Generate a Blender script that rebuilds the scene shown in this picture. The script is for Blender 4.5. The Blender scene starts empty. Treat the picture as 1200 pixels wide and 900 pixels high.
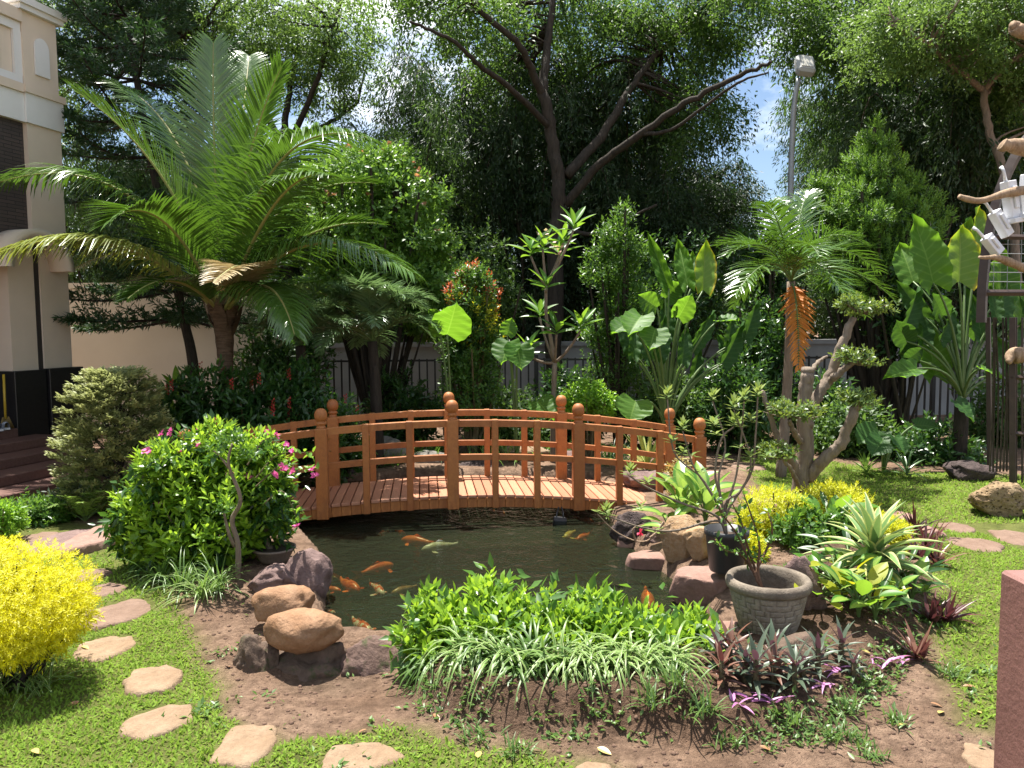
import bpy, bmesh, math, random
import numpy as np
from mathutils import Vector, Matrix, noise as mnoise

random.seed(7)
RNG = np.random.default_rng(7)
SC = bpy.context.scene
COL = SC.collection
PI = math.pi
rad = math.radians

# ------------------------------------------------------------------ camera
EYE = 1.6
FPX = 890.0
cam_d = bpy.data.cameras.new('camera')
cam = bpy.data.objects.new('camera', cam_d)
COL.objects.link(cam)
CAM_M = Matrix.Rotation(rad(90 - 4.2), 4, 'X') @ Matrix.Rotation(rad(-0.43), 4, 'Z')
cam.matrix_world = Matrix.Translation((0, 0, EYE)) @ CAM_M
cam_d.sensor_fit = 'HORIZONTAL'
cam_d.sensor_width = 36.0
cam_d.lens = 36.0 * FPX / 1200.0
cam_d.clip_start = 0.05
cam_d.clip_end = 2000
SC.camera = cam

# ------------------------------------------------------------------ sky and sun
SUN_EL = rad(73)
SUN_AZ = math.atan2(-0.45, 0.89)          # clockwise from +Y: behind the garden, a little to its west
world = bpy.data.worlds.new('World')
SC.world = world
world.use_nodes = True
wn, wl = world.node_tree.nodes, world.node_tree.links
wn.clear()
w_out = wn.new('ShaderNodeOutputWorld')
w_bg = wn.new('ShaderNodeBackground')
w_sky = wn.new('ShaderNodeTexSky')
w_sky.sky_type = 'NISHITA'
w_sky.sun_disc = False
w_sky.sun_elevation = SUN_EL
w_sky.sun_rotation = SUN_AZ
w_sky.air_density = 1.0
w_sky.dust_density = 0.6
w_sky.ozone_density = 1.5
w_tc = wn.new('ShaderNodeTexCoord')
w_map = wn.new('ShaderNodeMapping')
w_map.inputs['Scale'].default_value = (1.0, 1.0, 2.2)
w_no = wn.new('ShaderNodeTexNoise')
w_no.inputs['Scale'].default_value = 3.2
w_no.inputs['Detail'].default_value = 7
w_no.inputs['Roughness'].default_value = 0.58
w_rm = wn.new('ShaderNodeMapRange')
w_rm.inputs['From Min'].default_value = 0.46
w_rm.inputs['From Max'].default_value = 0.66
w_mx = wn.new('ShaderNodeMix')
w_mx.data_type = 'RGBA'
w_mx.inputs[7].default_value = (12.0, 12.2, 12.5, 1)
wl.new(w_tc.outputs['Generated'], w_map.inputs['Vector'])
wl.new(w_map.outputs['Vector'], w_no.inputs['Vector'])
wl.new(w_no.outputs['Fac'], w_rm.inputs['Value'])
wl.new(w_rm.outputs['Result'], w_mx.inputs[0])
wl.new(w_sky.outputs['Color'], w_mx.inputs[6])
wl.new(w_mx.outputs[2], w_bg.inputs['Color'])
w_bg.inputs['Strength'].default_value = 0.064
wl.new(w_bg.outputs['Background'], w_out.inputs['Surface'])

sun_d = bpy.data.lights.new('sun', 'SUN')
sun_d.energy = 5.0
sun_d.angle = rad(0.55)
sun_d.color = (1.0, 0.955, 0.88)
sun = bpy.data.objects.new('sun', sun_d)
COL.objects.link(sun)
SUN_DIR = Vector((math.cos(SUN_EL) * math.sin(SUN_AZ), math.cos(SUN_EL) * math.cos(SUN_AZ), math.sin(SUN_EL)))
sun.rotation_euler = SUN_DIR.to_track_quat('Z', 'Y').to_euler()
sun.location = SUN_DIR * 40

SC.view_settings.view_transform = 'Standard'
SC.view_settings.look = 'None'
SC.view_settings.exposure = 1.42
SC.view_settings.gamma = 1.0
SC.view_settings.use_curve_mapping = False
SC.render.engine = 'CYCLES'
SC.cycles.max_bounces = 8
SC.cycles.diffuse_bounces = 3
SC.cycles.glossy_bounces = 3
SC.cycles.transmission_bounces = 6
SC.cycles.transparent_max_bounces = 12
SC.cycles.caustics_reflective = False
SC.cycles.caustics_refractive = False
SC.cycles.use_denoising = True

# ------------------------------------------------------------------ placing helpers
CM3 = CAM_M.to_3x3()
def ray(px, py):
    return CM3 @ Vector(((px - 600) / FPX, (450 - py) / FPX, -1.0))
def at(px, py, Y):
    """world point seen at photo position (px,py), Y metres ahead"""
    d = ray(px, py)
    return Vector((0, 0, EYE)) + d * (Y / d.y)
def gd(px, py, z=0.0):
    """world point on the level z seen at photo position (px,py)"""
    d = ray(px, py)
    return Vector((0, 0, EYE)) + d * ((z - EYE) / d.z)
def A(*pts):
    return np.array(pts, float)
def nrm(a):
    return a / np.maximum(np.linalg.norm(a, axis=-1, keepdims=True), 1e-9)
def ss(e0, e1, x):
    t = np.clip((x - e0) / (e1 - e0), 0, 1)
    return t * t * (3 - 2 * t)

# ------------------------------------------------------------------ mesh collector
class G:
    def __init__(s):
        s.v, s.t, s.uv, s.f, s.m = [], [], [], [], []
        s.n = 0
    def add(s, V, F, tint=0.5, uv=None, mi=0):
        V = np.asarray(V, float)
        k = len(V)
        s.v.append(V)
        t = np.asarray(tint, float)
        s.t.append(np.full(k, float(t)) if t.ndim == 0 else t)
        s.uv.append(np.zeros((k, 2)) if uv is None else np.asarray(uv, float))
        F = np.asarray(F, int)
        if F.size:
            s.f.append(F + s.n)
            s.m.append(np.full(len(F), mi))
        s.n += k
    def arrays(s):
        return np.concatenate(s.v), np.concatenate(s.t), np.concatenate(s.uv)
    def mesh(s, name, mats, origin=(0, 0, 0), smooth=True):
        V, T, U = s.arrays()
        V = V - np.array(origin)
        me = bpy.data.meshes.new(name)
        me.vertices.add(len(V))
        me.vertices.foreach_set('co', V.ravel())
        tot = np.concatenate([np.full(len(f), f.shape[1]) for f in s.f])
        idx = np.concatenate([f.ravel() for f in s.f])
        me.loops.add(len(idx))
        me.loops.foreach_set('vertex_index', idx)
        me.polygons.add(len(tot))
        st = np.concatenate([[0], np.cumsum(tot)[:-1]])
        me.polygons.foreach_set('loop_start', st)
        me.polygons.foreach_set('loop_total', tot)
        me.polygons.foreach_set('material_index', np.concatenate(s.m))
        me.polygons.foreach_set('use_smooth', np.full(len(tot), bool(smooth)))
        a = me.attributes.new('tint', 'FLOAT', 'POINT')
        a.data.foreach_set('value', T)
        b = me.attributes.new('leaf', 'FLOAT_VECTOR', 'POINT')
        b.data.foreach_set('vector', np.column_stack([U, np.zeros(len(U))]).ravel())
        for m in (mats if isinstance(mats, (list, tuple)) else [mats]):
            me.materials.append(m)
        me.update(calc_edges=True)
        return me

def link(name, me, parent=None, loc=(0, 0, 0)):
    o = bpy.data.objects.new(name, me)
    COL.objects.link(o)
    o.location = loc
    if parent is not None:
        o.parent = parent
    return o
def tag(o, label=None, cat=None, group=None, kind=None):
    if label: o['label'] = label
    if cat: o['category'] = cat
    if group: o['group'] = group
    if kind: o['kind'] = kind
    return o
def thing(name, label, cat, loc, group=None):
    o = bpy.data.objects.new(name, None)
    o.empty_display_size = 0.1
    COL.objects.link(o)
    o.location = loc
    return tag(o, label, cat, group)
def part(name, g, mats, parent, smooth=True):
    """a child mesh; its vertices were collected in world coordinates and the parent Empty is unrotated"""
    return link(name, g.mesh(name, mats, parent.location if parent else (0, 0, 0), smooth), parent)
def solo(name, g, mats, origin, label, cat, group=None, smooth=True):
    o = link(name, g.mesh(name, mats, origin, smooth), None, origin)
    return tag(o, label, cat, group)
def copy_tree(o, parent=None):
    c = o.copy()
    COL.objects.link(c)
    if parent is not None:
        c.parent = parent
    for ch in list(o.children):
        copy_tree(ch, c)
    return c

# ------------------------------------------------------------------ shapes
def box(g, a, b, tint=0.5, mi=0, M=None, bev=0.0):
    x0, y0, z0 = a
    x1, y1, z1 = b
    if bev > 0:
        # box with bevelled edges: 24 verts
        vs, fs = [], []
        P = [(x0, x1), (y0, y1), (z0, z1)]
        idx = {}
        for i in (0, 1):
            for j in (0, 1):
                for k in (0, 1):
                    for ax in range(3):
                        c = [P[0][i], P[1][j], P[2][k]]
                        sg = [1 if q == 0 else -1 for q in (i, j, k)]
                        for q in range(3):
                            if q != ax:
                                c[q] += sg[q] * bev
                        idx[(i, j, k, ax)] = len(vs)
                        vs.append(c)
        def q4(l):
            fs.append(l)
        for ax in range(3):
            o1, o2 = [q for q in range(3) if q != ax]
            for s_ in (0, 1):
                ring = []
                for (p, q) in ((0, 0), (1, 0), (1, 1), (0, 1)):
                    c = [0, 0, 0]
                    c[ax] = s_; c[o1] = p; c[o2] = q
                    ring.append(idx[tuple(c) + (ax,)])
                q4(ring)
            for p in (0, 1):
                for q in (0, 1):
                    c0 = [0, 0, 0]; c1 = [0, 0, 0]
                    c0[ax] = 0; c1[ax] = 1
                    c0[o1] = c1[o1] = p; c0[o2] = c1[o2] = q
                    q4([idx[tuple(c0) + (o1,)], idx[tuple(c1) + (o1,)], idx[tuple(c1) + (o2,)], idx[tuple(c0) + (o2,)]])
        V = np.array(vs, float)
        if M is not None:
            V = np.array([M @ Vector(p) for p in V])
        g.add(V, fs, tint, mi=mi)
        tri = []
        for i in (0, 1):
            for j in (0, 1):
                for k in (0, 1):
                    tri.append([idx[(i, j, k, 0)], idx[(i, j, k, 1)], idx[(i, j, k, 2)]])
        g.f.append(np.array(tri) + g.n - len(V))
        g.m.append(np.full(len(tri), mi))
        return
    V = A((x0, y0, z0), (x1, y0, z0), (x1, y1, z0), (x0, y1, z0), (x0, y0, z1), (x1, y0, z1), (x1, y1, z1), (x0, y1, z1))
    if M is not None:
        V = np.array([M @ Vector(p) for p in V])
    g.add(V, [[0, 3, 2, 1], [4, 5, 6, 7], [0, 1, 5, 4], [1, 2, 6, 5], [2, 3, 7, 6], [3, 0, 4, 7]], tint, mi=mi)

def fixn(me):
    bm = bmesh.new()
    bm.from_mesh(me)
    bmesh.ops.recalc_face_normals(bm, faces=bm.faces)
    bm.to_mesh(me)
    bm.free()
    return me

def tube(g, pts, radii, n=7, tint=0.5, mi=0, cap=True):
    P = np.asarray(pts, float)
    k = len(P)
    R = np.broadcast_to(np.asarray(radii, float), (k,))
    T = nrm(np.gradient(P, axis=0))
    up = np.array([0.0, 0.0, 1.0]) if abs(T[0][2]) < 0.9 else np.array([1.0, 0, 0])
    u = nrm(np.cross(T[0], up))
    ang = np.linspace(0, 2 * PI, n, endpoint=False)
    V, U = [], []
    for i in range(k):
        u = nrm(u - T[i] * np.dot(u, T[i]))
        w = np.cross(T[i], u)
        V.append(P[i] + R[i] * (np.cos(ang)[:, None] * u + np.sin(ang)[:, None] * w))
        U.append(np.column_stack([ang / (2 * PI), np.full(n, i / max(1, k - 1))]))
    V = np.concatenate(V)
    U = np.concatenate(U)
    i = np.arange(k - 1)[:, None] * n
    j = np.arange(n)[None, :]
    F = np.stack([i + j, i + (j + 1) % n, i + n + (j + 1) % n, i + n + j], -1).reshape(-1, 4)
    g.add(V, F, tint, U, mi)
    if cap:
        base = g.n - len(V)
        for s, ring in ((0, range(n - 1, -1, -1)), (k - 1, range(n))):
            g.f.append(np.array([[base + s * n + q for q in ring]]))
            g.m.append(np.array([mi]))

def bez(p0, p1, p2, n):
    t = np.linspace(0, 1, n)[:, None]
    p0, p1, p2 = map(lambda p: np.array(p, float), (p0, p1, p2))
    return (1 - t) ** 2 * p0 + 2 * t * (1 - t) * p1 + t * t * p2
def smoothpath(pts, n):
    """Catmull-Rom through pts"""
    P = [np.array(p, float) for p in pts]
    P = [2 * P[0] - P[1]] + P + [2 * P[-1] - P[-2]]
    out = []
    segs = len(P) - 3
    for t in np.linspace(0, segs - 1e-6, n):
        i = int(t); f = t - i
        a, b, c, d = P[i:i + 4]
        out.append(0.5 * (2 * b + (c - a) * f + (2 * a - 5 * b + 4 * c - d) * f * f + (3 * b - a - 3 * c + d) * f ** 3))
    return np.array(out)
def lathe(g, prof, n=24, c=(0, 0, 0), tint=0.5, mi=0):
    ang = np.linspace(0, 2 * PI, n, endpoint=False)
    V = np.concatenate([np.column_stack([r * np.cos(ang), r * np.sin(ang), np.full(n, z)]) for r, z in prof]) + np.array(c)
    k = len(prof)
    i = np.arange(k - 1)[:, None] * n
    j = np.arange(n)[None, :]
    F = np.stack([i + j, i + (j + 1) % n, i + n + (j + 1) % n, i + n + j], -1).reshape(-1, 4)
    g.add(V, F, tint, mi=mi)

# leaf templates: length along +Y, upper face +Z
LEAF2 = (A((0, 0, 0), (-.5, .42, .12), (0, 1, -.06), (.5, .42, .12)), np.array([[0, 3, 2], [0, 2, 1]]), A((0, 0), (-1, .42), (0, 1), (1, .42)))
LEAF8 = (A((0, 0, 0), (-.36, .25, .07), (0, .3, 0), (.36, .25, .07), (-.42, .6, .05), (0, .65, -.03), (.42, .6, .05), (0, 1, -.14)),
         np.array([[0, 2, 1], [0, 3, 2], [1, 2, 4], [2, 5, 4], [2, 3, 6], [2, 6, 5], [4, 5, 7], [5, 6, 7]]),
         A((0, 0), (-1, .25), (0, .3), (1, .25), (-1, .6), (0, .65), (1, .6), (0, 1)))
def inst(g, T, pos, y, z, s, ws=1.0, tint=0.5, mi=0):
    V, F, U = T
    N = len(pos)
    y = nrm(y)
    x = np.cross(y, z)
    bad = np.linalg.norm(x, axis=1) < 1e-4
    x[bad] = np.array([1.0, 0, 0])
    x = nrm(x)
    z = np.cross(x, y)
    s = np.broadcast_to(np.asarray(s, float), (N,))[:, None, None]
    ws = np.broadcast_to(np.asarray(ws, float), (N,))[:, None, None]
    W = pos[:, None, :] + s * (V[None, :, 0:1] * ws * x[:, None, :] + V[None, :, 1:2] * y[:, None, :] + V[None, :, 2:3] * ws * 1.2 * z[:, None, :])
    k = len(V)
    FF = (F[None] + (np.arange(N) * k)[:, None, None]).reshape(-1, F.shape[1])
    t = np.broadcast_to(np.asarray(tint, float), (N,))
    g.add(W.reshape(-1, 3), FF, np.repeat(t, k), np.tile(U, (N, 1)), mi)

def strips(g, base, d, L, W, droop, nseg=4, fold=0.15, tint=0.5, taper=0.85, twist=0.0, mi=0, wmin=0.25, up=None):
    """N ribbon leaves with a midrib, bending under their own weight"""
    N = len(base)
    p = np.array(base, float)
    dn = nrm(np.array(d, float))
    L = np.broadcast_to(np.asarray(L, float), (N,))
    W = np.broadcast_to(np.asarray(W, float), (N,))
    droop = np.broadcast_to(np.asarray(droop, float), (N,))
    upv = np.array([0, 0, 1.0]) if up is None else up
    side = np.cross(dn, upv)
    bad = np.linalg.norm(side, axis=1) < 0.05
    side[bad] = np.column_stack([np.cos(np.arange(bad.sum()) * 2.4), np.sin(np.arange(bad.sum()) * 2.4), np.zeros(bad.sum())])
    side = nrm(side)
    if np.any(np.asarray(twist) != 0):
        tw = np.broadcast_to(np.asarray(twist, float), (N,))[:, None]
        side = nrm(side * np.cos(tw) + np.cross(dn, side) * np.sin(tw))
    rows, uvs = [], []
    for k in range(nseg + 1):
        v = k / nseg
        w = W * (wmin + (1 - wmin) * math.sin(min(1.0, v / max(0.05, 1 - taper)) * PI / 2)) * (1 - max(0, (v - (1 - taper)) / taper) ** 1.6) * 0.5
        w = np.maximum(w, W * 0.02)[:, None]
        nn = np.cross(side, dn)
        rows.append(np.stack([p - side * w, p - nn * (fold * w), p + side * w], 1))
        uvs.append(A((-1, v), (0, v), (1, v)))
        p = p + dn * (L / nseg)[:, None]
        dn = nrm(dn + np.column_stack([np.zeros(N), np.zeros(N), -droop / nseg]))
    V = np.stack(rows, 1).reshape(N, -1, 3)
    U = np.concatenate(uvs)
    k3 = (nseg + 1) * 3
    F = []
    for k in range(nseg):
        for c in (0, 1):
            a = k * 3 + c
            F.append([a, a + 1, a + 4, a + 3])
    F = np.array(F)
    FF = (F[None] + (np.arange(N) * k3)[:, None, None]).reshape(-1, 4)
    t = np.broadcast_to(np.asarray(tint, float), (N,))
    g.add(V.reshape(-1, 3), FF, np.repeat(t, k3), np.tile(U, (N, 1)), mi)

def rdir(n, rng=None):
    rng = rng or RNG
    return nrm(rng.normal(size=(n, 3)))

def blob_pts(blobs, n, rng, lo=0.5):
    """n points spread in ellipsoids (cx,cy,cz,rx,ry,rz), more towards their skin; also outward normals"""
    B = np.array(blobs, float)
    wgt = (B[:, 3] * B[:, 4] * B[:, 5]) ** (2 / 3)
    k = rng.choice(len(B), n, p=wgt / wgt.sum())
    d = rdir(n, rng)
    r = lo + (1 - lo) * rng.random(n) ** 0.7
    r = r * (0.86 + 0.28 * rng.random(n))
    c = B[k]
    return c[:, :3] + d * c[:, 3:] * r[:, None], nrm(d / c[:, 3:]), k

def foliage(g, blobs, nclump, per, L, W, rng, twig=0.3, spread=0.9, out=0.5, down=0.25, lo=0.45, tmpl=LEAF2, mi=0, tvar=0.6, flat=0.0, jit=0.14):
    """sprays of leaves: nclump twigs with `per` leaves each"""
    c, nn, k = blob_pts(blobs, nclump, rng, lo)
    tw = nrm(nn * out + rdir(nclump, rng) * 0.6 + np.array([0, 0, -down]))
    if flat:
        tw[:, 2] *= (1 - flat)
        tw = nrm(tw)
    tc = rng.random(nclump)
    ii = np.repeat(np.arange(nclump), per)
    N = len(ii)
    t = rng.random(N)
    pos = c[ii] + tw[ii] * (t * twig)[:, None] + rng.normal(size=(N, 3)) * twig * jit * (np.array([1, 1, 0.5]) if flat else 1.0)
    y = nrm(tw[ii] * 0.7 + rdir(N, rng) * spread + np.array([0, 0, -down]))
    z = nrm(np.array([0, 0, 1.0]) + rdir(N, rng) * 0.7)
    s = L * (0.65 + 0.7 * rng.random(N))
    inst(g, tmpl, pos, y, z, s, W / L, tvar * tc[ii] + (1 - tvar) * rng.random(N), mi)
    return c

def shoots(g, blobs, n, per, L, W, rng, slen=0.08, up=0.6, lo=0.75, tmpl=LEAF8, mi=0, open_=0.9, minz=None, down=0.0):
    """leafy shoots that stand out of a bush: leaves spiral up each one"""
    c, nn, k = blob_pts(blobs, n, rng, lo)
    if minz is not None:
        keep = c[:, 2] > minz
        c, nn = c[keep], nn[keep]
        n = len(c)
    ax = nrm(nn * (1 - up) + np.array([0, 0, 1.0]) * up + rdir(n, rng) * 0.25)
    a = nrm(np.cross(ax, rdir(n, rng)))
    b = np.cross(ax, a)
    tc = rng.random(n)
    ii = np.repeat(np.arange(n), per)
    q = np.tile(np.arange(per), n)
    N = len(ii)
    ph = q * 2.4 + rng.random(N) * 0.5
    rd = a[ii] * np.cos(ph)[:, None] + b[ii] * np.sin(ph)[:, None]
    h = q / max(1, per - 1)
    pos = c[ii] + ax[ii] * ((h - 0.6) * slen)[:, None]
    y = nrm(rd * (open_ * (1.25 - 0.75 * h))[:, None] + ax[ii] * (0.25 + 0.75 * h)[:, None] + np.array([0, 0, -down]))
    z = nrm(ax[ii] + rdir(N, rng) * 0.25)
    s = L * (0.7 + 0.55 * rng.random(N)) * (1.05 - 0.35 * h)
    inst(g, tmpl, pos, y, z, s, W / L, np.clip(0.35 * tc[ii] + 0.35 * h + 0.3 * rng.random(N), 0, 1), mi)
    return c, ax

def grow(g, p, d, L, r, depth, rng, tips, nseg=4, kids=3, bend=0.25, lift=0.08, ratio=0.68, sides=5, wood_mi=0):
    """a branch with side branches; collects the tips"""
    pts = [np.array(p, float)]
    dn = nrm(np.array(d, float))
    dirs = [dn]
    for k in range(nseg):
        dn = nrm(dn + rng.normal(size=3) * bend / nseg ** 0.5 + np.array([0, 0, lift]))
        pts.append(pts[-1] + dn * L / nseg)
        dirs.append(dn)
    tube(g, pts, np.linspace(r, r * 0.45, nseg + 1), sides, rng.random(), wood_mi, cap=False)
    if depth <= 0:
        tips.append((pts[-1], dn))
        tips.append((pts[-2], dn))
        return
    for k in range(kids):
        i = rng.integers(max(1, nseg // 2), nseg + 1)
        s = rdir(1, rng)[0]
        nd = nrm(dirs[i] * 0.75 + s * 0.75)
        grow(g, pts[i], nd, L * ratio * (0.8 + 0.4 * rng.random()), r * 0.5, depth - 1, rng, tips, max(2, nseg - 1), kids, bend, lift, ratio, max(3, sides - 1), wood_mi)
    grow(g, pts[-1], dirs[-1], L * ratio, r * 0.45, depth - 1, rng, tips, max(2, nseg - 1), kids, bend, lift, ratio, max(3, sides - 1), wood_mi)

# ------------------------------------------------------------------ materials
def newmat(name):
    m = bpy.data.materials.new(name)
    m.use_nodes = True
    nt = m.node_tree
    b = nt.nodes.get('Principled BSDF')
    return m, nt, b
def mixc(nt, fac, a, b, mode='MIX'):
    n = nt.nodes.new('ShaderNodeMix')
    n.data_type = 'RGBA'
    n.blend_type = mode
    for sock, val in ((0, fac), (6, a), (7, b)):
        if isinstance(val, (int, float)):
            n.inputs[sock].default_value = val
        elif isinstance(val, tuple):
            n.inputs[sock].default_value = val if len(val) == 4 else val + (1,)
        else:
            nt.links.new(val, n.inputs[sock])
    return n.outputs[2]
def mapr(nt, val, a, b, c=0.0, d=1.0):
    n = nt.nodes.new('ShaderNodeMapRange')
    nt.links.new(val, n.inputs[0])
    for i, x in zip((1, 2, 3, 4), (a, b, c, d)):
        n.inputs[i].default_value = x
    return n.outputs[0]
def math_(nt, op, a, b=None):
    n = nt.nodes.new('ShaderNodeMath')
    n.operation = op
    for i, v in ((0, a), (1, b)):
        if v is None: continue
        if isinstance(v, (int, float)): n.inputs[i].default_value = v
        else: nt.links.new(v, n.inputs[i])
    return n.outputs[0]
def noise_(nt, scale, detail=4, rough=0.55, vec=None, dist=0.0):
    n = nt.nodes.new('ShaderNodeTexNoise')
    n.inputs['Scale'].default_value = scale
    n.inputs['Detail'].default_value = detail
    n.inputs['Roughness'].default_value = rough
    n.inputs['Distortion'].default_value = dist
    if vec is not None: nt.links.new(vec, n.inputs['Vector'])
    return n.outputs['Fac']
def objco(nt, scale=None):
    t = nt.nodes.new('ShaderNodeTexCoord')
    o = t.outputs['Object']
    if scale:
        m = nt.nodes.new('ShaderNodeMapping')
        m.inputs['Scale'].default_value = scale
        nt.links.new(o, m.inputs['Vector'])
        o = m.outputs['Vector']
    return o
def geopos(nt):
    return nt.nodes.new('ShaderNodeNewGeometry').outputs['Position']
def bump(nt, b, h, strength=0.4, dist=0.02):
    n = nt.nodes.new('ShaderNodeBump')
    n.inputs['Strength'].default_value = strength
    n.inputs['Distance'].default_value = dist
    nt.links.new(h, n.inputs['Height'])
    nt.links.new(n.outputs['Normal'], b.inputs['Normal'])
    return n
def attr(nt, name, out='Fac'):
    n = nt.nodes.new('ShaderNodeAttribute')
    n.attribute_name = name
    return n.outputs[out]
def orand(nt):
    return nt.nodes.new('ShaderNodeObjectInfo').outputs['Random']

def leafmat(name, dark, light, trans=None, tf=0.35, rough=0.42, edge=None, edge_at=0.45, vein=None, under=None, spec=0.5, stripes=0.0):
    """leaf: colour runs dark..light with the leaf's own tint; edge = margin colour; under = colour of the lower face"""
    m, nt, b = newmat(name)
    c = mixc(nt, attr(nt, 'tint'), dark, light)
    if edge or vein:
        sep = nt.nodes.new('ShaderNodeSeparateXYZ')
        nt.links.new(attr(nt, 'leaf', 'Vector'), sep.inputs[0])
        au = math_(nt, 'ABSOLUTE', sep.outputs[0])
        if vein:
            w = math_(nt, 'SUBTRACT', math_(nt, 'MULTIPLY', sep.outputs[1], stripes), math_(nt, 'MULTIPLY', au, stripes * 0.22))
            fr = math_(nt, 'PINGPONG', w, 0.5)
            c = mixc(nt, mapr(nt, fr, 0.0, 0.16, 0.55, 0.0), c, vein)
            c = mixc(nt, mapr(nt, au, 0.0, 0.05, 1.0, 0.0), c, vein)
        if edge:
            c = mixc(nt, mapr(nt, au, edge_at, edge_at + 0.18), c, edge)
    if under:
        bf = nt.nodes.new('ShaderNodeNewGeometry').outputs['Backfacing']
        c = mixc(nt, bf, c, under)
    nt.links.new(c, b.inputs['Base Color'])
    b.inputs['Roughness'].default_value = rough
    b.inputs['Specular IOR Level'].default_value = spec
    if tf > 0:
        tr = nt.nodes.new('ShaderNodeBsdfTranslucent')
        tcol = trans or (min(1, light[0] * 2.2), min(1, light[1] * 1.9), light[2] * 0.8)
        tc = mixc(nt, 0.65, c, tcol)
        nt.links.new(tc, tr.inputs['Color'])
        ms = nt.nodes.new('ShaderNodeMixShader')
        ms.inputs[0].default_value = tf
        nt.links.new(b.outputs[0], ms.inputs[1])
        nt.links.new(tr.outputs[0], ms.inputs[2])
        out = nt.nodes.get('Material Output')
        nt.links.new(ms.outputs[0], out.inputs['Surface'])
    return m
def plainmat(name, col, col2=None, scale=8, rough=0.6, bstr=0.0, bscale=60, spec=0.5, metal=0.0, var=0.0, detail=5, bdist=0.01):
    m, nt, b = newmat(name)
    co = objco(nt)
    c = col
    if col2:
        c = mixc(nt, mapr(nt, noise_(nt, scale, detail, 0.6, co), 0.3, 0.7), col, col2)
    if var:
        c = mixc(nt, orand(nt), c, mixc(nt, 1.0, c, (1 - var, 1 - var, 1 - var), 'MULTIPLY'))
    if isinstance(c, tuple): b.inputs['Base Color'].default_value = c + (1,)
    else: nt.links.new(c, b.inputs['Base Color'])
    b.inputs['Roughness'].default_value = rough
    b.inputs['Specular IOR Level'].default_value = spec
    b.inputs['Metallic'].default_value = metal
    if bstr: bump(nt, b, noise_(nt, bscale, 6, 0.65, co), bstr, bdist)
    return m
def barkmat(name, a, b_, scale=(14, 14, 3), bstr=0.8):
    m, nt, b = newmat(name)
    co = objco(nt, scale)
    n = noise_(nt, 1.5, 6, 0.65, co, 0.6)
    c = mixc(nt, mapr(nt, n, 0.3, 0.72), a, b_)
    nt.links.new(c, b.inputs['Base Color'])
    b.inputs['Roughness'].default_value = 0.85
    b.inputs['Specular IOR Level'].default_value = 0.2
    bump(nt, b, n, bstr, 0.03)
    return m
def rockmat(name, a, b_, spots=None, scale=5, bstr=0.9, rough=0.85, moss=None, pit=0.0):
    m, nt, b = newmat(name)
    co = objco(nt)
    n1 = noise_(nt, scale, 8, 0.62, co, 0.5)
    n2 = noise_(nt, scale * 9, 6, 0.7, co)
    c = mixc(nt, mapr(nt, n1, 0.32, 0.7), a, b_)
    c = mixc(nt, mapr(nt, n2, 0.35, 0.75, 0.0, 0.55), c, spots or tuple(x * 0.45 for x in a))
    if moss:
        n3 = noise_(nt, scale * 2.2, 5, 0.7, co)
        c = mixc(nt, mapr(nt, n3, 0.55, 0.66, 0, 0.8), c, moss)
    nt.links.new(c, b.inputs['Base Color'])
    b.inputs['Roughness'].default_value = rough
    b.inputs['Specular IOR Level'].default_value = 0.3
    h = math_(nt, 'ADD', n1, math_(nt, 'MULTIPLY', n2, 0.35))
    if pit:
        v = nt.nodes.new('ShaderNodeTexVoronoi')
        v.inputs['Scale'].default_value = scale * 7
        nt.links.new(co, v.inputs['Vector'])
        h = math_(nt, 'ADD', h, math_(nt, 'MULTIPLY', mapr(nt, v.outputs['Distance'], 0.0, 0.35), pit))
    bump(nt, b, h, bstr, 0.03)
    return m

# ================================================================== THE SETTING
# ---- plan outlines (metres)
def poly_px(pts, z=0.0):
    return np.array([tuple(gd(x, y, z))[:2] for x, y in pts])
POND = A((-1.86, 6.25), (-1.45, 5.45), (-1.3, 4.95), (-1.16, 4.3), (-0.98, 3.98), (-0.5, 3.86), (0.0, 3.85), (0.55, 3.85), (0.98, 3.92), (1.2, 4.2),
         (1.18, 4.75), (1.02, 5.35), (0.92, 6.0), (0.92, 6.9), (1.05, 7.7), (0.9, 8.3), (0.2, 8.5), (-1.2, 8.5), (-2.2, 8.3), (-2.4, 7.8), (-2.15, 7.0))
LAWN_W = poly_px([(-60, 590), (60, 606), (150, 628), (185, 690), (225, 735), (268, 785), (262, 815), (320, 838), (360, 850), (455, 840), (500, 858), (560, 880), (660, 888), (760, 915), (740, 1000), (-250, 1000)])
LAWN_E = poly_px([(868, 536), (960, 538), (1040, 552), (1120, 556), (1280, 560), (1500, 640), (1480, 850), (1140, 852), (1112, 790), (1095, 700), (1066, 640), (1000, 590), (900, 575)])
MUD = poly_px([(275, 800), (330, 802), (470, 800), (478, 835), (430, 858), (345, 860), (268, 832)])
BED = poly_px([(474, 800), (500, 836), (560, 855), (640, 864), (760, 868), (880, 876), (960, 866), (1010, 835), (1060, 790), (1096, 735), (1092, 690), (1050, 660), (960, 660), (905, 690), (880, 745), (800, 755), (650, 762), (540, 765)])

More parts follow.
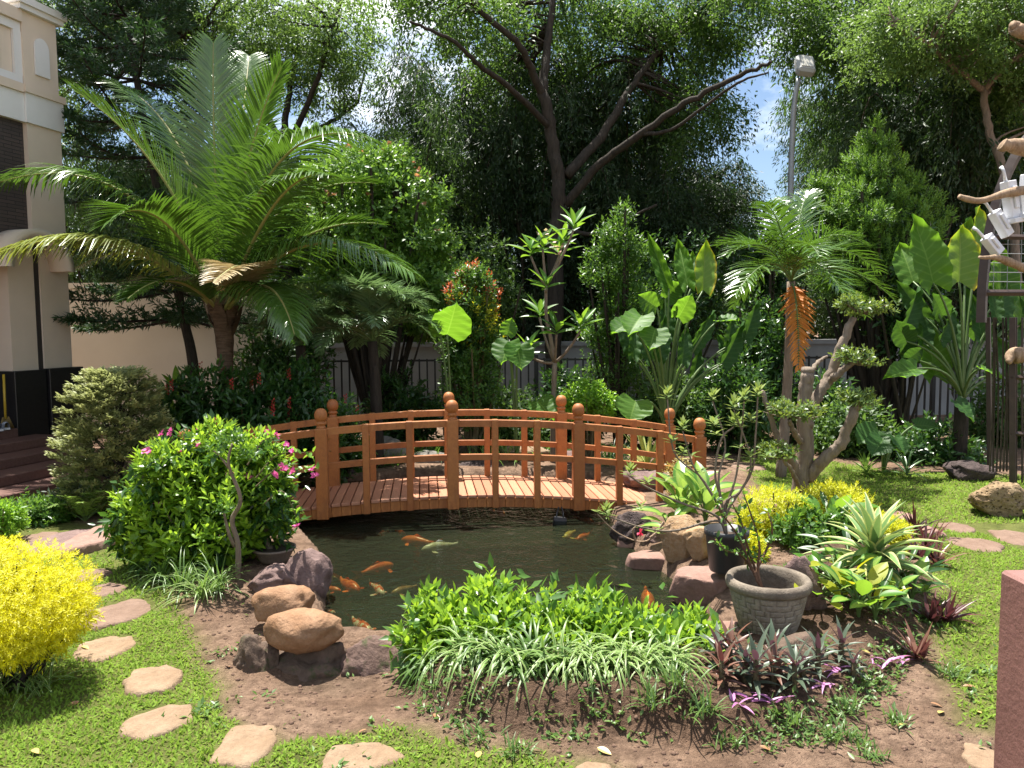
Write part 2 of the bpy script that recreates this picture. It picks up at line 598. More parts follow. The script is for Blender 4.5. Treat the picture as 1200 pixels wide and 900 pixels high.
def sdist(P, poly, closed=True):
    """signed distance to a polygon (negative inside) or plain distance to a polyline"""
    P = np.asarray(P, float)
    d = np.full(len(P), 1e9)
    inside = np.zeros(len(P), bool)
    n = len(poly)
    for i in range(n if closed else n - 1):
        a, b = poly[i], poly[(i + 1) % n]
        ab = b - a
        t = np.clip(((P - a) @ ab) / (ab @ ab), 0, 1)
        d = np.minimum(d, np.linalg.norm(P - (a + t[:, None] * ab), axis=1))
        if closed:
            c = (a[1] > P[:, 1]) != (b[1] > P[:, 1])
            xi = a[0] + (P[:, 1] - a[1]) * ab[0] / (ab[1] if abs(ab[1]) > 1e-12 else 1e-12)
            inside ^= c & (P[:, 0] < xi)
    return np.where(inside, -d, d) if closed else d
_ph = RNG.random((14, 3)) * 6.28
_kx = [0.7, 1.3, 2.1, 3.7, 5.1, 7.3, 9.7, 13.0, 17.0, 23.0, 31.0, 37.0, 3.1, 6.1]
def wob(P, lo=0, hi=14):
    r = np.zeros(len(P))
    for k in range(lo, hi):
        a = _ph[k, 2]
        r += np.sin(_kx[k] * (P[:, 0] * math.cos(a) + P[:, 1] * math.sin(a)) + _ph[k, 0]) * np.sin(_kx[k] * 0.83 * (P[:, 1] * math.cos(a) - P[:, 0] * math.sin(a)) + _ph[k, 1]) / (1 + 0.25 * k)
    return r / 2.2
def gz(P):
    P = np.asarray(P, float)
    z = 0.012 * wob(P, 0, 9)
    sd = sdist(P, POND)
    bed = sdist(P, BED) + 0.05 * wob(P, 5, 14)
    z += (0.145 - 0.065 * ss(0.65, 1.05, P[:, 0])) * ss(0.02, -0.15, bed) * (1 + 0.12 * wob(P, 6, 14))
    east = np.hypot((P[:, 0] - 1.95) / 0.85, (P[:, 1] - 5.4) / 1.5)
    z += 0.14 * np.exp(-east ** 2) * (1 + 0.15 * wob(P, 4, 12))
    west = np.hypot((P[:, 0] + 1.85) / 0.55, (P[:, 1] - 4.9) / 0.7)
    z += 0.08 * np.exp(-west ** 2)
    z -= 0.09 * np.exp(-((P[:, 0] + 0.92) / 0.55) ** 2 - ((P[:, 1] - 3.5) / 0.26) ** 2)
    mud = ss(0.12, -0.1, sdist(P, MUD))
    z += mud * (0.018 * wob(P, 5, 14) - 0.012)
    z = z * ss(-0.02, 0.12, sd) + (0.02 - 0.55 * ss(0.0, 0.22, -sd)) * (1 - ss(-0.02, 0.12, sd))
    return z
def gz1(x, y):
    return float(gz(np.array([[x, y]]))[0])
def grassiness(P):
    w = wob(P, 2, 14) * 0.10
    g = np.maximum(ss(0.10, -0.10, sdist(P, LAWN_W) + w), ss(0.12, -0.10, sdist(P, LAWN_E) + w))
    return g * ss(-0.02, 0.10, sdist(P, MUD) + w * 0.7)
def span(lo, hi, st):
    return list(np.arange(lo, hi, st))
def tail(start, sgn, first, far):
    o, s, p = [], first, start
    while abs(p) < far:
        p += sgn * s
        s *= 1.35
        o.append(p)
    return o

M_ground, nt, b = newmat('soil_and_lawn')
pos = geopos(nt)
n1 = noise_(nt, 2.2, 8, 0.6, pos)
n2 = noise_(nt, 26, 6, 0.7, pos)
soil = mixc(nt, mapr(nt, n1, 0.3, 0.7), (0.26, 0.16, 0.104), (0.42, 0.285, 0.198))
soil = mixc(nt, mapr(nt, n2, 0.35, 0.75, 0, 0.7), soil, (0.055, 0.032, 0.02))
soil = mixc(nt, mapr(nt, noise_(nt, 7, 5, 0.7, pos), 0.45, 0.62, 0, 0.55), soil, (0.085, 0.05, 0.032))
soil = mixc(nt, attr(nt, 'bed'), soil, mixc(nt, 1.0, soil, (0.45, 0.42, 0.40), 'MULTIPLY'))
turf = mixc(nt, mapr(nt, noise_(nt, 9, 6, 0.65, pos), 0.3, 0.7), (0.10, 0.115, 0.028), (0.20, 0.215, 0.06))
wet = nt.nodes.new('ShaderNodeSeparateXYZ')
nt.links.new(pos, wet.inputs[0])
c = mixc(nt, attr(nt, 'grass'), soil, turf)
c = mixc(nt, mapr(nt, wet.outputs[2], -0.07, -0.14), c, (0.012, 0.019, 0.008))
nt.links.new(c, b.inputs['Base Color'])
b.inputs['Roughness'].default_value = 0.95
b.inputs['Specular IOR Level'].default_value = 0.15
bump(nt, b, math_(nt, 'ADD', n2, noise_(nt, 90, 4, 0.7, pos)), 1.0, 0.03)

xs = np.array(tail(-4.0, -1, 0.1, 400)[::-1] + span(-4.0, 4.0, 0.05) + tail(4.0, 1, 0.1, 400))
ys = np.array(tail(2.0, -1, 0.1, 60)[::-1] + span(2.0, 9.6, 0.05) + tail(9.6, 1, 0.1, 700))
XX, YY = np.meshgrid(xs, ys)
GP = np.column_stack([XX.ravel(), YY.ravel()])
g = G()
ny, nx = len(ys), len(xs)
ii = (np.arange(ny - 1)[:, None] * nx + np.arange(nx - 1)[None]).ravel()
g.add(np.column_stack([GP, gz(GP)]), np.stack([ii, ii + 1, ii + nx + 1, ii + nx], 1))
me = g.mesh('ground', M_ground)
a_ = me.attributes.new('grass', 'FLOAT', 'POINT')
a_.data.foreach_set('value', grassiness(GP))
a_ = me.attributes.new('bed', 'FLOAT', 'POINT')
a_.data.foreach_set('value', ss(.06, -.04, sdist(GP, BED) + .06 * wob(GP, 5, 14)) * .85)
tag(link('ground', me), kind='structure')

# ---- pond water
M_water, nt, b = newmat('pond_water')
nt.nodes.remove(b)
out = nt.nodes.get('Material Output')
pos = geopos(nt)
wh = math_(nt, 'ADD', noise_(nt, 7, 3, 0.5, pos, 1.2), math_(nt, 'MULTIPLY', noise_(nt, 30, 2, 0.5, pos, 0.6), 0.3))
bp = nt.nodes.new('ShaderNodeBump')
bp.inputs['Strength'].default_value = 0.45
bp.inputs['Distance'].default_value = 0.05
nt.links.new(wh, bp.inputs['Height'])
fr = nt.nodes.new('ShaderNodeFresnel')
fr.inputs['IOR'].default_value = 1.33
nt.links.new(bp.outputs[0], fr.inputs['Normal'])
gl = nt.nodes.new('ShaderNodeBsdfGlossy')
gl.inputs['Roughness'].default_value = 0.03
nt.links.new(bp.outputs[0], gl.inputs['Normal'])
tp = nt.nodes.new('ShaderNodeBsdfTransparent')
tp.inputs['Color'].default_value = (0.58, 0.62, 0.46, 1)
df = nt.nodes.new('ShaderNodeBsdfDiffuse')
df.inputs['Color'].default_value = (0.034, 0.043, 0.024, 1)
m1 = nt.nodes.new('ShaderNodeMixShader')
m1.inputs[0].default_value = 0.28
nt.links.new(tp.outputs[0], m1.inputs[1])
nt.links.new(df.outputs[0], m1.inputs[2])
m2 = nt.nodes.new('ShaderNodeMixShader')
nt.links.new(fr.outputs[0], m2.inputs[0])
nt.links.new(m1.outputs[0], m2.inputs[1])
nt.links.new(gl.outputs[0], m2.inputs[2])
nt.links.new(m2.outputs[0], out.inputs['Surface'])
WATER = -0.08
g = G()
PO = np.array([p + nrm(p - POND.mean(0)) * 0.16 for p in POND])
g.add(np.column_stack([PO, np.full(len(PO), WATER)]), [list(range(len(PO)))])
tag(link('pond_water', g.mesh('pond_water', M_water, smooth=False)), kind='structure')

# ================================================================== MATERIALS OF THINGS
M_wood, nt, b = newmat('orange_wood')
co = objco(nt)
oi = orand(nt)
gr = noise_(nt, 1.0, 6, 0.65, objco(nt, (26, 26, 26)), 1.2)
c = mixc(nt, oi, (0.33, 0.108, 0.022), (0.43, 0.158, 0.036))
c = mixc(nt, mapr(nt, gr, 0.35, 0.75, 0, 0.55), c, (0.19, 0.05, 0.016))
c = mixc(nt, mapr(nt, noise_(nt, 3.5, 4, 0.6, co), 0.55, 0.75, 0, 0.5), c, (0.43, 0.18, 0.06))
nt.links.new(c, b.inputs['Base Color'])
st = noise_(nt, 1.0, 5, 0.7, objco(nt, (9, 9, 2.2)), 0.4)
c = mixc(nt, mapr(nt, st, 0.52, 0.72, 0, 0.55), c, (0.15, 0.05, 0.018))
nt.links.new(c, b.inputs['Base Color'])
nt.links.new(mapr(nt, st, 0.3, 0.7, 0.45, 0.75), b.inputs['Roughness'])
bump(nt, b, gr, 0.3, 0.006)
M_deck, nt, b = newmat('deck_plank_wood')
gr = noise_(nt, 1.0, 6, 0.65, objco(nt, (60, 5, 20)), 0.8)
c = mixc(nt, orand(nt), (0.40, 0.165, 0.088), (0.56, 0.27, 0.155))
c = mixc(nt, mapr(nt, gr, 0.35, 0.75, 0, 0.6), c, (0.24, 0.085, 0.042))
c = mixc(nt, mapr(nt, noise_(nt, 1.0, 5, 0.7, objco(nt, (12, 6, 6)), 0.3), 0.5, 0.7, 0, 0.5), c, (0.30, 0.15, 0.09))
nt.links.new(c, b.inputs['Base Color'])
b.inputs['Roughness'].default_value = 0.5
bump(nt, b, gr, 0.2, 0.004)

M_tan = rockmat('tan_boulder', (0.24, 0.125, 0.06), (0.36, 0.22, 0.13), (0.13, 0.07, 0.04), 5, 0.75, 0.8, pit=0.12)
M_orange_rock = rockmat('ochre_rock', (0.27, 0.15, 0.06), (0.36, 0.225, 0.12), (0.5, 0.4, 0.28), 5, 0.9)
M_purple = rockmat('purple_stone', (0.15, 0.095, 0.085), (0.26, 0.175, 0.155), (0.08, 0.05, 0.045), 6, 1.0)
M_pink = rockmat('pink_slab', (0.24, 0.135, 0.105), (0.33, 0.21, 0.165), (0.14, 0.08, 0.065), 4, 0.7)
M_mudrock = rockmat('muddy_rock', (0.10, 0.07, 0.048), (0.18, 0.12, 0.09), (0.05, 0.035, 0.025), 5, 1.0, moss=(0.05, 0.07, 0.02))
M_pinkmud = rockmat('pink_muddy_rock', (0.13, 0.08, 0.062), (0.23, 0.15, 0.125), (0.06, 0.04, 0.03), 5, 1.0, moss=(0.05, 0.07, 0.02))
M_lava = rockmat('dark_lava', (0.05, 0.035, 0.032), (0.12, 0.085, 0.078), (0.025, 0.02, 0.02), 7, 1.2, pit=0.6)
M_pitted = rockmat('pitted_limestone', (0.28, 0.19, 0.10), (0.36, 0.27, 0.16), (0.10, 0.06, 0.03), 5, 1.2, pit=0.9)
M_grey_rock = rockmat('grey_rock', (0.14, 0.13, 0.115), (0.26, 0.24, 0.21), (0.08, 0.07, 0.06), 5, 0.9)
M_flag = rockmat('sandstone_flag', (0.23, 0.15, 0.088), (0.34, 0.245, 0.16), (0.14, 0.09, 0.055), 5, 1.0)
M_flag2 = rockmat('rosy_flag', (0.17, 0.105, 0.072), (0.26, 0.175, 0.13), (0.11, 0.07, 0.05), 5, 1.0)
M_soil = plainmat('potting_soil', (0.03, 0.02, 0.013), (0.07, 0.045, 0.03), 20, 0.95, 0.8, 70)
M_grey_bark = barkmat('grey_bark', (0.13, 0.10, 0.075), (0.27, 0.215, 0.165))
M_dark_bark = barkmat('dark_bark', (0.022, 0.018, 0.014), (0.06, 0.048, 0.037))
M_palm_bark = barkmat('palm_bark', (0.07, 0.045, 0.028), (0.19, 0.13, 0.085), (5, 5, 26))
M_stem = barkmat('green_brown_stem', (0.09, 0.075, 0.04), (0.18, 0.15, 0.08))
M_black_stem = barkmat('dark_stem', (0.03, 0.025, 0.018), (0.08, 0.065, 0.04))
M_dead = barkmat('driftwood', (0.20, 0.125, 0.075), (0.42, 0.31, 0.21), (20, 20, 3), 0.5)

L_bright = leafmat('bright_leaf', (0.07, 0.19, 0.016), (0.21, 0.38, 0.034), (0.42, 0.68, 0.05), 0.40, 0.38)
L_hedge = leafmat('hedge_leaf', (0.09, 0.21, 0.016), (0.28, 0.44, 0.035), (0.52, 0.75, 0.05), 0.4, 0.36)
L_yellow = leafmat('golden_leaf', (0.41, 0.395, 0.010), (0.72, 0.67, 0.011), (1.0, 0.95, 0.02), 0.38, 0.5)
L_gold2 = leafmat('lime_gold_leaf', (0.24, 0.27, 0.012), (0.52, 0.50, 0.02), (0.85, 0.78, 0.03), 0.35, 0.5)
L_mid = leafmat('mid_green_leaf', (0.03, 0.09, 0.014), (0.095, 0.20, 0.03), (0.24, 0.44, 0.04), 0.36, 0.4)
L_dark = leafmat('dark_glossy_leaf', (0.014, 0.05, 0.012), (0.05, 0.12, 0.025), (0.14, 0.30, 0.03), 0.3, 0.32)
L_tree = leafmat('tree_leaf', (0.025, 0.065, 0.015), (0.085, 0.165, 0.035), (0.22, 0.38, 0.05), 0.38, 0.5)
L_tree_pale = leafmat('pale_tree_leaf', (0.04, 0.095, 0.022), (0.115, 0.20, 0.045), (0.27, 0.42, 0.07), 0.4, 0.5)
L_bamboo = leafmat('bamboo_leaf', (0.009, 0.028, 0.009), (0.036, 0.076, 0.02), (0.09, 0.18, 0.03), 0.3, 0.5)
L_bamboo2 = leafmat('sunlit_bamboo_leaf', (0.022, 0.06, 0.014), (0.075, 0.14, 0.03), (0.18, 0.32, 0.05), 0.34, 0.5)  # lighter copy of the bamboo leaf, sunlight put into its colour
L_conifer = leafmat('conifer_needle', (0.012, 0.04, 0.014), (0.04, 0.09, 0.026), (0.08, 0.18, 0.03), 0.2, 0.55)
L_juniper = leafmat('bright_conifer', (0.05, 0.14, 0.022), (0.18, 0.33, 0.04), (0.36, 0.6, 0.06), 0.3, 0.5)
L_cypress = leafmat('pale_cypress', (0.15, 0.19, 0.07), (0.38, 0.40, 0.17), (0.55, 0.6, 0.22), 0.3, 0.55)
L_palm = leafmat('palm_leaflet', (0.028, 0.075, 0.013), (0.085, 0.17, 0.026), (0.19, 0.38, 0.025), 0.2, 0.25, spec=0.9)
L_palm_y = leafmat('yellow_lit_leaflet', (0.10, 0.15, 0.025), (0.24, 0.28, 0.05), (0.45, 0.5, 0.06), 0.3, 0.3, spec=0.6)  # yellow light on the low frond put into the leaflet colour
L_palm_dry = leafmat('dry_leaflet', (0.24, 0.17, 0.07), (0.42, 0.33, 0.17), (0.55, 0.42, 0.18), 0.25, 0.5)
L_date = leafmat('date_palm_leaflet', (0.05, 0.11, 0.045), (0.15, 0.24, 0.10), (0.26, 0.42, 0.12), 0.25, 0.25, spec=0.9)
L_orange = leafmat('dead_orange_leaflet', (0.42, 0.12, 0.015), (0.62, 0.24, 0.03), (0.8, 0.3, 0.03), 0.35, 0.5)
L_ear = leafmat('elephant_ear_leaf', (0.038, 0.115, 0.012), (0.08, 0.19, 0.02), (0.33, 0.64, 0.035), 0.46, 0.5, vein=(0.20, 0.34, 0.06), stripes=9.0, spec=0.3)
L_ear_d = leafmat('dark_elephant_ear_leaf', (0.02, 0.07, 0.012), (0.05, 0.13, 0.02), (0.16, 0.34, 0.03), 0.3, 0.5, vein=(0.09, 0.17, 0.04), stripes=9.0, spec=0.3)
L_ear_y = leafmat('yellow_margin_leaf', (0.08, 0.17, 0.016), (0.15, 0.28, 0.025), (0.48, 0.70, 0.04), 0.46, 0.34, vein=(0.26, 0.36, 0.06), stripes=9.0, edge=(0.55, 0.42, 0.02), edge_at=0.8)
L_agave = leafmat('variegated_agave_leaf', (0.10, 0.19, 0.06), (0.17, 0.28, 0.09), (0.3, 0.45, 0.12), 0.2, 0.45, edge=(0.50, 0.50, 0.19), edge_at=0.56)
L_agave_y = leafmat('yellow_striped_agave_leaf', (0.42, 0.45, 0.12), (0.55, 0.56, 0.20), (0.6, 0.6, 0.2), 0.2, 0.45, edge=(0.13, 0.25, 0.06), edge_at=0.7)
L_spider = leafmat('spider_plant_leaf', (0.07, 0.16, 0.025), (0.14, 0.26, 0.05), (0.3, 0.5, 0.08), 0.3, 0.42, edge=(0.42, 0.48, 0.20), edge_at=0.58)
L_lily = leafmat('liriope_leaf', (0.05, 0.11, 0.02), (0.13, 0.22, 0.05), (0.25, 0.42, 0.07), 0.3, 0.42)
L_rhoeo = leafmat('rhoeo_leaf', (0.055, 0.085, 0.05), (0.12, 0.155, 0.105), (0.2, 0.10, 0.14), 0.16, 0.38, under=(0.15, 0.055, 0.065))
L_rhoeo_r = leafmat('red_rhoeo_leaf', (0.10, 0.05, 0.035), (0.20, 0.095, 0.06), (0.3, 0.1, 0.08), 0.15, 0.4, under=(0.15, 0.05, 0.05))
L_purple = leafmat('pink_purple_leaf', (0.30, 0.08, 0.24), (0.58, 0.28, 0.50), (0.6, 0.2, 0.5), 0.2, 0.4)
L_cordy = leafmat('burgundy_leaf', (0.055, 0.02, 0.022), (0.13, 0.045, 0.045), (0.2, 0.05, 0.06), 0.2, 0.35)
L_dieff = leafmat('dieffenbachia_leaf', (0.20, 0.32, 0.05), (0.36, 0.47, 0.10), (0.5, 0.7, 0.12), 0.35, 0.35, edge=(0.06, 0.18, 0.025), edge_at=0.52)
L_fern = leafmat('fern_leaf', (0.09, 0.19, 0.03), (0.22, 0.34, 0.06), (0.4, 0.6, 0.1), 0.35, 0.5)
L_redtip = leafmat('red_tip_leaf', (0.30, 0.05, 0.025), (0.55, 0.14, 0.04), (0.7, 0.15, 0.05), 0.35, 0.4)
L_grass = leafmat('lawn_blade', (0.105, 0.19, 0.02), (0.27, 0.39, 0.06), (0.42, 0.6, 0.08), 0.34, 0.75, spec=0.15)
L_pink = leafmat('magenta_petal', (0.62, 0.06, 0.28), (0.80, 0.16, 0.42), (0.9, 0.2, 0.5), 0.35, 0.5)
L_redflower = leafmat('red_spike_petal', (0.25, 0.015, 0.012), (0.38, 0.03, 0.02), (0.7, 0.08, 0.05), 0.25, 0.5)
L_adenium = leafmat('adenium_leaf', (0.09, 0.17, 0.03), (0.24, 0.30, 0.07), (0.4, 0.5, 0.1), 0.32, 0.4)

# ================================================================== ROCKS AND STEPPING STONES
_rock_cache = {}
def rock_mesh(seed, sub, rough, facet):
    bm = bmesh.new()
    bmesh.ops.create_icosphere(bm, subdivisions=sub, radius=1.0)
    rg = random.Random(seed)
    off = Vector((rg.uniform(-50, 50), rg.uniform(-50, 50), rg.uniform(-50, 50)))
    planes = [(Vector((rg.gauss(0, 1), rg.gauss(0, 1), rg.gauss(0, 1))).normalized(), rg.uniform(0.62, 0.9)) for _ in range(facet)]
    V = []
    for v in bm.verts:
        p = v.co.normalized()
        r = 1 + rough * mnoise.fractal(p * 1.1 + off, 0.9, 2.0, 5)
        q = p * r
        for n_, d_ in planes:
            e = q.dot(n_) - d_
            if e > 0: q -= n_ * e * 0.85
        q += p * 0.035 * rough * 3 * mnoise.fractal(p * 5 + off, 0.8, 2.1, 4)
        V.append(tuple(q))
    F = [[x.index for x in f.verts] for f in bm.faces]
    bm.free()
    return np.array(V), np.array(F)
def rock(name, label, cat, c, size, mat, seed, sub=4, rough=0.35, facet=5, yaw=0.0, tilt=(0, 0), group=None, flat=None):
    """c = centre of the rock, size = half extents"""
    V, F = rock_mesh(seed, sub, rough, facet)
    lo, hi = V.min(0), V.max(0)
    V = (V - (lo + hi) / 2) / ((hi - lo) / 2) * np.array(size)
    if flat is not None:
        top = flat * size[2]
        V[:, 2] = np.where(V[:, 2] > top, top + (V[:, 2] - top) * .12, V[:, 2])
    R = np.array(Matrix.Rotation(yaw, 3, 'Z') @ Matrix.Rotation(tilt[0], 3, 'X') @ Matrix.Rotation(tilt[1], 3, 'Y'))
    g = G()
    g.add(V @ R.T, F)
    me = g.mesh(name, mat)
    o = link(name, me, None, tuple(c))
    return tag(o, label, cat, group)
def rock_px(name, label, x0, y0, x1, y1, base, mat, seed, depth=0.8, sink=0.25, **kw):
    """a rock that fills the photo box x0..x1, y0..y1 and stands on the level base"""
    f = gd((x0 + x1) / 2, y1, base)
    Y = f.y + 0.02
    a, b_ = at(x0, y1, Y), at(x1, y1, Y)
    w = (b_.x - a.x) / 2
    h = (at((x0 + x1) / 2, y0, Y + w * depth).z - f.z)
    h = max(h, 0.04)
    hz = h * (1 + sink) / 2
    return rock(name, label, 'rock', ((a.x + b_.x) / 2, Y + w * depth, f.z + h - hz), (w, w * depth, hz), mat, seed, **kw)

rock_px('boulder', 'smooth tan boulder perched on the muddy rock at the pond edge', 301, 716, 397, 776, 0.01, M_tan, 3, 0.62, 0.05, rough=0.16, facet=2, yaw=0.1)
rock_px('boulder', 'pitted tan boulder half hidden behind the smooth boulder', 286, 686, 362, 736, 0.05, M_tan, 8, 0.7, 0.05, rough=0.2, facet=2)
rock_px('rock', 'blocky mud-covered rock under the smooth tan boulder', 296, 752, 420, 810, -0.12, M_mudrock, 12, 0.62, 0.9, sub=5, rough=0.35, facet=9)
rock_px('rock', 'muddy rock with pinkish top between smooth boulder and leafy bed', 390, 742, 490, 808, -0.12, M_pinkmud, 14, 0.75, 0.9, sub=5, rough=0.35, facet=9)
rock_px('rock', 'dark muddy rock at the lawn end of the boulders', 258, 742, 322, 806, -0.11, M_mudrock, 17, 0.8, 0.9, sub=5, rough=0.4, facet=8)
rock_px('rock', 'flat purple slab rock sloping into the pond beside the bowl', 318, 643, 383, 702, -0.02, M_purple, 15, 0.85, 0.4, rough=0.3, facet=8)
rock_px('rock', 'low lumpy purple rock between bowl and tan boulder', 283, 664, 344, 700, 0.03, M_purple, 19, 0.7, 0.3, rough=0.5, facet=4)
rock_px('boulder', 'ochre boulder on the bank beside the black pot', 777, 604, 830, 654, 0.06, M_orange_rock, 24, 0.7, 0.3, rough=0.25, facet=10, sub=5)
rock_px('boulder', 'cracked ochre boulder leaning against the black pot', 802, 616, 838, 657, 0.08, M_orange_rock, 27, 0.7, 0.15, rough=0.35, facet=7)
rock_px('rock', 'dark pitted rock at the bridge foot above the water', 716, 598, 768, 634, -0.02, M_lava, 31, 0.7, 0.4, rough=0.5, facet=3)
rock_px('rock', 'small purple lump beside the ochre boulder', 757, 619, 784, 642, 0.0, M_purple, 33, 0.8, 0.4, rough=0.4, facet=3)
rock_px('rock', 'long pink edging slab dipping into the pond', 736, 632, 812, 680, -0.14, M_pink, 37, 0.55, 0.6, rough=0.2, facet=10, flat=.45)
rock_px('rock', 'pink edging slab below the dark pitted rock', 724, 616, 768, 652, -0.14, M_pink, 38, 0.7, 0.6, rough=0.2, facet=10, flat=.45)
rock_px('rock', 'flat topped pink stone overhanging the water before the woven pot', 790, 648, 872, 714, -0.06, M_pink, 41, 0.75, 0.5, rough=0.2, facet=10, sub=5, flat=.4)
rock_px('rock', 'rough purple rock behind the woven pot', 922, 648, 976, 724, 0.10, M_purple, 46, 0.6, 0.3, rough=0.5, facet=5)
rock_px('rock', 'rounded brown stone in front of the woven pot', 905, 742, 975, 792, 0.06, M_mudrock, 48, 0.7, 0.3, rough=0.3, facet=5)
rock_px('rock', 'pink stone under the woven pot at the waterline', 836, 726, 905, 770, -0.03, M_pink, 49, 0.9, 0.4, rough=0.3, facet=6)
rock_px('rock', 'big pitted yellow rock on the far lawn', 1147, 562, 1222, 609, 0.0, M_pitted, 52, 0.7, 0.2, rough=0.4, facet=8, sub=5)
rock_px('rock', 'dark low rock in the shade before the cage', 1120, 540, 1176, 566, 0.0, M_lava, 54, 0.7, 0.3, rough=0.4, facet=4)
rock_px('rock', 'purple rock beyond the bridge beside the striped agave', 728, 551, 792, 577, 0.02, M_purple, 57, 0.7, 0.4, rough=0.45, facet=5)
rock_px('rock', 'pale flat rock beyond the bridge on the far bank', 584, 520, 646, 541, 0.0, M_flag, 59, 0.8, 0.3, rough=0.25, facet=7)
rock_px('rock', 'mossy rock on the far bank behind the bridge deck', 416, 510, 476, 545, 0.0, M_grey_rock, 61, 0.7, 0.4, rough=0.4, facet=6)
rock_px('rock', 'dark rock at the far waterline behind the bridge', 372, 538, 430, 562, -0.05, M_lava, 63, 0.7, 0.4, rough=0.4, facet=6)
rock_px('rock', 'grey rock on the far bank behind the bridge middle', 476, 528, 540, 548, -0.05, M_grey_rock, 65, 0.7, 0.4, rough=0.4, facet=6)
rock_px('rock', 'brown rock on the far bank near the round green bush', 646, 528, 720, 550, -0.05, M_purple, 67, 0.7, 0.4, rough=0.4, facet=6)
rock_px('rock', 'dark rock on the far bank behind the bridge centre post', 532, 538, 592, 553, -0.05, M_lava, 69, 0.7, 0.4, rough=0.4, facet=6)
for k, (x, y, w, h) in enumerate([(505, 772, 60, 30), (575, 775, 62, 28), (660, 776, 66, 28), (735, 772, 60, 28), (800, 760, 52, 34)]):
    rock_px('rock', ['brown edging rock behind the near end of the leafy bed', 'brown edging rock behind the bed next to the orange koi',
                     'dark edging rock between pond and bed middle', 'dark edging rock behind the bed shrubs by the facing koi', 'purple edging rock behind the bed end by the woven pot'][k],
            x - w / 2, y - h, x + w / 2, y + 6, -0.06, [M_mudrock, M_mudrock, M_lava, M_lava, M_purple][k], 80 + k, 0.7, 0.5, rough=0.4, facet=5)

def flag(label, x0, y0, x1, y1, mat, seed, thick=0.035, lift=0.012):
    a, b_ = gd(x0, (y0 + y1) / 2), gd(x1, (y0 + y1) / 2)
    f, n_ = gd((x0 + x1) / 2, y0), gd((x0 + x1) / 2, y1)
    cx, cy = (a.x + b_.x) / 2, (f.y + n_.y) / 2
    w, d = (b_.x - a.x) / 2, (f.y - n_.y) / 2
    rg = np.random.default_rng(seed)
    n = 40
    th = np.linspace(0, 2 * PI, n, endpoint=False)
    nc = rg.integers(7, 11)
    ca = np.sort((np.arange(nc) + rg.uniform(-0.3, 0.3, nc)) / nc * 2 * PI)
    cr = rg.uniform(0.74, 1.14, nc)
    C = np.column_stack([np.cos(ca) * cr, np.sin(ca) * cr])
    out = np.zeros((n, 2))
    for i in range(n):
        d0 = np.array([math.cos(th[i]), math.sin(th[i])])
        best = 1.2
        for q in range(nc):
            p, e = C[q], C[(q + 1) % nc] - C[q]
            den = d0[0] * e[1] - d0[1] * e[0]
            if abs(den) < 1e-9: continue
            t = (p[0] * e[1] - p[1] * e[0]) / den
            s = (p[0] * d0[1] - p[1] * d0[0]) / den
            if t > 0 and -0.001 <= s <= 1.001: best = min(best, t)
        out[i] = d0 * best * (1 + 0.06 * rg.normal())
    out = (out * 3 + np.roll(out, 1, 0) + np.roll(out, -1, 0)) / 5
    g = G()
    rings = [(0.0, 0.0), (0.35, 0.0), (0.7, 0.0), (0.93, -0.002), (1.0, -0.012), (1.02, -thick - 0.03)]
    V = []
    for r, z in rings:
        P = np.column_stack([cx + out[:, 0] * w * r, cy + out[:, 1] * d * r])
        base = gz(P) if r > 2 else gz(np.array([[cx, cy]])).repeat(n)
        V.append(np.column_stack([P, base + lift + z + (0.010 * wob(P * 2.5, 4, 14) if r < 0.99 else 0)]))
    V = np.concatenate(V)
    i = np.arange(len(rings) - 1)[:, None] * n
    j = np.arange(n)[None]
    F = np.stack([i + j, i + n + j, i + n + (j + 1) % n, i + (j + 1) % n], -1).reshape(-1, 4)
    g.add(V, F)
    solo('stepping_stone', g, mat, (cx, cy, 0), label, 'stepping stone', 'flat stepping stones set in the lawn')
    return cx, cy, w, d
STONES = []
for a in [('brown stepping stone nearest the house steps', 8, 623, 82, 644, M_flag2, 1), ('grey purple stepping slab tucked under the next one by the big bush', 36, 620, 112, 656, M_purple, 2, 0.06, 0.02),
          ('thick rosy stepping slab overlapping its grey neighbour', 84, 618, 146, 656, M_pink, 3, 0.09, 0.06), ('small tan stepping stone just past the rosy slab', 78, 667, 132, 684, M_flag2, 4),
          ('tan stepping stone at the tip of the golden bush', 101, 686, 149, 704, M_flag2, 5), ('wide stepping stone crossed by the big bush shadow', 94, 704, 184, 740, M_flag2, 6),
          ('stepping stone with cracked face beside the golden bush', 90, 744, 162, 776, M_flag, 7), ('raised stepping stone with a chipped hollow', 142, 777, 216, 818, M_flag, 8, 0.06, 0.025),
          ('smooth stepping stone in the middle of the front lawn', 146, 821, 230, 866, M_flag, 9), ('big stepping stone beside the mud patch', 246, 849, 328, 902, M_flag, 10),
          ('stepping stone at the front end of the mud patch', 368, 868, 470, 912, M_flag, 11), ('stepping stone peeping in before the bed', 668, 893, 726, 925, M_flag, 12),
          ('stepping stone at the foot of the red brown pillar', 1134, 874, 1192, 925, M_flag, 13), ('small pink stepping stone behind the agave', 1034, 599, 1074, 612, M_pink, 14),
          ('pink stepping stone next to the burgundy plant', 1074, 616, 1102, 633, M_pink, 15), ('narrow stepping stone in the middle of the far lawn', 1102, 612, 1144, 627, M_flag2, 16),
          ('largest stepping stone of the far lawn', 1110, 631, 1182, 651, M_flag2, 17), ('stepping stone at the edge of the far lawn', 1168, 621, 1222, 644, M_flag2, 18),
          ('stepping stone on the far lawn behind the desert rose', 856, 541, 896, 553, M_flag2, 19)]:
    STONES.append(flag(*a))

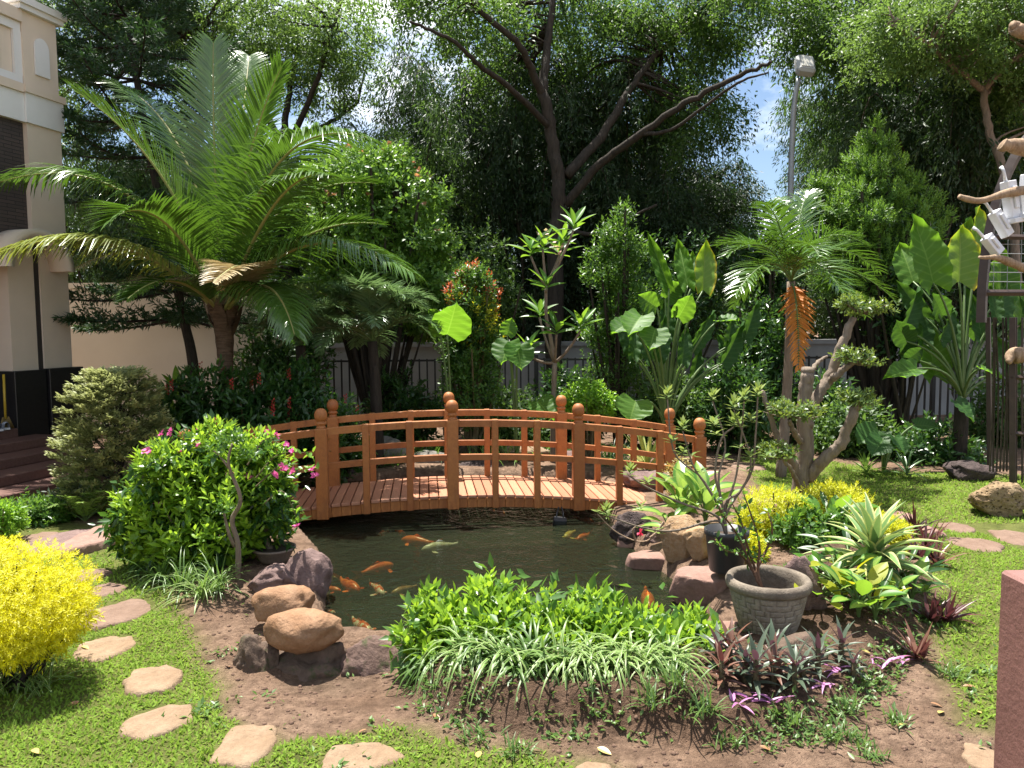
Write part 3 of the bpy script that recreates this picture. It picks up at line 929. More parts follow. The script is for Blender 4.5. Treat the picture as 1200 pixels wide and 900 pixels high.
# ================================================================== BRIDGE
def build_bridge():
    ang = math.atan2(0.128, 1.105)
    root = thing('arched_bridge', 'arched orange wooden footbridge with ball-topped posts crossing the koi pond', 'bridge', (-0.52, 6.53, 0))
    root.rotation_euler.z = ang
    SP, WID = 1.11, 0.84
    arch = lambda u: -0.0505 * (u / SP) ** 2
    slope = lambda u: -0.101 * u / SP ** 2
    DECK = 0.155
    def loc(name, g, mat, parent, loc_=(0, 0, 0), rot=None, smooth=False):
        me = fixn(g.mesh(name, mat, smooth=smooth))
        o = link(name, me, parent, loc_)
        if rot: o.rotation_euler = rot
        return o
    def again(name, me, parent, loc_, rot=None):
        o = link(name, me, parent, loc_)
        if rot: o.rotation_euler = rot
        return o
    # posts with turned ball finials
    g = G(); box(g, (-.05, -.05, -.12), (.05, .05, 0.66), bev=0.006)
    post_me = fixn(g.mesh('post', M_wood, smooth=False))
    g = G()
    lathe(g, [(0.0, 0.66), (.043, .66), (.043, .668), (.036, .676), (.036, .690), (.044, .696), (.047, .703), (.044, .711), (.035, .716), (.035, .724), (.043, .729), (.052, .745), (.055, .765), (.054, .785), (.047, .806), (.034, .822), (.018, .830), (0.0, .832)], 20)
    fin_me = g.mesh('finial', M_wood)
    for v in (0, WID):
        for i in range(-1, 4):
            u = (i - 1) * SP
            p = again('post', post_me, root, (u, v, DECK + arch(u)))
            again('finial', fin_me, p, (0, 0, 0))
    # balusters between posts
    g = G(); box(g, (-.0275, -.036, -.115), (.0275, .022, 0.662), bev=0.004)
    bal_f = fixn(g.mesh('baluster', M_wood, smooth=False))
    g = G(); box(g, (-.0275, -.022, -.115), (.0275, .036, 0.662), bev=0.004)
    bal_b = fixn(g.mesh('baluster', M_wood, smooth=False))
    for v, me in ((0, bal_f), (WID, bal_b)):
        for i in range(-1, 3):
            for k in (1, 2):
                u = (i - 1 + k / 3) * SP
                again('baluster', me, root, (u, v, DECK + arch(u)))
    # rails: one curved piece for each bay
    for v in (0, WID):
        for i in range(-1, 3):
            for z0, z1, nm, t in ((0.598, 0.658, 'top_rail', 0.021), (0.305, 0.358, 'middle_rail', 0.017)):
                g = G()
                us = np.linspace((i - 1) * SP + .045, i * SP - .045, 9)
                V = []
                for u in us:
                    z = DECK + arch(u)
                    V += [(u, v - t, z + z0), (u, v + t, z + z0), (u, v + t, z + z1 - .004), (u, v + t - .004, z + z1), (u, v - t + .004, z + z1), (u, v - t, z + z1 - .004)]
                F = []
                for k in range(8):
                    for q in range(6):
                        F.append([k * 6 + q, k * 6 + (q + 1) % 6, k * 6 + 6 + (q + 1) % 6, k * 6 + 6 + q])
                g.add(V, F)
                loc(nm, g, M_wood, root)
    # deck planks and the fascia boards under their ends
    pw = 0.0835
    n = int(4.62 / pw)
    g = G(); box(g, (-.0368, -.028, -.026), (.0368, WID + .028, 0), bev=0.003)
    plank = fixn(g.mesh('plank', M_deck, smooth=False))
    g = G(); box(g, (-.0405, -.017, -.112), (.0405, .012, -.0275), bev=0.0025)
    fas = fixn(g.mesh('fascia_board', M_wood, smooth=False))
    for k in range(n):
        u = (k - (n - 1) / 2) * pw
        rot = (0, -math.atan(slope(u)), 0)
        jit = random.uniform(-.002, .002)
        again('plank', plank, root, (u, random.uniform(-.004, .004), DECK + arch(u) + jit), rot)
        for v in (0.0, WID):
            again('fascia_board', fas, root, (u, v, DECK + arch(u)), rot)
    # two curved bearers below the deck
    for v in (0.12, WID - .12):
        g = G()
        V, F = [], []
        us = np.linspace(-2.3, 2.3, 25)
        for u in us:
            z = DECK + arch(u)
            V += [(u, v - .03, z - .13), (u, v + .03, z - .13), (u, v + .03, z - .028), (u, v - .03, z - .028)]
        for k in range(24):
            for q in range(4):
                F.append([k * 4 + q, k * 4 + (q + 1) % 4, k * 4 + 4 + (q + 1) % 4, k * 4 + 4 + q])
        g.add(V, F)
        loc('bearer', g, M_wood, root)
build_bridge()

# floodlight hanging under the bridge edge
M_blackplastic = plainmat('black_plastic', (0.012, 0.012, 0.013), None, rough=0.4)
M_lampglass = plainmat('lamp_glass', (0.05, 0.055, 0.06), None, rough=0.1)
fp = at(656, 612, 6.42)
r = thing('floodlight', 'small black floodlight hanging below the bridge edge over the water', 'lamp', fp)
Mx = Matrix.Translation(fp) @ Matrix.Rotation(rad(24), 4, 'X') @ Matrix.Rotation(rad(6), 4, 'Y')
g = G(); box(g, (-.058, -.02, -.045), (.058, .03, .035), bev=.006, M=Mx); box(g, (-.045, .03, -.03), (.045, .05, .02), M=Mx)
part('housing', g, M_blackplastic, r, False)
g = G(); box(g, (-.048, -.0225, -.036), (.048, -.0205, .026), M=Mx)
part('lens', g, M_lampglass, r, False)
g = G(); tube(g, [at(652, 606, 6.45), at(653, 600, 6.5), at(655, 594, 6.53)], .006, 6); tube(g, [at(660, 606, 6.45), at(660, 600, 6.5), at(658, 594, 6.53)], .006, 6)
part('bracket', g, M_blackplastic, r)

# ================================================================== KOI
def koimat(name, a, b_, thr, sc):
    m, nt, bs = newmat(name)
    t = nt.nodes.new('ShaderNodeTexCoord')
    mp = nt.nodes.new('ShaderNodeMapping')
    nt.links.new(t.outputs['Object'], mp.inputs['Vector'])
    oi = nt.nodes.new('ShaderNodeObjectInfo')
    cb = nt.nodes.new('ShaderNodeCombineXYZ')
    nt.links.new(math_(nt, 'MULTIPLY', oi.outputs['Random'], 9.0), cb.inputs[0])
    nt.links.new(cb.outputs[0], mp.inputs['Location'])
    nz = noise_(nt, sc, 2, 0.4, mp.outputs[0])
    c = mixc(nt, mapr(nt, nz, thr - .02, thr + .02), a, b_)
    nt.links.new(c, bs.inputs['Base Color'])
    bs.inputs['Roughness'].default_value = 0.3
    return m
K_or = koimat('orange_koi', (0.70, 0.10, 0.012), (0.82, 0.18, 0.025), 0.5, 9)
K_ow = koimat('orange_white_koi', (0.72, 0.10, 0.012), (0.8, 0.68, 0.52), 0.52, 12)
K_pl = koimat('pale_koi', (0.62, 0.58, 0.40), (0.75, 0.72, 0.6), 0.5, 8)
K_yl = koimat('yellow_koi', (0.66, 0.46, 0.08), (0.72, 0.58, 0.2), 0.5, 8)
K_br = koimat('bronze_koi', (0.30, 0.15, 0.05), (0.42, 0.25, 0.1), 0.5, 8)
def koi_meshes(bend):
    n, m = 15, 12
    t = np.linspace(0, 1, n)
    prof = np.interp(t, [0, .04, .12, .3, .5, .7, .86, 1], [.012, .045, .075, .10, .098, .07, .036, .026])
    hgt = np.interp(t, [0, .04, .12, .3, .5, .7, .86, 1], [.012, .045, .08, .12, .115, .08, .05, .06])
    cx = bend * np.sin(t * 2.6) * t
    V = []
    ang = np.linspace(0, 2 * PI, m, endpoint=False)
    for i in range(n):
        V.append(np.column_stack([cx[i] + prof[i] * np.cos(ang), np.full(m, .38 - t[i] * .8), hgt[i] * np.sin(ang)]))
    i = np.arange(n - 1)[:, None] * m
    j = np.arange(m)[None]
    F = np.stack([i + j, i + (j + 1) % m, i + m + (j + 1) % m, i + m + j], -1).reshape(-1, 4)
    gb = G(); gb.add(np.concatenate(V), F); gb.f.append(np.array([list(range(m - 1, -1, -1))])); gb.m.append(np.array([0]))
    ex, ey = cx[-1], -.42
    sw = bend * 1.3
    gt = G()
    gt.add(A((ex, ey + .03, .05), (ex, ey + .03, -.05), (ex + sw * .3 + .02, ey - .1, .09), (ex + sw * .3, ey - .07, 0), (ex + sw * .3 - .02, ey - .1, -.09), (ex + sw * .8 + .05, ey - .2, .12), (ex + sw * .8 - .05, ey - .2, -.12)), [[0, 3, 2], [0, 1, 3], [1, 4, 3], [2, 3, 5], [3, 4, 6]])
    gf = []
    for s in (-1, 1):
        q = G(); q.add(A((s * .07, .2, -.03), (s * .085, .13, -.03), (s * .2, .08, -.05), (s * .21, .14, -.05), (s * .16, .19, -.04)), [[0, 1, 2, 3, 4]]); gf.append(q)
    gdn = G(); gdn.add(A((cx[5], .12, .10), (cx[7] + .01, .0, .16), (cx[9], -.12, .12), (cx[9], -.14, .07)), [[0, 1, 2, 3]])
    return gb, gt, gf, gdn
KM = [koi_meshes(0.10), koi_meshes(-0.12), koi_meshes(0.02)]
_kcache = {}
def koi(label, hx, hy, tx, ty, mat, var, z=-0.13, scale=1.0):
    h, t = gd(hx, hy, z), gd(tx, ty, z)
    c = (h + t) / 2
    d = h - t
    L = max(0.17, min(0.42, d.length)) * .92 * scale
    r = thing('koi', label, 'fish', c, 'koi swimming in the pond')
    r.rotation_euler.z = math.atan2(-d.x, d.y)
    key = (var, mat.name)
    if key not in _kcache:
        gb, gt, gf, gdn = KM[var]
        _kcache[key] = [('body', gb.mesh('body', mat)), ('tail_fin', gt.mesh('tail_fin', mat)), ('dorsal_fin', gdn.mesh('dorsal_fin', mat)), ('side_fin', gf[0].mesh('side_fin', mat)), ('side_fin', gf[1].mesh('side_fin', mat))]
    r.scale = (L, L, L)
    for nm, me in _kcache[key]:
        link(nm, me, r)
koi('long orange koi swimming beside the pale koi', 463, 631, 514, 638, K_or, 2)
koi('long pale koi below the long orange koi', 482, 646, 546, 637, K_pl, 2)
koi('small white and orange koi nosing ahead of the long orange koi', 440, 628, 458, 622, K_ow, 0)
koi('small orange koi just above the long orange koi', 478, 627, 460, 622, K_or, 1)
koi('slim orange koi alone mid-pond slanting towards the bridge', 468, 659, 420, 676, K_or, 1)
koi('bright orange koi by the flat purple slab', 404, 694, 376, 687, K_or, 0)
koi('dark bronze koi under the edge of the flat purple slab', 384, 666, 390, 690, K_br, 1)
koi('orange koi in the middle of the near shoal', 424, 696, 400, 676, K_or, 0)
koi('orange koi with white patches in the near shoal', 454, 699, 428, 684, K_ow, 1)
koi('bronze koi trailing behind the near shoal', 452, 697, 494, 687, K_br, 0)
koi('orange koi with pale head beside the tan boulders', 400, 718, 358, 718, K_ow, 2)
koi('orange koi with white tail close to the muddy rock', 438, 745, 414, 722, K_ow, 0)
koi('small orange koi at the muddy rock edge', 392, 734, 398, 750, K_or, 1)
koi('pale yellow koi near the floodlight', 658, 632, 678, 622, K_yl, 0)
koi('orange koi next to the yellow koi', 674, 634, 690, 624, K_or, 1)
koi('orange koi in the bridge shade beyond the floodlight', 700, 612, 676, 607, K_or, 0)
koi('orange koi surfacing under the bridge middle', 598, 604, 570, 598, K_or, 1)
koi('orange koi facing out between the bed and the pink stone', 762, 716, 757, 690, K_or, 2, scale=1.2)

# ================================================================== HOUSE, WALLS, FENCE, LAMP, CAGE
M_beige = plainmat('beige_render', (0.70, 0.585, 0.46), (0.63, 0.53, 0.42), 2.5, 0.85, 0.25, 120, 0.2)
M_white = plainmat('white_render', (0.74, 0.73, 0.70), (0.66, 0.65, 0.62), 2, 0.8, 0.2, 120, 0.2)
M_cream = plainmat('cream_render', (0.66, 0.61, 0.53), (0.59, 0.54, 0.47), 1.2, 0.9, 0.25, 90, 0.2)
M_blackstone = plainmat('black_granite', (0.012, 0.011, 0.011), (0.022, 0.02, 0.02), 30, 0.35)
M_step = plainmat('red_brown_granite', (0.13, 0.065, 0.052), (0.19, 0.105, 0.085), 40, 0.45, 0.1, 200)
M_brick, nt, b = newmat('dark_thin_brick')
bt = nt.nodes.new('ShaderNodeTexBrick')
bt.inputs['Scale'].default_value = 1.0
bt.inputs['Brick Width'].default_value = 0.21
bt.inputs['Row Height'].default_value = 0.042
bt.inputs['Mortar Size'].default_value = 0.004
bt.inputs['Color1'].default_value = (0.05, 0.038, 0.034, 1)
bt.inputs['Color2'].default_value = (0.075, 0.055, 0.048, 1)
bt.inputs['Mortar'].default_value = (0.02, 0.017, 0.016, 1)
t_ = nt.nodes.new('ShaderNodeTexCoord'); s_ = nt.nodes.new('ShaderNodeSeparateXYZ'); c_ = nt.nodes.new('ShaderNodeCombineXYZ')
nt.links.new(t_.outputs['Object'], s_.inputs[0]); nt.links.new(s_.outputs[1], c_.inputs[0]); nt.links.new(s_.outputs[2], c_.inputs[1]); nt.links.new(c_.outputs[0], bt.inputs['Vector'])
nt.links.new(bt.outputs['Color'], b.inputs['Base Color']); b.inputs['Roughness'].default_value = 0.7
bump(nt, b, mapr(nt, bt.outputs['Fac'], 0, 1, 1, 0), 0.6, 0.008)
M_darkdoor = plainmat('doorway_shade_colour', (0.012, 0.010, 0.009), (0.02, 0.017, 0.014), 9, 0.5)  # darkness of the doorway void put into the wall colour

house = thing('house', 'beige house with dark brick facade, white trim and black stone plinth beside the steps', 'house', (-5.5, 9.5, 0))
house.rotation_euler.z = -rad(15.7)
def hp(name, mat, boxes, parent=None, bev=0.0, smooth=False):
    g = G()
    for a, b_ in boxes: box(g, a, b_, bev=bev)
    return link(name, fixn(g.mesh(name, mat, smooth=smooth)), parent or house)
hp('wall', M_beige, [((-4, -5, 2.75), (-.12, -.02, 5.0)), ((-4, -.35, 0), (-.4, -.03, 2.75))])
hp('pier', M_beige, [((-.5, -.47, 2.7), (0, 0, 4.03)), ((-.5, -.47, 4.42), (.0, 0, 5.3))])
hp('pier_band', M_white, [((-.52, -.49, 4.03), (.03, .03, 4.37))])
hp('pier_ledge', M_beige, [((-.54, -.51, 4.37), (.055, .05, 4.45))])
cap = hp('pier_cap', M_white, [((-.55, -.53, 5.3), (.06, .06, 5.36)), ((-.58, -.56, 5.36), (.09, .09, 5.44))])
hp('pier_foot', M_beige, [((-.45, -.40, 1.15), (.0, -.0, 2.7)), ((-.45, -.80, 1.15), (-.03, -.46, 2.7))])
hp('drainpipe', plainmat('dark_pipe', (0.03, 0.025, 0.022)), [((-.1, -.457, 0.9), (-.02, -.403, 2.7))])
# arched niche on the pier
g = G()
P = [(0.003, -.33, 4.62), (0.003, -.13, 4.62)] + [(0.003, -.23 + .10 * math.cos(a), 4.94 + .12 * math.sin(a)) for a in np.linspace(0, PI, 13)]
Q = [(x + .018, y, z) for x, y, z in P]
k = len(P)
g.add(P + Q, [list(range(k, 2 * k))]); g.f.append(np.array([[i, (i + 1) % k, k + (i + 1) % k, k + i] for i in range(k)])); g.m.append(np.zeros(k, int))
link('arched_panel', fixn(g.mesh('arched_panel', M_white, smooth=False)), house)
bp_ = hp('brick_panel', M_brick, [((-.12, -5, 2.72), (-.06, -.475, 4.03))])
hp('white_band', M_white, [((-.12, -5, 4.032), (.0, -.492, 4.36))])
hp('ledge', M_beige, [((-.14, -5, 4.362), (.03, -.512, 4.46))])
bal = hp('balustrade', M_white, [((-.1, -5, 4.462), (-.02, -.475, 4.56)), ((-.1, -5, 5.06), (-.02, -.475, 5.16))] + [((-.1, y - .05, 4.56), (-.02, y + .05, 5.06)) for y in np.arange(-.52, -5, -.30)])
for y in np.arange(-.67, -2.2, -.30):
    hp('panel', M_beige, [((-.09, y - .097, 4.562), (-.055, y + .097, 5.058))], bal)
hp('parapet_rail', M_beige, [((-.16, -5, 5.162), (.02, -.477, 5.30))])
# arched canopy over the door
g = G()
n = 20
V, F = [], []
for x in (-.12, .28):
    for r_ in (0.36, 0.46):
        for a in np.linspace(0, PI, n):
            V.append((x, -.62 + r_ * math.cos(a), 2.32 + r_ * math.sin(a)))
def idx(xi, ri, k): return (xi * 2 + ri) * n + k
for k in range(n - 1):
    F += [[idx(0, 1, k), idx(0, 1, k + 1), idx(1, 1, k + 1), idx(1, 1, k)], [idx(0, 0, k), idx(1, 0, k), idx(1, 0, k + 1), idx(0, 0, k + 1)], [idx(1, 0, k), idx(1, 1, k), idx(1, 1, k + 1), idx(1, 0, k + 1)], [idx(0, 0, k), idx(0, 0, k + 1), idx(0, 1, k + 1), idx(0, 1, k)]]
g.add(V, F)
link('arched_canopy', fixn(g.mesh('arched_canopy', M_beige)), house)
hp('canopy_ceiling', M_beige, [((-1.2, -5, 2.40), (-.02, -.84, 2.70))])
hp('plinth', M_blackstone, [((-.5, -.86, 0), (.06, -.44, 1.15)), ((-.5, -.42, 0), (.09, .08, 1.16))], bev=.006)
hp('plinth_joint', M_blackstone, [((-.5, -.44, 0), (.03, -.42, 1.12))])
door = hp('door', M_darkdoor, [((-1.3, -5, 0.45), (-1.2, -.3, 2.70))])  # dark wall closing the doorway void, its shade in the colour
hp('door_panel', M_darkdoor, [((-1.2, -1.9, 0.7), (-1.17, -1.3, 2.3)), ((-1.2, -2.7, 0.7), (-1.17, -2.1, 2.3))], door)
hp('landing', M_step, [((-1.3, -5, .3), (.08, -.87, .5))], bev=.008)
for k in range(4):
    z1 = .40 - .10 * k
    x1 = .42 + .36 * k
    y1 = -.62 + .10 * k
    hp('step', M_step, [((-.05 if k == 0 else x1 - .40, -5, z1 - (.10 if k < 3 else .16)), (x1, y1, z1))], bev=.008)
# broom and shoes by the door
HM = Matrix.Translation((-5.5, 9.5, 0)) @ Matrix.Rotation(-rad(15.7), 4, 'Z')
M_yel = plainmat('yellow_broom_handle', (0.50, 0.33, 0.03), None, rough=0.4)
bl = HM @ Vector((.02, -.97, .5))
r = thing('broom', 'yellow handled broom leaning on the black plinth at the doorway', 'broom', bl)
g = G(); tube(g, [HM @ Vector((.02, -.97, .62)), HM @ Vector((-.02, -.93, 1.12))], .014, 8); part('handle', g, M_yel, r)
g = G()
for q in np.linspace(-.09, .09, 15):
    tube(g, [HM @ Vector((.02, -.97 + q * .4, .64)), HM @ Vector((.03, -.97 + q, .505))], .006, 4)
part('bristles', g, plainmat('broom_bristles', (0.24, 0.16, 0.05), None), r)
M_shoe = plainmat('white_shoe_fabric', (0.5, 0.52, 0.56), (0.22, 0.26, 0.34), 30, 0.8)
M_sole = plainmat('shoe_sole', (0.72, 0.72, 0.72), None, rough=0.6)
for k, (sx, sy, rz, lab) in enumerate([(-.02, -.98, 1.2, 'grey white shoe on the landing next to the broom'), (.0, -1.1, 1.35, 'grey white shoe in the middle of the row on the landing'), (-.03, -1.22, 1.1, 'grey white shoe farthest from the broom on the landing')]):
    p = HM @ Vector((sx, sy, .502))
    r = thing('shoe', lab, 'shoe', p, 'shoes on the landing')
    r.rotation_euler.z = rz - .27
    t = np.linspace(0, 1, 10)
    V = []
    for i in range(10):
        w = np.interp(t[i], [0, .2, .6, .85, 1], [.028, .036, .042, .045, .018])
        h = np.interp(t[i], [0, .15, .45, .7, 1], [.085, .095, .07, .05, .03])
        a = np.linspace(0, PI, 8)
        V.append(np.column_stack([w * np.cos(a), np.full(8, -.13 + .26 * t[i]), .02 + (h - .02) * np.sin(a) ** .7]))
    i = np.arange(9)[:, None] * 8; j = np.arange(7)[None]
    F = np.stack([i + j, i + j + 1, i + 8 + j + 1, i + 8 + j], -1).reshape(-1, 4)
    g = G(); g.add(np.concatenate(V), F); link('upper', fixn(g.mesh('upper', M_shoe)), r)
    g = G()
    V2 = []
    for z in (0, .022):
        V2 += [(s * (np.interp(tt, [0, .2, .6, .85, 1], [.03, .038, .044, .047, .02])), -.132 + .264 * tt, z) for s, tt in [(1, q) for q in t] + [(-1, q) for q in t[::-1]]]
    F2 = [list(range(20, 40)), list(range(19, -1, -1))]
    g.add(V2, F2); g.f.append(np.array([[q, (q + 1) % 20, 20 + (q + 1) % 20, 20 + q] for q in range(20)])); g.m.append(np.zeros(20, int))
    link('sole', fixn(g.mesh('sole', M_sole, smooth=False)), r)

# cream garden wall behind the palm
r = thing('garden_wall', 'plain cream rendered wall behind the coconut palm', 'wall', (-6.2, 12.0, 0))
g = G(); box(g, (-9.0, 11.9, -.1), (-3.7, 12.1, 2.27)); part('wall_face', g, M_cream, r, False)
g = G(); box(g, (-9.0, 11.86, 2.27), (-3.66, 12.14, 2.35)); part('coping', g, M_cream, r, False)
M_conc = plainmat('grey_concrete', (0.33, 0.33, 0.32), (0.24, 0.24, 0.235), 1.5, 0.9, 0.3, 60, 0.2)
r = thing('boundary_wall', 'long pale grey concrete wall beyond the dark railing', 'wall', (1, 13.6, 0))
x = -3.6
g = G(); box(g, (-3.6, 13.55, -.1), (11.5, 13.7, 1.28)); part('wall_face', g, M_conc, r, False)
g = G(); box(g, (-3.6, 13.5, 1.28), (11.5, 13.75, 1.36)); part('coping', g, M_conc, r, False)
# dark railing
M_iron = plainmat('black_iron', (0.012, 0.012, 0.013), (0.025, 0.022, 0.02), 20, 0.55)
FY = 11.2
r = thing('railing_fence', 'dark iron bar fence running behind the garden plants', 'fence', (1.0, FY, 0))
g = G(); box(g, (-.011, -.011, 0.02), (.011, .011, 1.16)); bar = g.mesh('bar', M_iron, smooth=False)
g = G(); box(g, (-.03, -.03, -.05), (.03, .03, 1.22), bev=.004); post = g.mesh('fence_post', M_iron, smooth=False)
xs_ = np.arange(-3.55, 7.3, 0.115)
for q, x in enumerate(xs_):
    link('fence_post' if q % 17 == 0 else 'bar', post if q % 17 == 0 else bar, r, (x - 1.0, 0, 0))
for z in (0.14, 1.12):
    for q in range(0, len(xs_) - 17, 17):
        g = G(); box(g, (xs_[q] + .03, FY - .013, z), (xs_[q + 17] - .03, FY + .013, z + .03)); part('rail', g, M_iron, r, False)

# street lamp
M_galv = plainmat('galvanised_steel', (0.33, 0.34, 0.35), (0.27, 0.28, 0.29), 6, 0.5, metal=0.4)
LY = 12.6
lb = Vector((at(925, 245, LY).x, LY, 0))
r = thing('street_lamp', 'tall grey street lamp rising behind the garden trees', 'street lamp', lb)
pth = smoothpath([lb, at(926, 245, LY), at(928, 170, LY), at(931, 120, LY), at(936, 92, LY)], 20)
g = G(); tube(g, pth, np.linspace(.05, .04, 20), 12); part('pole', g, M_galv, r)
hc = at(943, 78, LY)
Mx = Matrix.Translation(hc) @ Matrix.Rotation(rad(8), 4, 'Y') @ Matrix.Rotation(rad(-35), 4, 'X')
g = G(); box(g, (-.15, -.09, -.19), (.15, .08, .20), bev=.045, M=Mx); hd = part('lamp_head', g, plainmat('lamp_housing', (0.36, 0.36, 0.35), None, rough=0.5), r, False)
g = G(); box(g, (-.095, -.102, -.12), (.095, -.091, .14), M=Mx)
o = link('lamp_glass', g.mesh('lamp_glass', plainmat('prismatic_glass', (0.55, 0.53, 0.46), (0.35, 0.33, 0.28), 14, 0.15), lb, False), hd)

# red brown terrace pillar close to the camera
M_redp = plainmat('red_brown_paint', (0.25, 0.122, 0.10), (0.18, 0.085, 0.07), 5, 0.6, 0.35, 60)
g = G()
pf = at(1171.5, 667, 1.5)
box(g, (pf.x, 1.05, -.05), (pf.x + .30, 1.5, pf.z), bev=.006)
o = solo('terrace_pillar', g, M_redp, (pf.x + .15, 1.28, 0), 'square red brown terrace pillar close by at the lawn edge', 'pillar', smooth=False)

# ---- aviary cage with curved frame
M_brownsteel = plainmat('brown_steel', (0.035, 0.022, 0.018), (0.06, 0.038, 0.03), 10, 0.5)
CY = 7.2
cb = Vector((at(1152, 545, CY).x, CY, 0))
r = thing('bird_cage_frame', 'tall dark brown steel cage frame with wire sides at the lawn edge', 'cage', cb)
def P7(px, py, dy=0.0): return at(px, py, CY + dy)
def bar_(name, pts, w, mat=M_brownsteel, n=4):
    g = G(); tube(g, pts, w, n); return part(name, g, mat, r, False)
curve = [P7(1150, 378), P7(1152, 330), P7(1158, 280), P7(1170, 230), P7(1184, 195), P7(1202, 165), P7(1230, 138)]
bar_('curved_post', smoothpath(curve, 18), .052)
bar_('lower_post', [P7(1187, 560) - Vector((0, 0, .05)), P7(1187, 372)], .035)
bar_('lower_post', [P7(1160, 548, .9) - Vector((0, 0, .05)), P7(1158, 372, .9)], .03)
bar_('crossbar', [P7(1152, 343), P7(1260, 343)], .03)
bar_('crossbar', [P7(1158, 277), P7(1260, 279)], .026)
bar_('crossbar', [P7(1152, 372), P7(1152, 372, 1.6)], .03)
bar_('crossbar', [P7(1184, 442), P7(1290, 446)], .022)
bar_('crossbar', [P7(1184, 508), P7(1290, 512)], .022)
for k in range(5):
    bar_('wire', [P7(1154, 286 + k * 11), P7(1262, 287 + k * 11)], .0035, M_galv)
for k in range(6):
    bar_('wire', [P7(1166 + k * 16, 250), P7(1164 + k * 16, 343)], .003, M_galv)
for k in range(16):
    x = 1191 + k * 7
    bar_('bar', [P7(x, 372), P7(x, 562) - Vector((0, 0, .03))], .010)
for k in range(7):
    bar_('reed', smoothpath([P7(1160 + k * 4, 548, .4) - Vector((0, 0, .04)), P7(1161 + k * 4 + random.uniform(-3, 3), 460, .4), P7(1163 + k * 3.4 + random.uniform(-4, 4), 372, .4)], 8), .009, M_black_stem, 5)
def drift(label, pts, rr, seed, n=18):
    rg = np.random.default_rng(seed)
    P = smoothpath(pts, n)
    P = P + rg.normal(size=P.shape) * 0.0015
    g = G(); R = np.interp(np.linspace(0, 1, n), np.linspace(0, 1, len(rr)), rr) * (1 + .16 * np.sin(np.linspace(0, 9, n) + seed) + .05 * rg.normal(size=n)); P = P + np.column_stack([np.zeros(n), np.sin(np.linspace(0, 7, n) * 1.7 + seed), np.cos(np.linspace(0, 8, n) + seed)]) * .012; tube(g, P, R, 9)
    solo('driftwood_branch', g, M_dead, tuple(P[n // 2]), label, 'branch', 'driftwood perches on the cage')
drift('pale driftwood perch sticking out between the white ornaments', [P7(1125, 231, -.25), P7(1150, 234, -.22), P7(1180, 228, -.2), P7(1225, 218, -.15)], [.02, .032, .036, .04], 1)
drift('thick driftwood stub high on the cage', [P7(1175, 168, -.2), P7(1188, 172, -.18), P7(1230, 182, -.1)], [.05, .065, .07], 2)
drift('pointed driftwood perch under the white ornaments', [P7(1147, 300, -.3), P7(1168, 303, -.25), P7(1195, 312, -.2), P7(1235, 322, -.15)], [.014, .03, .036, .04], 3)
drift('short driftwood stump on the lower cage rail', [P7(1180, 424, -.1), P7(1192, 416, -.08), P7(1230, 408, -.05)], [.03, .07, .085], 4)
drift('highest driftwood branch above the cage', [P7(1186, 30, -.1), P7(1200, 38, -.1), P7(1240, 52, -.1)], [.045, .055, .06], 5)
M_whitep = plainmat('white_painted_wood', (0.72, 0.73, 0.75), (0.64, 0.65, 0.68), 8, 0.5, 0.1, 60)
for k, (x, y, an, w, h, d, lab) in enumerate([(1184, 234, -10, .11, .34, .09, 'large white wooden nest box hanging highest on the cage'), (1173, 262, -32, .10, .26, .08, 'tilted white wooden nest box hung in the middle of the cage'),
                                             (1163, 287, -40, .10, .20, .08, 'lowest white wooden nest box with a forked foot'), (1204, 228, 4, .12, .36, .1, 'white wooden nest box cut off by the photo edge')]):
    c = P7(x, y, -.12)
    r2 = thing('nest_box', lab, 'nest box', c, 'white nest boxes on the cage')
    Mx = Matrix.Translation(c) @ Matrix.Rotation(rad(-an * -1), 4, 'Y') @ Matrix.Rotation(rad(20), 4, 'Z')
    g = G(); box(g, (-w / 2, -d / 2, -h / 2), (w / 2, d / 2, h / 2), bev=.006, M=Mx); part('box', g, M_whitep, r2, False)
    if k in (0, 3):
        g = G(); box(g, (-w / 2 - .02, -d / 2 - .03, -h / 2 - .05), (w / 2 + .02, d / 2 + .02, -h / 2 - .002), bev=.006, M=Mx); part('tray', g, M_whitep, r2, False)
    g = G(); box(g, (-w / 2 + .03, -d / 2 - .022, -h / 4), (w / 2 - .03, -d / 2 - .002, h / 3), bev=.004, M=Mx); part('front_board', g, M_whitep, r2, False)
    g = G(); tube(g, [Mx @ Vector((-w / 4, 0, h / 2)), Mx @ Vector((-w / 3, 0, h / 2 + .10)), Mx @ Vector((-w / 3, .02, h / 2 + .14))], [.016, .013, .018], 8); part('hanger', g, M_whitep, r2)

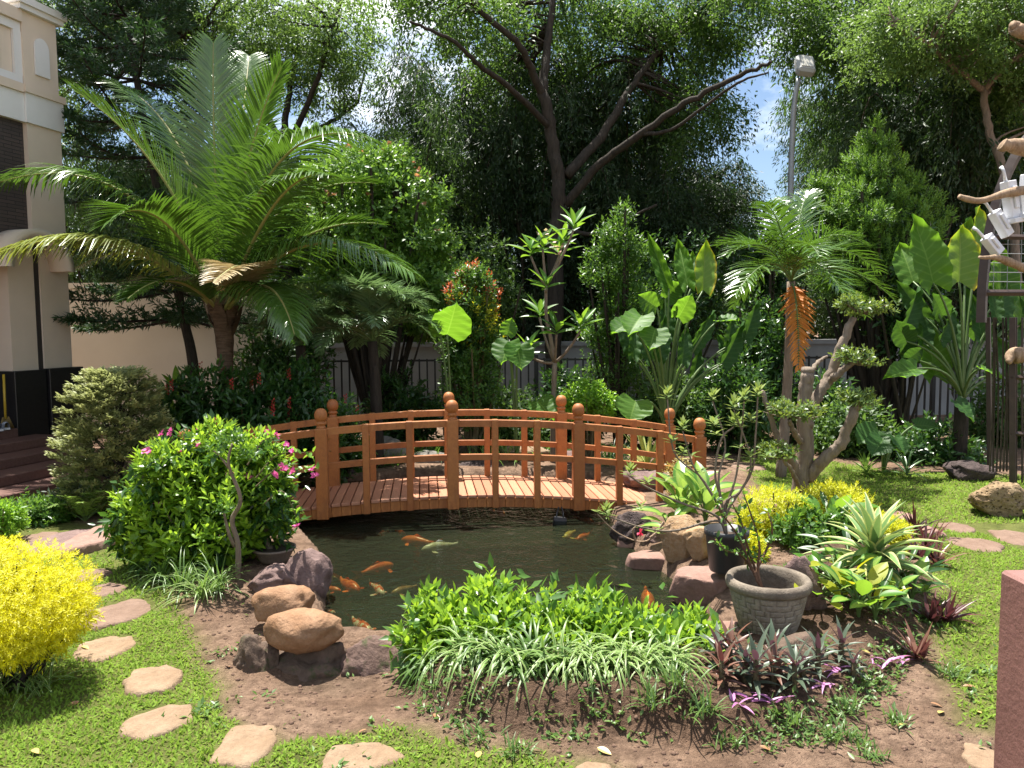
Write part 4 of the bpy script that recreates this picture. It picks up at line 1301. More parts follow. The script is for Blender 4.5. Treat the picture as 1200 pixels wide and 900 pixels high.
# ================================================================== POTS
# woven texture pot
def woven_pot():
    Y = 3.72
    c = at(899, 752, Y)
    c.z = 0.05
    R, H = 0.196, 0.30
    r = thing('woven_pot', 'grey cement pot with basket weave relief and thick rim at the pond edge', 'pot', c)
    nt_, rows = 168, 60
    th = np.linspace(0, 2 * PI, nt_, endpoint=False)
    zz = np.linspace(0, H - .05, rows)
    V, RL = [], []
    for z in zz:
        t = z / H
        rr = np.interp(t, [0, .1, .4, .75, 1], [.60, .66, .80, .92, .97]) * R
        row = np.floor(z / 0.03)
        fz = (z / 0.03) % 1
        cu = (th / (2 * PI) * 15 + 0.37 * (row % 3)) % 1
        relief = np.where((cu > .07) & (fz > .14), 1.0, 0.0) * (0.75 + .25 * np.sin(cu * PI))
        relief = np.where((cu > .34) & (cu < .40), .25, relief)
        relief = np.where((cu > .10) & (cu < .31), 1.0 * (fz * 0 + 1) * .9, relief)
        V.append(np.column_stack([(rr + .006 * relief) * np.cos(th), (rr + .006 * relief) * np.sin(th), np.full(nt_, z)])); RL.append(relief)
    i = np.arange(rows - 1)[:, None] * nt_
    j = np.arange(nt_)[None]
    F = np.stack([i + j, i + (j + 1) % nt_, i + nt_ + (j + 1) % nt_, i + nt_ + j], -1).reshape(-1, 4)
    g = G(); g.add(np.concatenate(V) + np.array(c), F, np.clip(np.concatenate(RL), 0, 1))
    Mp = rockmat('weathered_cement', (0.22, 0.185, 0.145), (0.34, 0.29, 0.23), (0.12, 0.10, 0.08), 7, 0.5)
    Mw = Mp.copy(); Mw.name = 'woven_cement'; nt = Mw.node_tree; bs = nt.nodes.get('Principled BSDF'); src = bs.inputs['Base Color'].links[0].from_socket
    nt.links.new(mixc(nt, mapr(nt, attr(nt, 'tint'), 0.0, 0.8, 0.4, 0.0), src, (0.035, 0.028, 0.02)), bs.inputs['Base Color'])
    part('pot_body', g, Mw, r)
    g = G()
    lathe(g, [(R * .93, H - .056), (R * 1.02, H - .052), (R * 1.06, H - .038), (R * 1.06, H - .018), (R * 1.01, H), (R * .93, H + .002), (R * .86, H - .01), (R * .84, H - .05), (R * .82, H - .12)], 56, c)
    part('rim', g, rockmat('dirty_cement_rim', (0.13, 0.105, 0.08), (0.26, 0.215, 0.165), (0.07, 0.055, 0.04), 9, 0.5), r)
    g = G(); lathe(g, [(R * .83, H - .105), (R * .5, H - .098), (0.0, H - .09)], 32, c)
    part('soil', g, M_soil, r)
    return c
WP = woven_pot()
bc = at(851, 668, 4.45)
r = thing('black_pot', 'black plastic plant pot holding the desert rose behind the woven pot', 'pot', bc)
g = G(); lathe(g, [(0, 0), (.095, 0), (.10, .01), (.122, .215), (.130, .22), (.132, .25), (.122, .252), (.116, .2), (.0, .2)], 36, bc); part('pot_body', g, plainmat('dark_grey_plastic', (0.028, 0.029, 0.032), None, rough=0.45), r)
g = G(); lathe(g, [(.115, .205), (0, .212)], 24, bc); part('soil', g, M_soil, r)
BP = bc
bw = at(322, 668, 4.95); bw.z = max(bw.z, 0.07)
r = thing('bonsai_bowl', 'shallow weathered clay bowl on the purple rocks beneath the pink flowering bush', 'pot', bw)
g = G(); lathe(g, [(0, 0), (.085, 0), (.10, .02), (.128, .075), (.14, .082), (.142, .094), (.128, .094), (.118, .075), (.0, .07)], 36, bw); part('pot_body', g, rockmat('old_clay', (0.16, 0.12, 0.095), (0.25, 0.2, 0.16), None, 9, 0.4), r)
g = G(); lathe(g, [(.12, .078), (0, .086)], 24, bw); part('soil', g, M_soil, r)
BW = bw

# ================================================================== PLANTS: BUILDERS
def V3(p): return np.array(tuple(p), float)
def on(px, py, z=0.0):
    p = gd(px, py, z); return Vector((p.x, p.y, gz1(p.x, p.y)))
def shrub(name, label, cat, base, blobs, mat, rng, n=220, per=7, L=.05, W=.022, slen=.07, up=.6, lo=.7, wood=None, stems=14, inner=0, group=None, open_=.9, tmpl=LEAF8, minz=None, flowers=None, inner_mat=None, down=0.0):
    """leafy bush: crown of shoots over branching stems; blobs are relative to base"""
    r = thing(name, label, cat, base, group)
    B = [(base[0] + b[0], base[1] + b[1], base[2] + b[2], b[3], b[4], b[5]) for b in blobs]
    g = G()
    c, ax = shoots(g, B, n, per, L, W, rng, slen, up, lo, tmpl, 0, open_, minz, down)
    if inner:
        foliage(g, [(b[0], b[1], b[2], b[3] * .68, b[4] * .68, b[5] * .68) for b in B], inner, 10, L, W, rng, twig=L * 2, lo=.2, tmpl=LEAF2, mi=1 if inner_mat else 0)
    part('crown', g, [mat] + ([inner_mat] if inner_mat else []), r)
    if stems:
        g = G()
        pick = rng.choice(len(c), min(stems, len(c)), replace=False)
        b0 = np.array(base)
        for q in pick:
            s = b0 + np.array([rng.normal() * .03, rng.normal() * .03, -.02])
            mid = s * .45 + c[q] * .55 + np.array([0, 0, -.12 * np.linalg.norm(c[q] - s)])
            tube(g, bez(s, mid, c[q], 6), np.linspace(.011, .004, 6) * (0.6 + 1.2 * np.linalg.norm(c[q] - s)), 5, rng.random(), cap=False)
        part('stems', g, wood or M_stem, r)
    if flowers:
        fm, fn, fs = flowers
        fme = flower_mesh(fm, rng)
        top = c[:, 2] > np.quantile(c[:, 2], .35)
        cc, aa = c[top], ax[top]
        q = rng.choice(len(cc), min(fn, len(cc)), replace=False)
        for i in q:
            leaf_part(r, fme, cc[i] + aa[i] * slen * .8, nrm(aa[i] + rng.normal(size=3) * .4), rdir(1, rng)[0], fs * rng.uniform(.7, 1.3), 'flower')
    return r
def flower_mesh(fm, rng, k=8):
    g = G()
    ph = np.arange(k) * 2 * PI / k
    y = np.column_stack([np.cos(ph), np.full(k, .6), np.sin(ph)]) + rng.normal(size=(k, 3)) * .25
    inst(g, LEAF2, rng.normal(size=(k, 3)) * .2, y, np.tile([0, 1.0, 0], (k, 1)) + rng.normal(size=(k, 3)) * .3, .7 + .6 * rng.random(k), .85, rng.random(k))
    return g.mesh('flower', fm)
def ribbon_plant(name, label, cat, base, mat, rng, n=40, L=.3, W=.012, droop=1.6, up=(.5, 1.2), nseg=5, fold=.2, spread=.02, group=None, taper=.85, mats=None, lvar=.5):
    g = G()
    ph = rng.random(n) * 2 * PI
    el = rng.uniform(up[0], up[1], n)
    d = np.column_stack([np.cos(ph) * np.cos(el), np.sin(ph) * np.cos(el), np.sin(el)])
    b0 = np.array(base) + np.column_stack([rng.normal(size=n) * spread, rng.normal(size=n) * spread, rng.random(n) * .01])
    strips(g, b0, d, L * (1 - lvar / 2 + lvar * rng.random(n)), W * (.8 + .4 * rng.random(n)), droop * (.6 + .8 * rng.random(n)), nseg, fold, rng.random(n), taper)
    return solo(name, g, mat, tuple(base), label, cat, group)
def leaf_part(parent, me, p, y, z, s, name='leaf'):
    y = Vector(y).normalized(); z = Vector(z)
    x = y.cross(z)
    if x.length < 1e-4: x = Vector((1, 0, 0))
    x.normalize(); z = x.cross(y)
    o = link(name, me, parent)
    M = Matrix((x, y, z)).transposed().to_4x4()
    sc = Matrix.Diagonal((s[0], s[1], s[1], 1)) if isinstance(s, tuple) else Matrix.Scale(s, 4)
    o.matrix_local = Matrix.Translation(Vector(p) - Vector(parent.location)) @ M @ sc
    return o
def ear_mesh(mat, seed, lob=.36, wid=.40, ripple=.016, droop=.18):
    rg = np.random.default_rng(seed)
    ns, nt2 = 17, 20
    s = np.linspace(-1, 1, ns)
    t = np.linspace(0, 1, nt2)
    V, U = [], []
    for tt in t:
        w = wid * math.sin(PI * min(1, (tt * .86 + .14)) ** .92) ** .75 * (1 - tt ** 9) * (1.25 if lob > .25 else 1.0)
        for q in s:
            y = tt - lob * abs(q) ** 1.25 * (1 - tt) ** 1.4
            x = w * q * (1 + .03 * math.sin(tt * 17 + seed))
            z = .10 * abs(q) ** 1.5 - droop * y * y + ripple * math.sin(tt * 30 + (1 if q > 0 else 2) + seed) * abs(q) ** 1.5 - .012 * math.exp(-(q / .08) ** 2)
            z += .02 * math.sin((tt - abs(q) * .22) * 9 * 2 * PI) * abs(q) * .4
            V.append((x, y, z)); U.append((q, tt))
    F = []
    for i in range(nt2 - 1):
        for j in range(ns - 1):
            a = i * ns + j
            F.append([a, a + 1, a + ns + 1, a + ns])
    g = G(); g.add(V, F, float(rg.random()), U)
    return g.mesh('leaf', mat)
EARS = [ear_mesh(L_ear, k) for k in range(3)]
PADS = [ear_mesh(L_ear, 3, .13, .46, .03, .16), ear_mesh(L_ear, 5, .16, .46, .035, .22)]
PADS_Y = [ear_mesh(L_ear_y, 4, .13, .46, .02, .10), ear_mesh(L_ear_y, 6, .16, .46, .025, .12)]
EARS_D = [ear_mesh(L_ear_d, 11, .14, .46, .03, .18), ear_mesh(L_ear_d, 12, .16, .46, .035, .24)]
EARS_Y = [ear_mesh(L_ear_y, 7), ear_mesh(L_ear_y, 9)]
def ear_plant(label, base, leaves, rng, cat='plant', trunk=0.0, group=None):
    """leaves: (base_x, base_y, tip_x, tip_y, Y, dY, width, yellow, tilt) in photo positions; petiole from the crown of the plant"""
    r = thing('elephant_ear_plant', label, cat, base, group)
    b0 = V3(base)
    if trunk:
        g = G(); tube(g, bez(b0 - [0, 0, .05], b0 + [.02, 0, trunk * .5], b0 + [0.04, .02, trunk], 8), np.linspace(.09, .07, 8), 10); part('trunk', g, M_dark_bark, r)
        b0 = b0 + [0.04, .02, trunk]
    for (bx, by, tx, ty, Y, dY, w, yel, tilt) in leaves:
        p, q = V3(at(bx, by, Y)), V3(at(tx, ty, Y + dY))
        y = q - p
        Ln = np.linalg.norm(y)
        z = np.array([tilt, -.92, .10]) if y[2] > .25 * np.linalg.norm(y) else np.array([tilt, -.7, .6])
        g = G()
        mid = (b0 + p) / 2 + np.array([0, 0, .22 * np.linalg.norm(p - b0)]) + (b0 - p) * .22 * np.array([1, 1, 0])
        tube(g, bez(b0, mid, p, 9), np.linspace(.02, .009, 9), 6)
        pt = part('petiole', g, L_stalk, r)
        upr = y[2] > .25 * Ln
        leaf_part(r, (EARS_D if yel == 2 else (PADS_Y if yel else PADS))[int(rng.integers(0, 2))], p, y, z, (Ln * w, Ln))
    return r
L_stalk = plainmat('green_stalk', (0.07, 0.13, 0.03), (0.11, 0.17, 0.05), 10, 0.5)
def frond(r, p0, p1, p2, rng, n=55, LL=.5, LW=.035, mat=None, stalk=None, droop=.9, spread=1.0, fwd=.55, vee=.35, start=.14, nseg=3, rw=.02, wob_=0.12, name='frond', updir=None, bal=(1.0, 1.0)):
    P = bez(V3(p0), V3(p1), V3(p2), 24)
    g = G()
    tube(g, P, np.linspace(rw, rw * .16, 24), 5, .7, 0, cap=False)
    tt = np.linspace(start, .995, n)
    T = nrm(np.gradient(P, axis=0))
    pos = np.stack([np.interp(tt, np.linspace(0, 1, 24), P[:, k]) for k in range(3)], 1)
    tn = nrm(np.stack([np.interp(tt, np.linspace(0, 1, 24), T[:, k]) for k in range(3)], 1))
    U = np.array([0, 0, 1.0]) if updir is None else nrm(np.array(updir, float))
    sd = np.cross(tn, U)
    bad = np.linalg.norm(sd, axis=1) < .15
    sd = nrm(sd)
    nm = np.cross(sd, tn)
    prof = np.interp(tt, [start, .3, .6, .85, 1.0], [.55, 1.0, .95, .62, .3])
    for s, bl in ((-1, bal[0]), (1, bal[1])):
        d = nrm(tn * (fwd + .5 * tt[:, None] ** 3) + s * sd * spread + nm * vee + rng.normal(size=(n, 3)) * wob_)
        strips(g, pos, d, LL * prof * bl * (.85 + .3 * rng.random(n)), LW * (.8 + .4 * rng.random(n)), droop * (.6 + .8 * rng.random(n)), nseg, .35, np.clip(.25 + .35 * rng.random(n) + .4 * tt, 0, 1), .8, mi=1, up=nm)
    return part(name, g, [stalk or L_stalk, mat or L_palm], r)

# ================================================================== BACKDROP TREES
def big_tree(name, label, limbs, blobs, mat, rng, nclump, per, L, W, bark=None, twigs=40, kw=None, group=None):
    """limbs: (list of world points, r0, r1); blobs: crown ellipsoids in world coordinates"""
    base = limbs[0][0][0]
    r = thing(name, label, 'tree', (base[0], base[1], 0), group)
    g = G()
    anch = []
    for pts, r0, r1 in limbs:
        k = 6 * len(pts)
        P = smoothpath(pts, k)
        P = P + rng.normal(size=P.shape) * r0 * .12
        tube(g, P, np.linspace(r0, r1, k), 9, rng.random())
        anch.append(P[k // 3:])
    anch = np.concatenate(anch)
    part('trunk', g, bark or M_dark_bark, r)
    g = G()
    c = foliage(g, blobs, nclump, per, L, W, rng, **(kw or {}))
    g2 = G()
    for q in rng.choice(len(c), min(twigs, len(c)), replace=False):
        d = np.linalg.norm(anch - c[q], axis=1)
        a = anch[np.argmin(d)]
        if d.min() < 4.5:
            m = (a + c[q]) / 2 + rng.normal(size=3) * .18 + np.array([0, 0, .12 * d.min()])
            tube(g2, bez(a, m, c[q], 7), np.linspace(.012 + .012 * d.min(), .006, 7), 5, rng.random(), cap=False)
    if g2.n: part('branches', g2, bark or M_dark_bark, r)
    part('crown', g, mat, r)
    return r
def blobs_px(lst):
    """crown lobes: photo x, y, distance, half width px, half height px, depth m"""
    o = []
    for x, y, Y, rx, ry, rd in lst:
        c = at(x, y, Y)
        o.append((c.x, c.y, c.z, rx * Y / FPX, rd, ry * Y / FPX))
    return o
def PX(lst, Y):
    return [V3(at(a[0], a[1], Y + (a[2] if len(a) > 2 else 0))) for a in lst]
rg = np.random.default_rng(11)
TY = 13.2
tb = V3(at(648, 300, TY)); tb[2] = -.1
big_tree('rain_tree', 'big dark forked rain tree standing tall behind the garden middle',
         [([tb] + PX([(652, 290), (655, 230), (648, 170), (636, 110)], TY), 0.149, 0.093),
          (PX([(636, 112), (622, 80, -.3), (606, 50, -.6), (560, 10, -1), (520, -40, -1.4)], TY), 0.074, 0.031),
          (PX([(636, 112), (640, 60, .3), (648, 0, .5), (650, -60, .8)], TY), 0.087, 0.043),
          (PX([(662, 240), (700, 195, -.3), (750, 158, -.8), (800, 122, -1.2), (860, 92, -1.6), (905, 72, -2)], TY), 0.081, 0.025),
          (PX([(664, 205), (705, 160, .4), (735, 110, .7), (770, 65, 1), (830, 15, 1.2), (900, -20, 1.5)], TY), 0.093, 0.031),
          (PX([(750, 158, -.8), (790, 150, -1.2), (860, 100, -1.8), (900, 85, -2.2)], TY), 0.037, 0.012),
          (PX([(645, 150), (600, 105, -.8), (560, 75, -1.4), (525, 45, -1.9), (480, 25, -2.3)], TY), 0.056, 0.019),
          (PX([(655, 262), (690, 275, -.4), (725, 262, -.8), (770, 240, -1.2)], TY), 0.043, 0.019)],
         blobs_px([(565, 22, 13.4, 60, 30, 1.2), (520, 14, 12.4, 46, 24, 1.0), (455, -12, 12.5, 45, 20, 1.0), (640, 12, 15, 90, 40, 1.6), (600, 105, 15.5, 40, 34, 1.2), (720, 45, 15.5, 90, 46, 1.6), (800, 12, 14.6, 90, 36, 1.8), (940, 30, 13.8, 46, 34, 1.2), (985, 30, 14, 50, 44, 1.4), (860, 5, 13.5, 50, 36, 1.4),
                   (690, 130, 16.5, 60, 40, 1.2), (815, 55, 14.2, 36, 18, 1.0), (780, 110, 14.6, 50, 22, 1.0), (846, 132, 13.6, 26, 26, .8), (815, 150, 14, 36, 22, .8)]),
         L_tree, rg, 1000, 80, .085, .034, kw=dict(twig=.55, down=.22, lo=.2, jit=.2), twigs=190)
rg = np.random.default_rng(12)
TY = 15.5
tb = V3(at(398, 290, TY)); tb[2] = -.1
big_tree('rain_tree', 'spreading fine-leaved tree behind the coconut palm top',
         [([tb - [1.1, 0, 0]] + PX([(334, 280), (332, 215), (331, 180)], TY), .16, .12), (PX([(331, 182), (315, 140), (290, 110, -.6), (268, 70, -1), (230, 30, -1)], TY), .08, .03),
          (PX([(331, 182), (335, 130), (345, 80, .5), (350, 10, .8)], TY), .08, .03), (PX([(331, 182), (350, 160, .4), (385, 145, .6), (420, 120, 1)], TY), .07, .03), (PX([(331, 182), (362, 120, -.6), (385, 50, -1), (400, 0, -1)], TY), .07, .02)],
         blobs_px([(250, 30, 15, 70, 42, 1.6), (330, 20, 15.5, 80, 45, 2.0), (395, 40, 15, 45, 38, 1.4), (410, 75, 15, 34, 20, 1.0), (300, 85, 16, 60, 35, 1.5), (380, 100, 16, 45, 26, 1.2), (200, 60, 15, 60, 40, 1.5), (180, 10, 14.5, 80, 40, 1.6), (90, 20, 14, 70, 45, 1.6), (60, 90, 14, 50, 60, 1.5)]),
         L_tree_pale, rg, 900, 70, .08, .032, kw=dict(twig=.5, down=.12, lo=.15, flat=.5, jit=.2), twigs=190)
rg = np.random.default_rng(13)
TY = 11.5
tb = V3(at(1195, 420, TY)); tb[2] = -.1
big_tree('rain_tree', 'slim forked tree with pale green feathery crown above the cage',
         [([tb] + PX([(1190, 300), (1178, 210), (1158, 150), (1152, 105)], TY), .07, .05), (PX([(1152, 105), (1120, 80, -.4), (1085, 50, -.8), (1045, 30, -1.2)], TY), .05, .02), (PX([(1152, 105), (1160, 70, .3), (1158, 30, .5), (1150, -30, .6)], TY), .05, .02),
          (PX([(1154, 105), (1180, 75, -.3), (1215, 50, -.6), (1250, 30, -.9)], TY), .05, .02), (PX([(1156, 110), (1170, 90, .5), (1200, 72, .8), (1240, 64, 1.2)], TY), .04, .02)],
         blobs_px([(1060, 40, 10.8, 55, 30, 1.1), (1110, 15, 11.2, 60, 32, 1.2), (1170, 25, 11.5, 60, 32, 1.3), (1215, 60, 11.2, 40, 45, 1.2), (1140, 62, 11, 40, 14, .8), (1190, 110, 12, 34, 20, .8), (1220, 140, 12, 30, 40, 1)]),
         L_tree_pale, rg, 620, 80, .065, .026, bark=M_grey_bark, kw=dict(twig=.42, down=.12, lo=.15, flat=.5, jit=.2), twigs=130)

# bamboo-like weeping clumps, two shapes shared by all copies
def bamboo_proto(seed, H, Rr, mat, label, nleaf):
    rng = np.random.default_rng(seed)
    r = thing('bamboo_clump', label, 'bamboo', (0, 0, 0), 'bamboo clumps behind the railing')
    g, gl = G(), G()
    P, D = [], []
    for k in range(26):
        a = rng.random() * 2 * PI
        rr = rng.random() ** .5 * .5
        b0 = np.array([math.cos(a) * rr, math.sin(a) * rr, -.05])
        a2 = a + rng.normal() * .5
        lean = rng.uniform(.35, 1.0) * Rr
        h = H * rng.uniform(.62, 1.05)
        top = b0 + np.array([math.cos(a2) * lean, math.sin(a2) * lean, h])
        mid = b0 + np.array([math.cos(a2) * lean * .12, math.sin(a2) * lean * .12, h * .75])
        tip = top + np.array([math.cos(a2) * .6, math.sin(a2) * .6, -h * .13])
        C = np.concatenate([bez(b0, mid, top, 14), bez(top, top + (top - mid) * .25, tip, 5)[1:]])
        tube(g, C, np.linspace(.035, .008, len(C)), 5, rng.random(), cap=False)
        for q in range(3, len(C)):
            m = 5 if q > 6 else 3
            for _ in range(m):
                dd = rdir(1, rng)[0]
                dd[2] = dd[2] * .4 + .1
                P.append(C[q] + rng.normal(size=3) * .1); D.append(nrm(dd))
    P, D = np.array(P), np.array(D)
    n = len(P)
    # drooping sprays of leaves
    ns = max(8, nleaf // n)
    ii = np.repeat(np.arange(n), ns)
    t = np.tile(np.linspace(.1, 1, ns), n)
    Ls = rng.uniform(.45, 1.0, n)[ii]
    pos = P[ii] + D[ii] * (t * Ls * .75)[:, None] + np.array([0, 0, -1.0]) * (t ** 2 * Ls * .7)[:, None] + rng.normal(size=(len(ii), 3)) * .07
    y = nrm(D[ii] * .45 + rdir(len(ii), rng) * .55 + np.array([0, 0, -.75]))
    z = nrm(rdir(len(ii), rng) + D[ii])
    tc = rng.random(n)
    inst(gl, LEAF2, pos, y, z, .115 * (.6 + .8 * rng.random(len(ii))), .22, .6 * tc[ii] + .4 * rng.random(len(ii)))
    part('culms', g, M_black_stem, r)
    part('crown', gl, mat, r)
    return r
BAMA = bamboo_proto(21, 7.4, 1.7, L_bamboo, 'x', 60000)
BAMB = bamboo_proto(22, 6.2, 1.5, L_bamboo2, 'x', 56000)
def place_bamboo(proto, first, label, px, Y, s, rz, sz=1.0):
    o = proto if first else copy_tree(proto)
    p = at(px, 384, Y)
    o.location = (p.x, Y, 0)
    o.rotation_euler.z = rz
    o.scale = (s, s, s * sz)
    o['label'] = label
place_bamboo(BAMA, True, 'tall dark weeping bamboo clump beside the big forked tree', 568, 16.6, 1.0, 0.3, 1.0)
place_bamboo(BAMA, False, 'dark bamboo clump behind the forked tree trunk', 650, 19.0, .95, 1.9, 1.0)
place_bamboo(BAMA, False, 'dark weeping bamboo between the forked tree and the plain sky gap', 735, 16.4, 1.0, 4.0, .92)
place_bamboo(BAMA, False, 'dark bamboo clump below the sky gap', 790, 17.5, .85, 2.7, .8)
place_bamboo(BAMB, True, 'sunlit bamboo clump just behind the street lamp', 1045, 17.4, .95, .4, 1.25)
place_bamboo(BAMB, False, 'sunlit weeping bamboo clump behind the bright conifer', 1062, 15.0, 1.0, 2.2, 1.3)
place_bamboo(BAMA, False, 'dark bamboo clump between bright conifer and cage', 1120, 14.0, 1.05, 1.2, .95)
place_bamboo(BAMB, False, 'pale bamboo clump behind the cage', 1195, 15.5, 1.2, 5.0, 1.1)
place_bamboo(BAMA, False, 'dark bamboo clump behind the fine-leaved tree', 425, 18.5, .9, 4.1, .8)
place_bamboo(BAMB, False, 'pale thin bamboo clump behind the pink-budded tree', 462, 15.5, .85, 3.3, 1.02)
place_bamboo(BAMA, False, 'dark bamboo clump behind the coconut palm', 370, 17.0, .9, .9, .86)
place_bamboo(BAMB, False, 'low bamboo clump seen under the lamp', 880, 19.5, .95, 4.4, .5)
place_bamboo(BAMA, False, 'dark bamboo clump far back between thin bamboo and forked tree', 520, 18.5, 1.0, 5.5, .88)
place_bamboo(BAMA, False, 'dark bamboo clump close behind the forked trunk', 625, 15.8, .85, 2.9, 1.0)
place_bamboo(BAMA, False, 'dark bamboo clump behind the young bright tree', 705, 17.8, .95, 3.6, 1.0)
place_bamboo(BAMA, False, 'dark bamboo clump behind the upright paddle leaves', 775, 15.6, .8, .8, .78)
place_bamboo(BAMA, False, 'dark bamboo clump deep between lamp and bright conifer', 1000, 18.6, .85, 1.4, 1.1)
place_bamboo(BAMB, False, 'bamboo clump between house and coconut palm', 130, 15.5, 1.0, 2.0, .9)
place_bamboo(BAMB, False, 'bamboo clump rising over the cream wall', 232, 15.0, .9, 5.2, .9)

# far wood: one mass of foliage on the skyline
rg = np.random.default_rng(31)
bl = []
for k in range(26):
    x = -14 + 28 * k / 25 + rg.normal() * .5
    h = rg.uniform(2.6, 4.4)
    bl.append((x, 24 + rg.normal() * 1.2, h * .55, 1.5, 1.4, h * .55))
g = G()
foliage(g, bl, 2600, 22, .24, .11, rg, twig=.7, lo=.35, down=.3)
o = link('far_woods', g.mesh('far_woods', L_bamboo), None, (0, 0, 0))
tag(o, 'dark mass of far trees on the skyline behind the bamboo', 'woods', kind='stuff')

# Norfolk pine leaning behind the palm
rg = np.random.default_rng(41)
pb = V3(at(231, 440, 10.4)); pb[2] = -.05
r = thing('norfolk_pine', 'leaning dark Norfolk pine with tiered branches behind the coconut palm', 'tree', tuple(pb))
tops = V3(at(150, 30, 10.6)); tops2 = V3(at(140, -60, 10.7))
TR = smoothpath([pb, V3(at(226, 425, 10.4)), V3(at(212, 358, 10.4)), V3(at(176, 180, 10.5)), tops, tops2], 40)
g = G(); tube(g, TR, np.linspace(.085, .03, 40), 8); part('trunk', g, M_dark_bark, r)
g, gn = G(), G()
for k, tt in enumerate(np.linspace(.37, .99, 12)):
    c = np.array([np.interp(tt, np.linspace(0, 1, 40), TR[:, q]) for q in range(3)])
    LB = 1.5 * (1 - tt) + .85
    for a in np.arange(6) / 6 * 2 * PI + k * .5 + rg.normal() * .1:
        d = np.array([math.cos(a), math.sin(a), 0])
        tip = c + d * LB * rg.uniform(.7, 1.15) + [0, 0, rg.uniform(-.3, .1) + .35 * tt]
        C = bez(c, c + d * LB * .55 + [0, 0, rg.uniform(-.3, -.05)], tip, 12)
        tube(g, C, np.linspace(.022, .008, 12), 5, cap=False)
        sd = np.cross(d, [0, 0, 1.0])
        for q in range(2, 12):
            for s in (-1, 1):
                ln = .42 * (1 - abs(q / 11 - .45)) * rg.uniform(.8, 1.1)
                e = C[q] + (d * .6 + sd * s * .75 + [0, 0, rg.uniform(-.1, .5)]) * ln
                m = 40
                t = np.linspace(0, 1, m)[:, None]
                pp = C[q] * (1 - t) + e * t + [0, 0, 1.0] * (t * t * .05)
                dv = nrm(e - C[q])
                inst(gn, LEAF2, pp, dv * .8 + rdir(m, rg) * .8, rdir(m, rg), .10, .2, rg.random(m) * .6 + .3 * rg.random())
part('branches', g, M_dark_bark, r)
part('crown', gn, L_conifer, r)

# ================================================================== COCONUT PALM
rg = np.random.default_rng(51)
CP = 8.6
cb = V3(at(264, 500, CP)); cb[2] = 0.0
r = thing('coconut_palm', 'young coconut palm with long arching fronds in front of the cream wall', 'palm', tuple(cb))
cc = V3(at(262, 372, CP))
g = G()
TP = bez(cb - [0, 0, .05], (cb + cc) / 2 + [.03, 0, 0], cc, 26)
tube(g, TP, np.interp(np.linspace(0, 1, 26), [0, .15, .7, 1], [.11, .08, .08, .115]) * (1 + .05 * (np.arange(26) % 2)), 12)
part('trunk', g, M_palm_bark, r)
g = G()
for k in range(12):
    a = k * 2.4
    d = np.array([math.cos(a), math.sin(a), 0])
    b0 = cc + d * .09 + [0, 0, -.22 + .02 * k]
    strips(g, b0[None], (d * .35 + [0, 0, 1])[None], .42, .16, .1, 4, .3, .5, .6)
part('frond_bases', g, M_palm_bark, r)
def cf(ctrl, tip, mat=None, LL=.62, **kw):
    p1, p2 = at(ctrl[0], ctrl[1], CP + ctrl[2]), at(tip[0], tip[1], CP + tip[2])
    d = V3(p2) - cc
    s = cc + np.array([d[0], d[1], 0]) / (np.linalg.norm(d[:2]) + 1e-6) * .06 + [0, 0, .05]
    kw.setdefault('droop', .35)
    kw.setdefault('fwd', .62); kw.setdefault('vee', .22); kw.setdefault('wob_', .035)
    frond(r, s, p1, p2, rg, 104, LL * 1.08, .033, mat, stalk=M_yelstalk, rw=.026, **kw)
M_yelstalk = plainmat('yellow_green_stalk', (0.22, 0.24, 0.06), (0.30, 0.27, 0.09), 8, 0.5)
cf((140, 235, -.9), (-15, 302, -1.3), L_palm_y, .6, droop=1.6)
cf((165, 160, -.3), (-2, 214, -.4), None, .7, droop=1.6)
cf((215, 190, -.3), (90, 108, -.6), None, .66)
cf((232, 110, .5), (112, 92, .9), None, .55, droop=.9)
cf((248, 190, .2), (250, 50, .5), None, .62, spread=.8)
cf((275, 190, -.1), (330, 78, -.3), None, .6, spread=.8)
cf((300, 120, -.7), (432, 162, -1.1), None, .72, droop=1.3)
cf((350, 230, -.9), (480, 318, -1.3), None, .72, droop=1.5)
cf((310, 200, .8), (440, 215, 1.5), None, .55)
cf((190, 200, -1.2), (125, 262, -1.6), None, .55)
cf((320, 190, -1.2), (385, 205, -1.7), None, .5, droop=1.1)
cf((310, 280, -1.0), (250, 330, -1.9), L_palm_dry, .38)
cf((200, 240, .9), (60, 330, 1.4), None, .5)
cf((330, 300, .8), (420, 370, 1.2), None, .5)
cf((285, 130, 1.1), (292, 66, 2.0), None, .6)
cf((205, 300, -.9), (150, 350, -1.4), None, .42)
cf((340, 250, .2), (445, 262, .3), None, .5)
cf((318, 290, -1.0), (345, 392, -1.5), None, .5, droop=1.6)

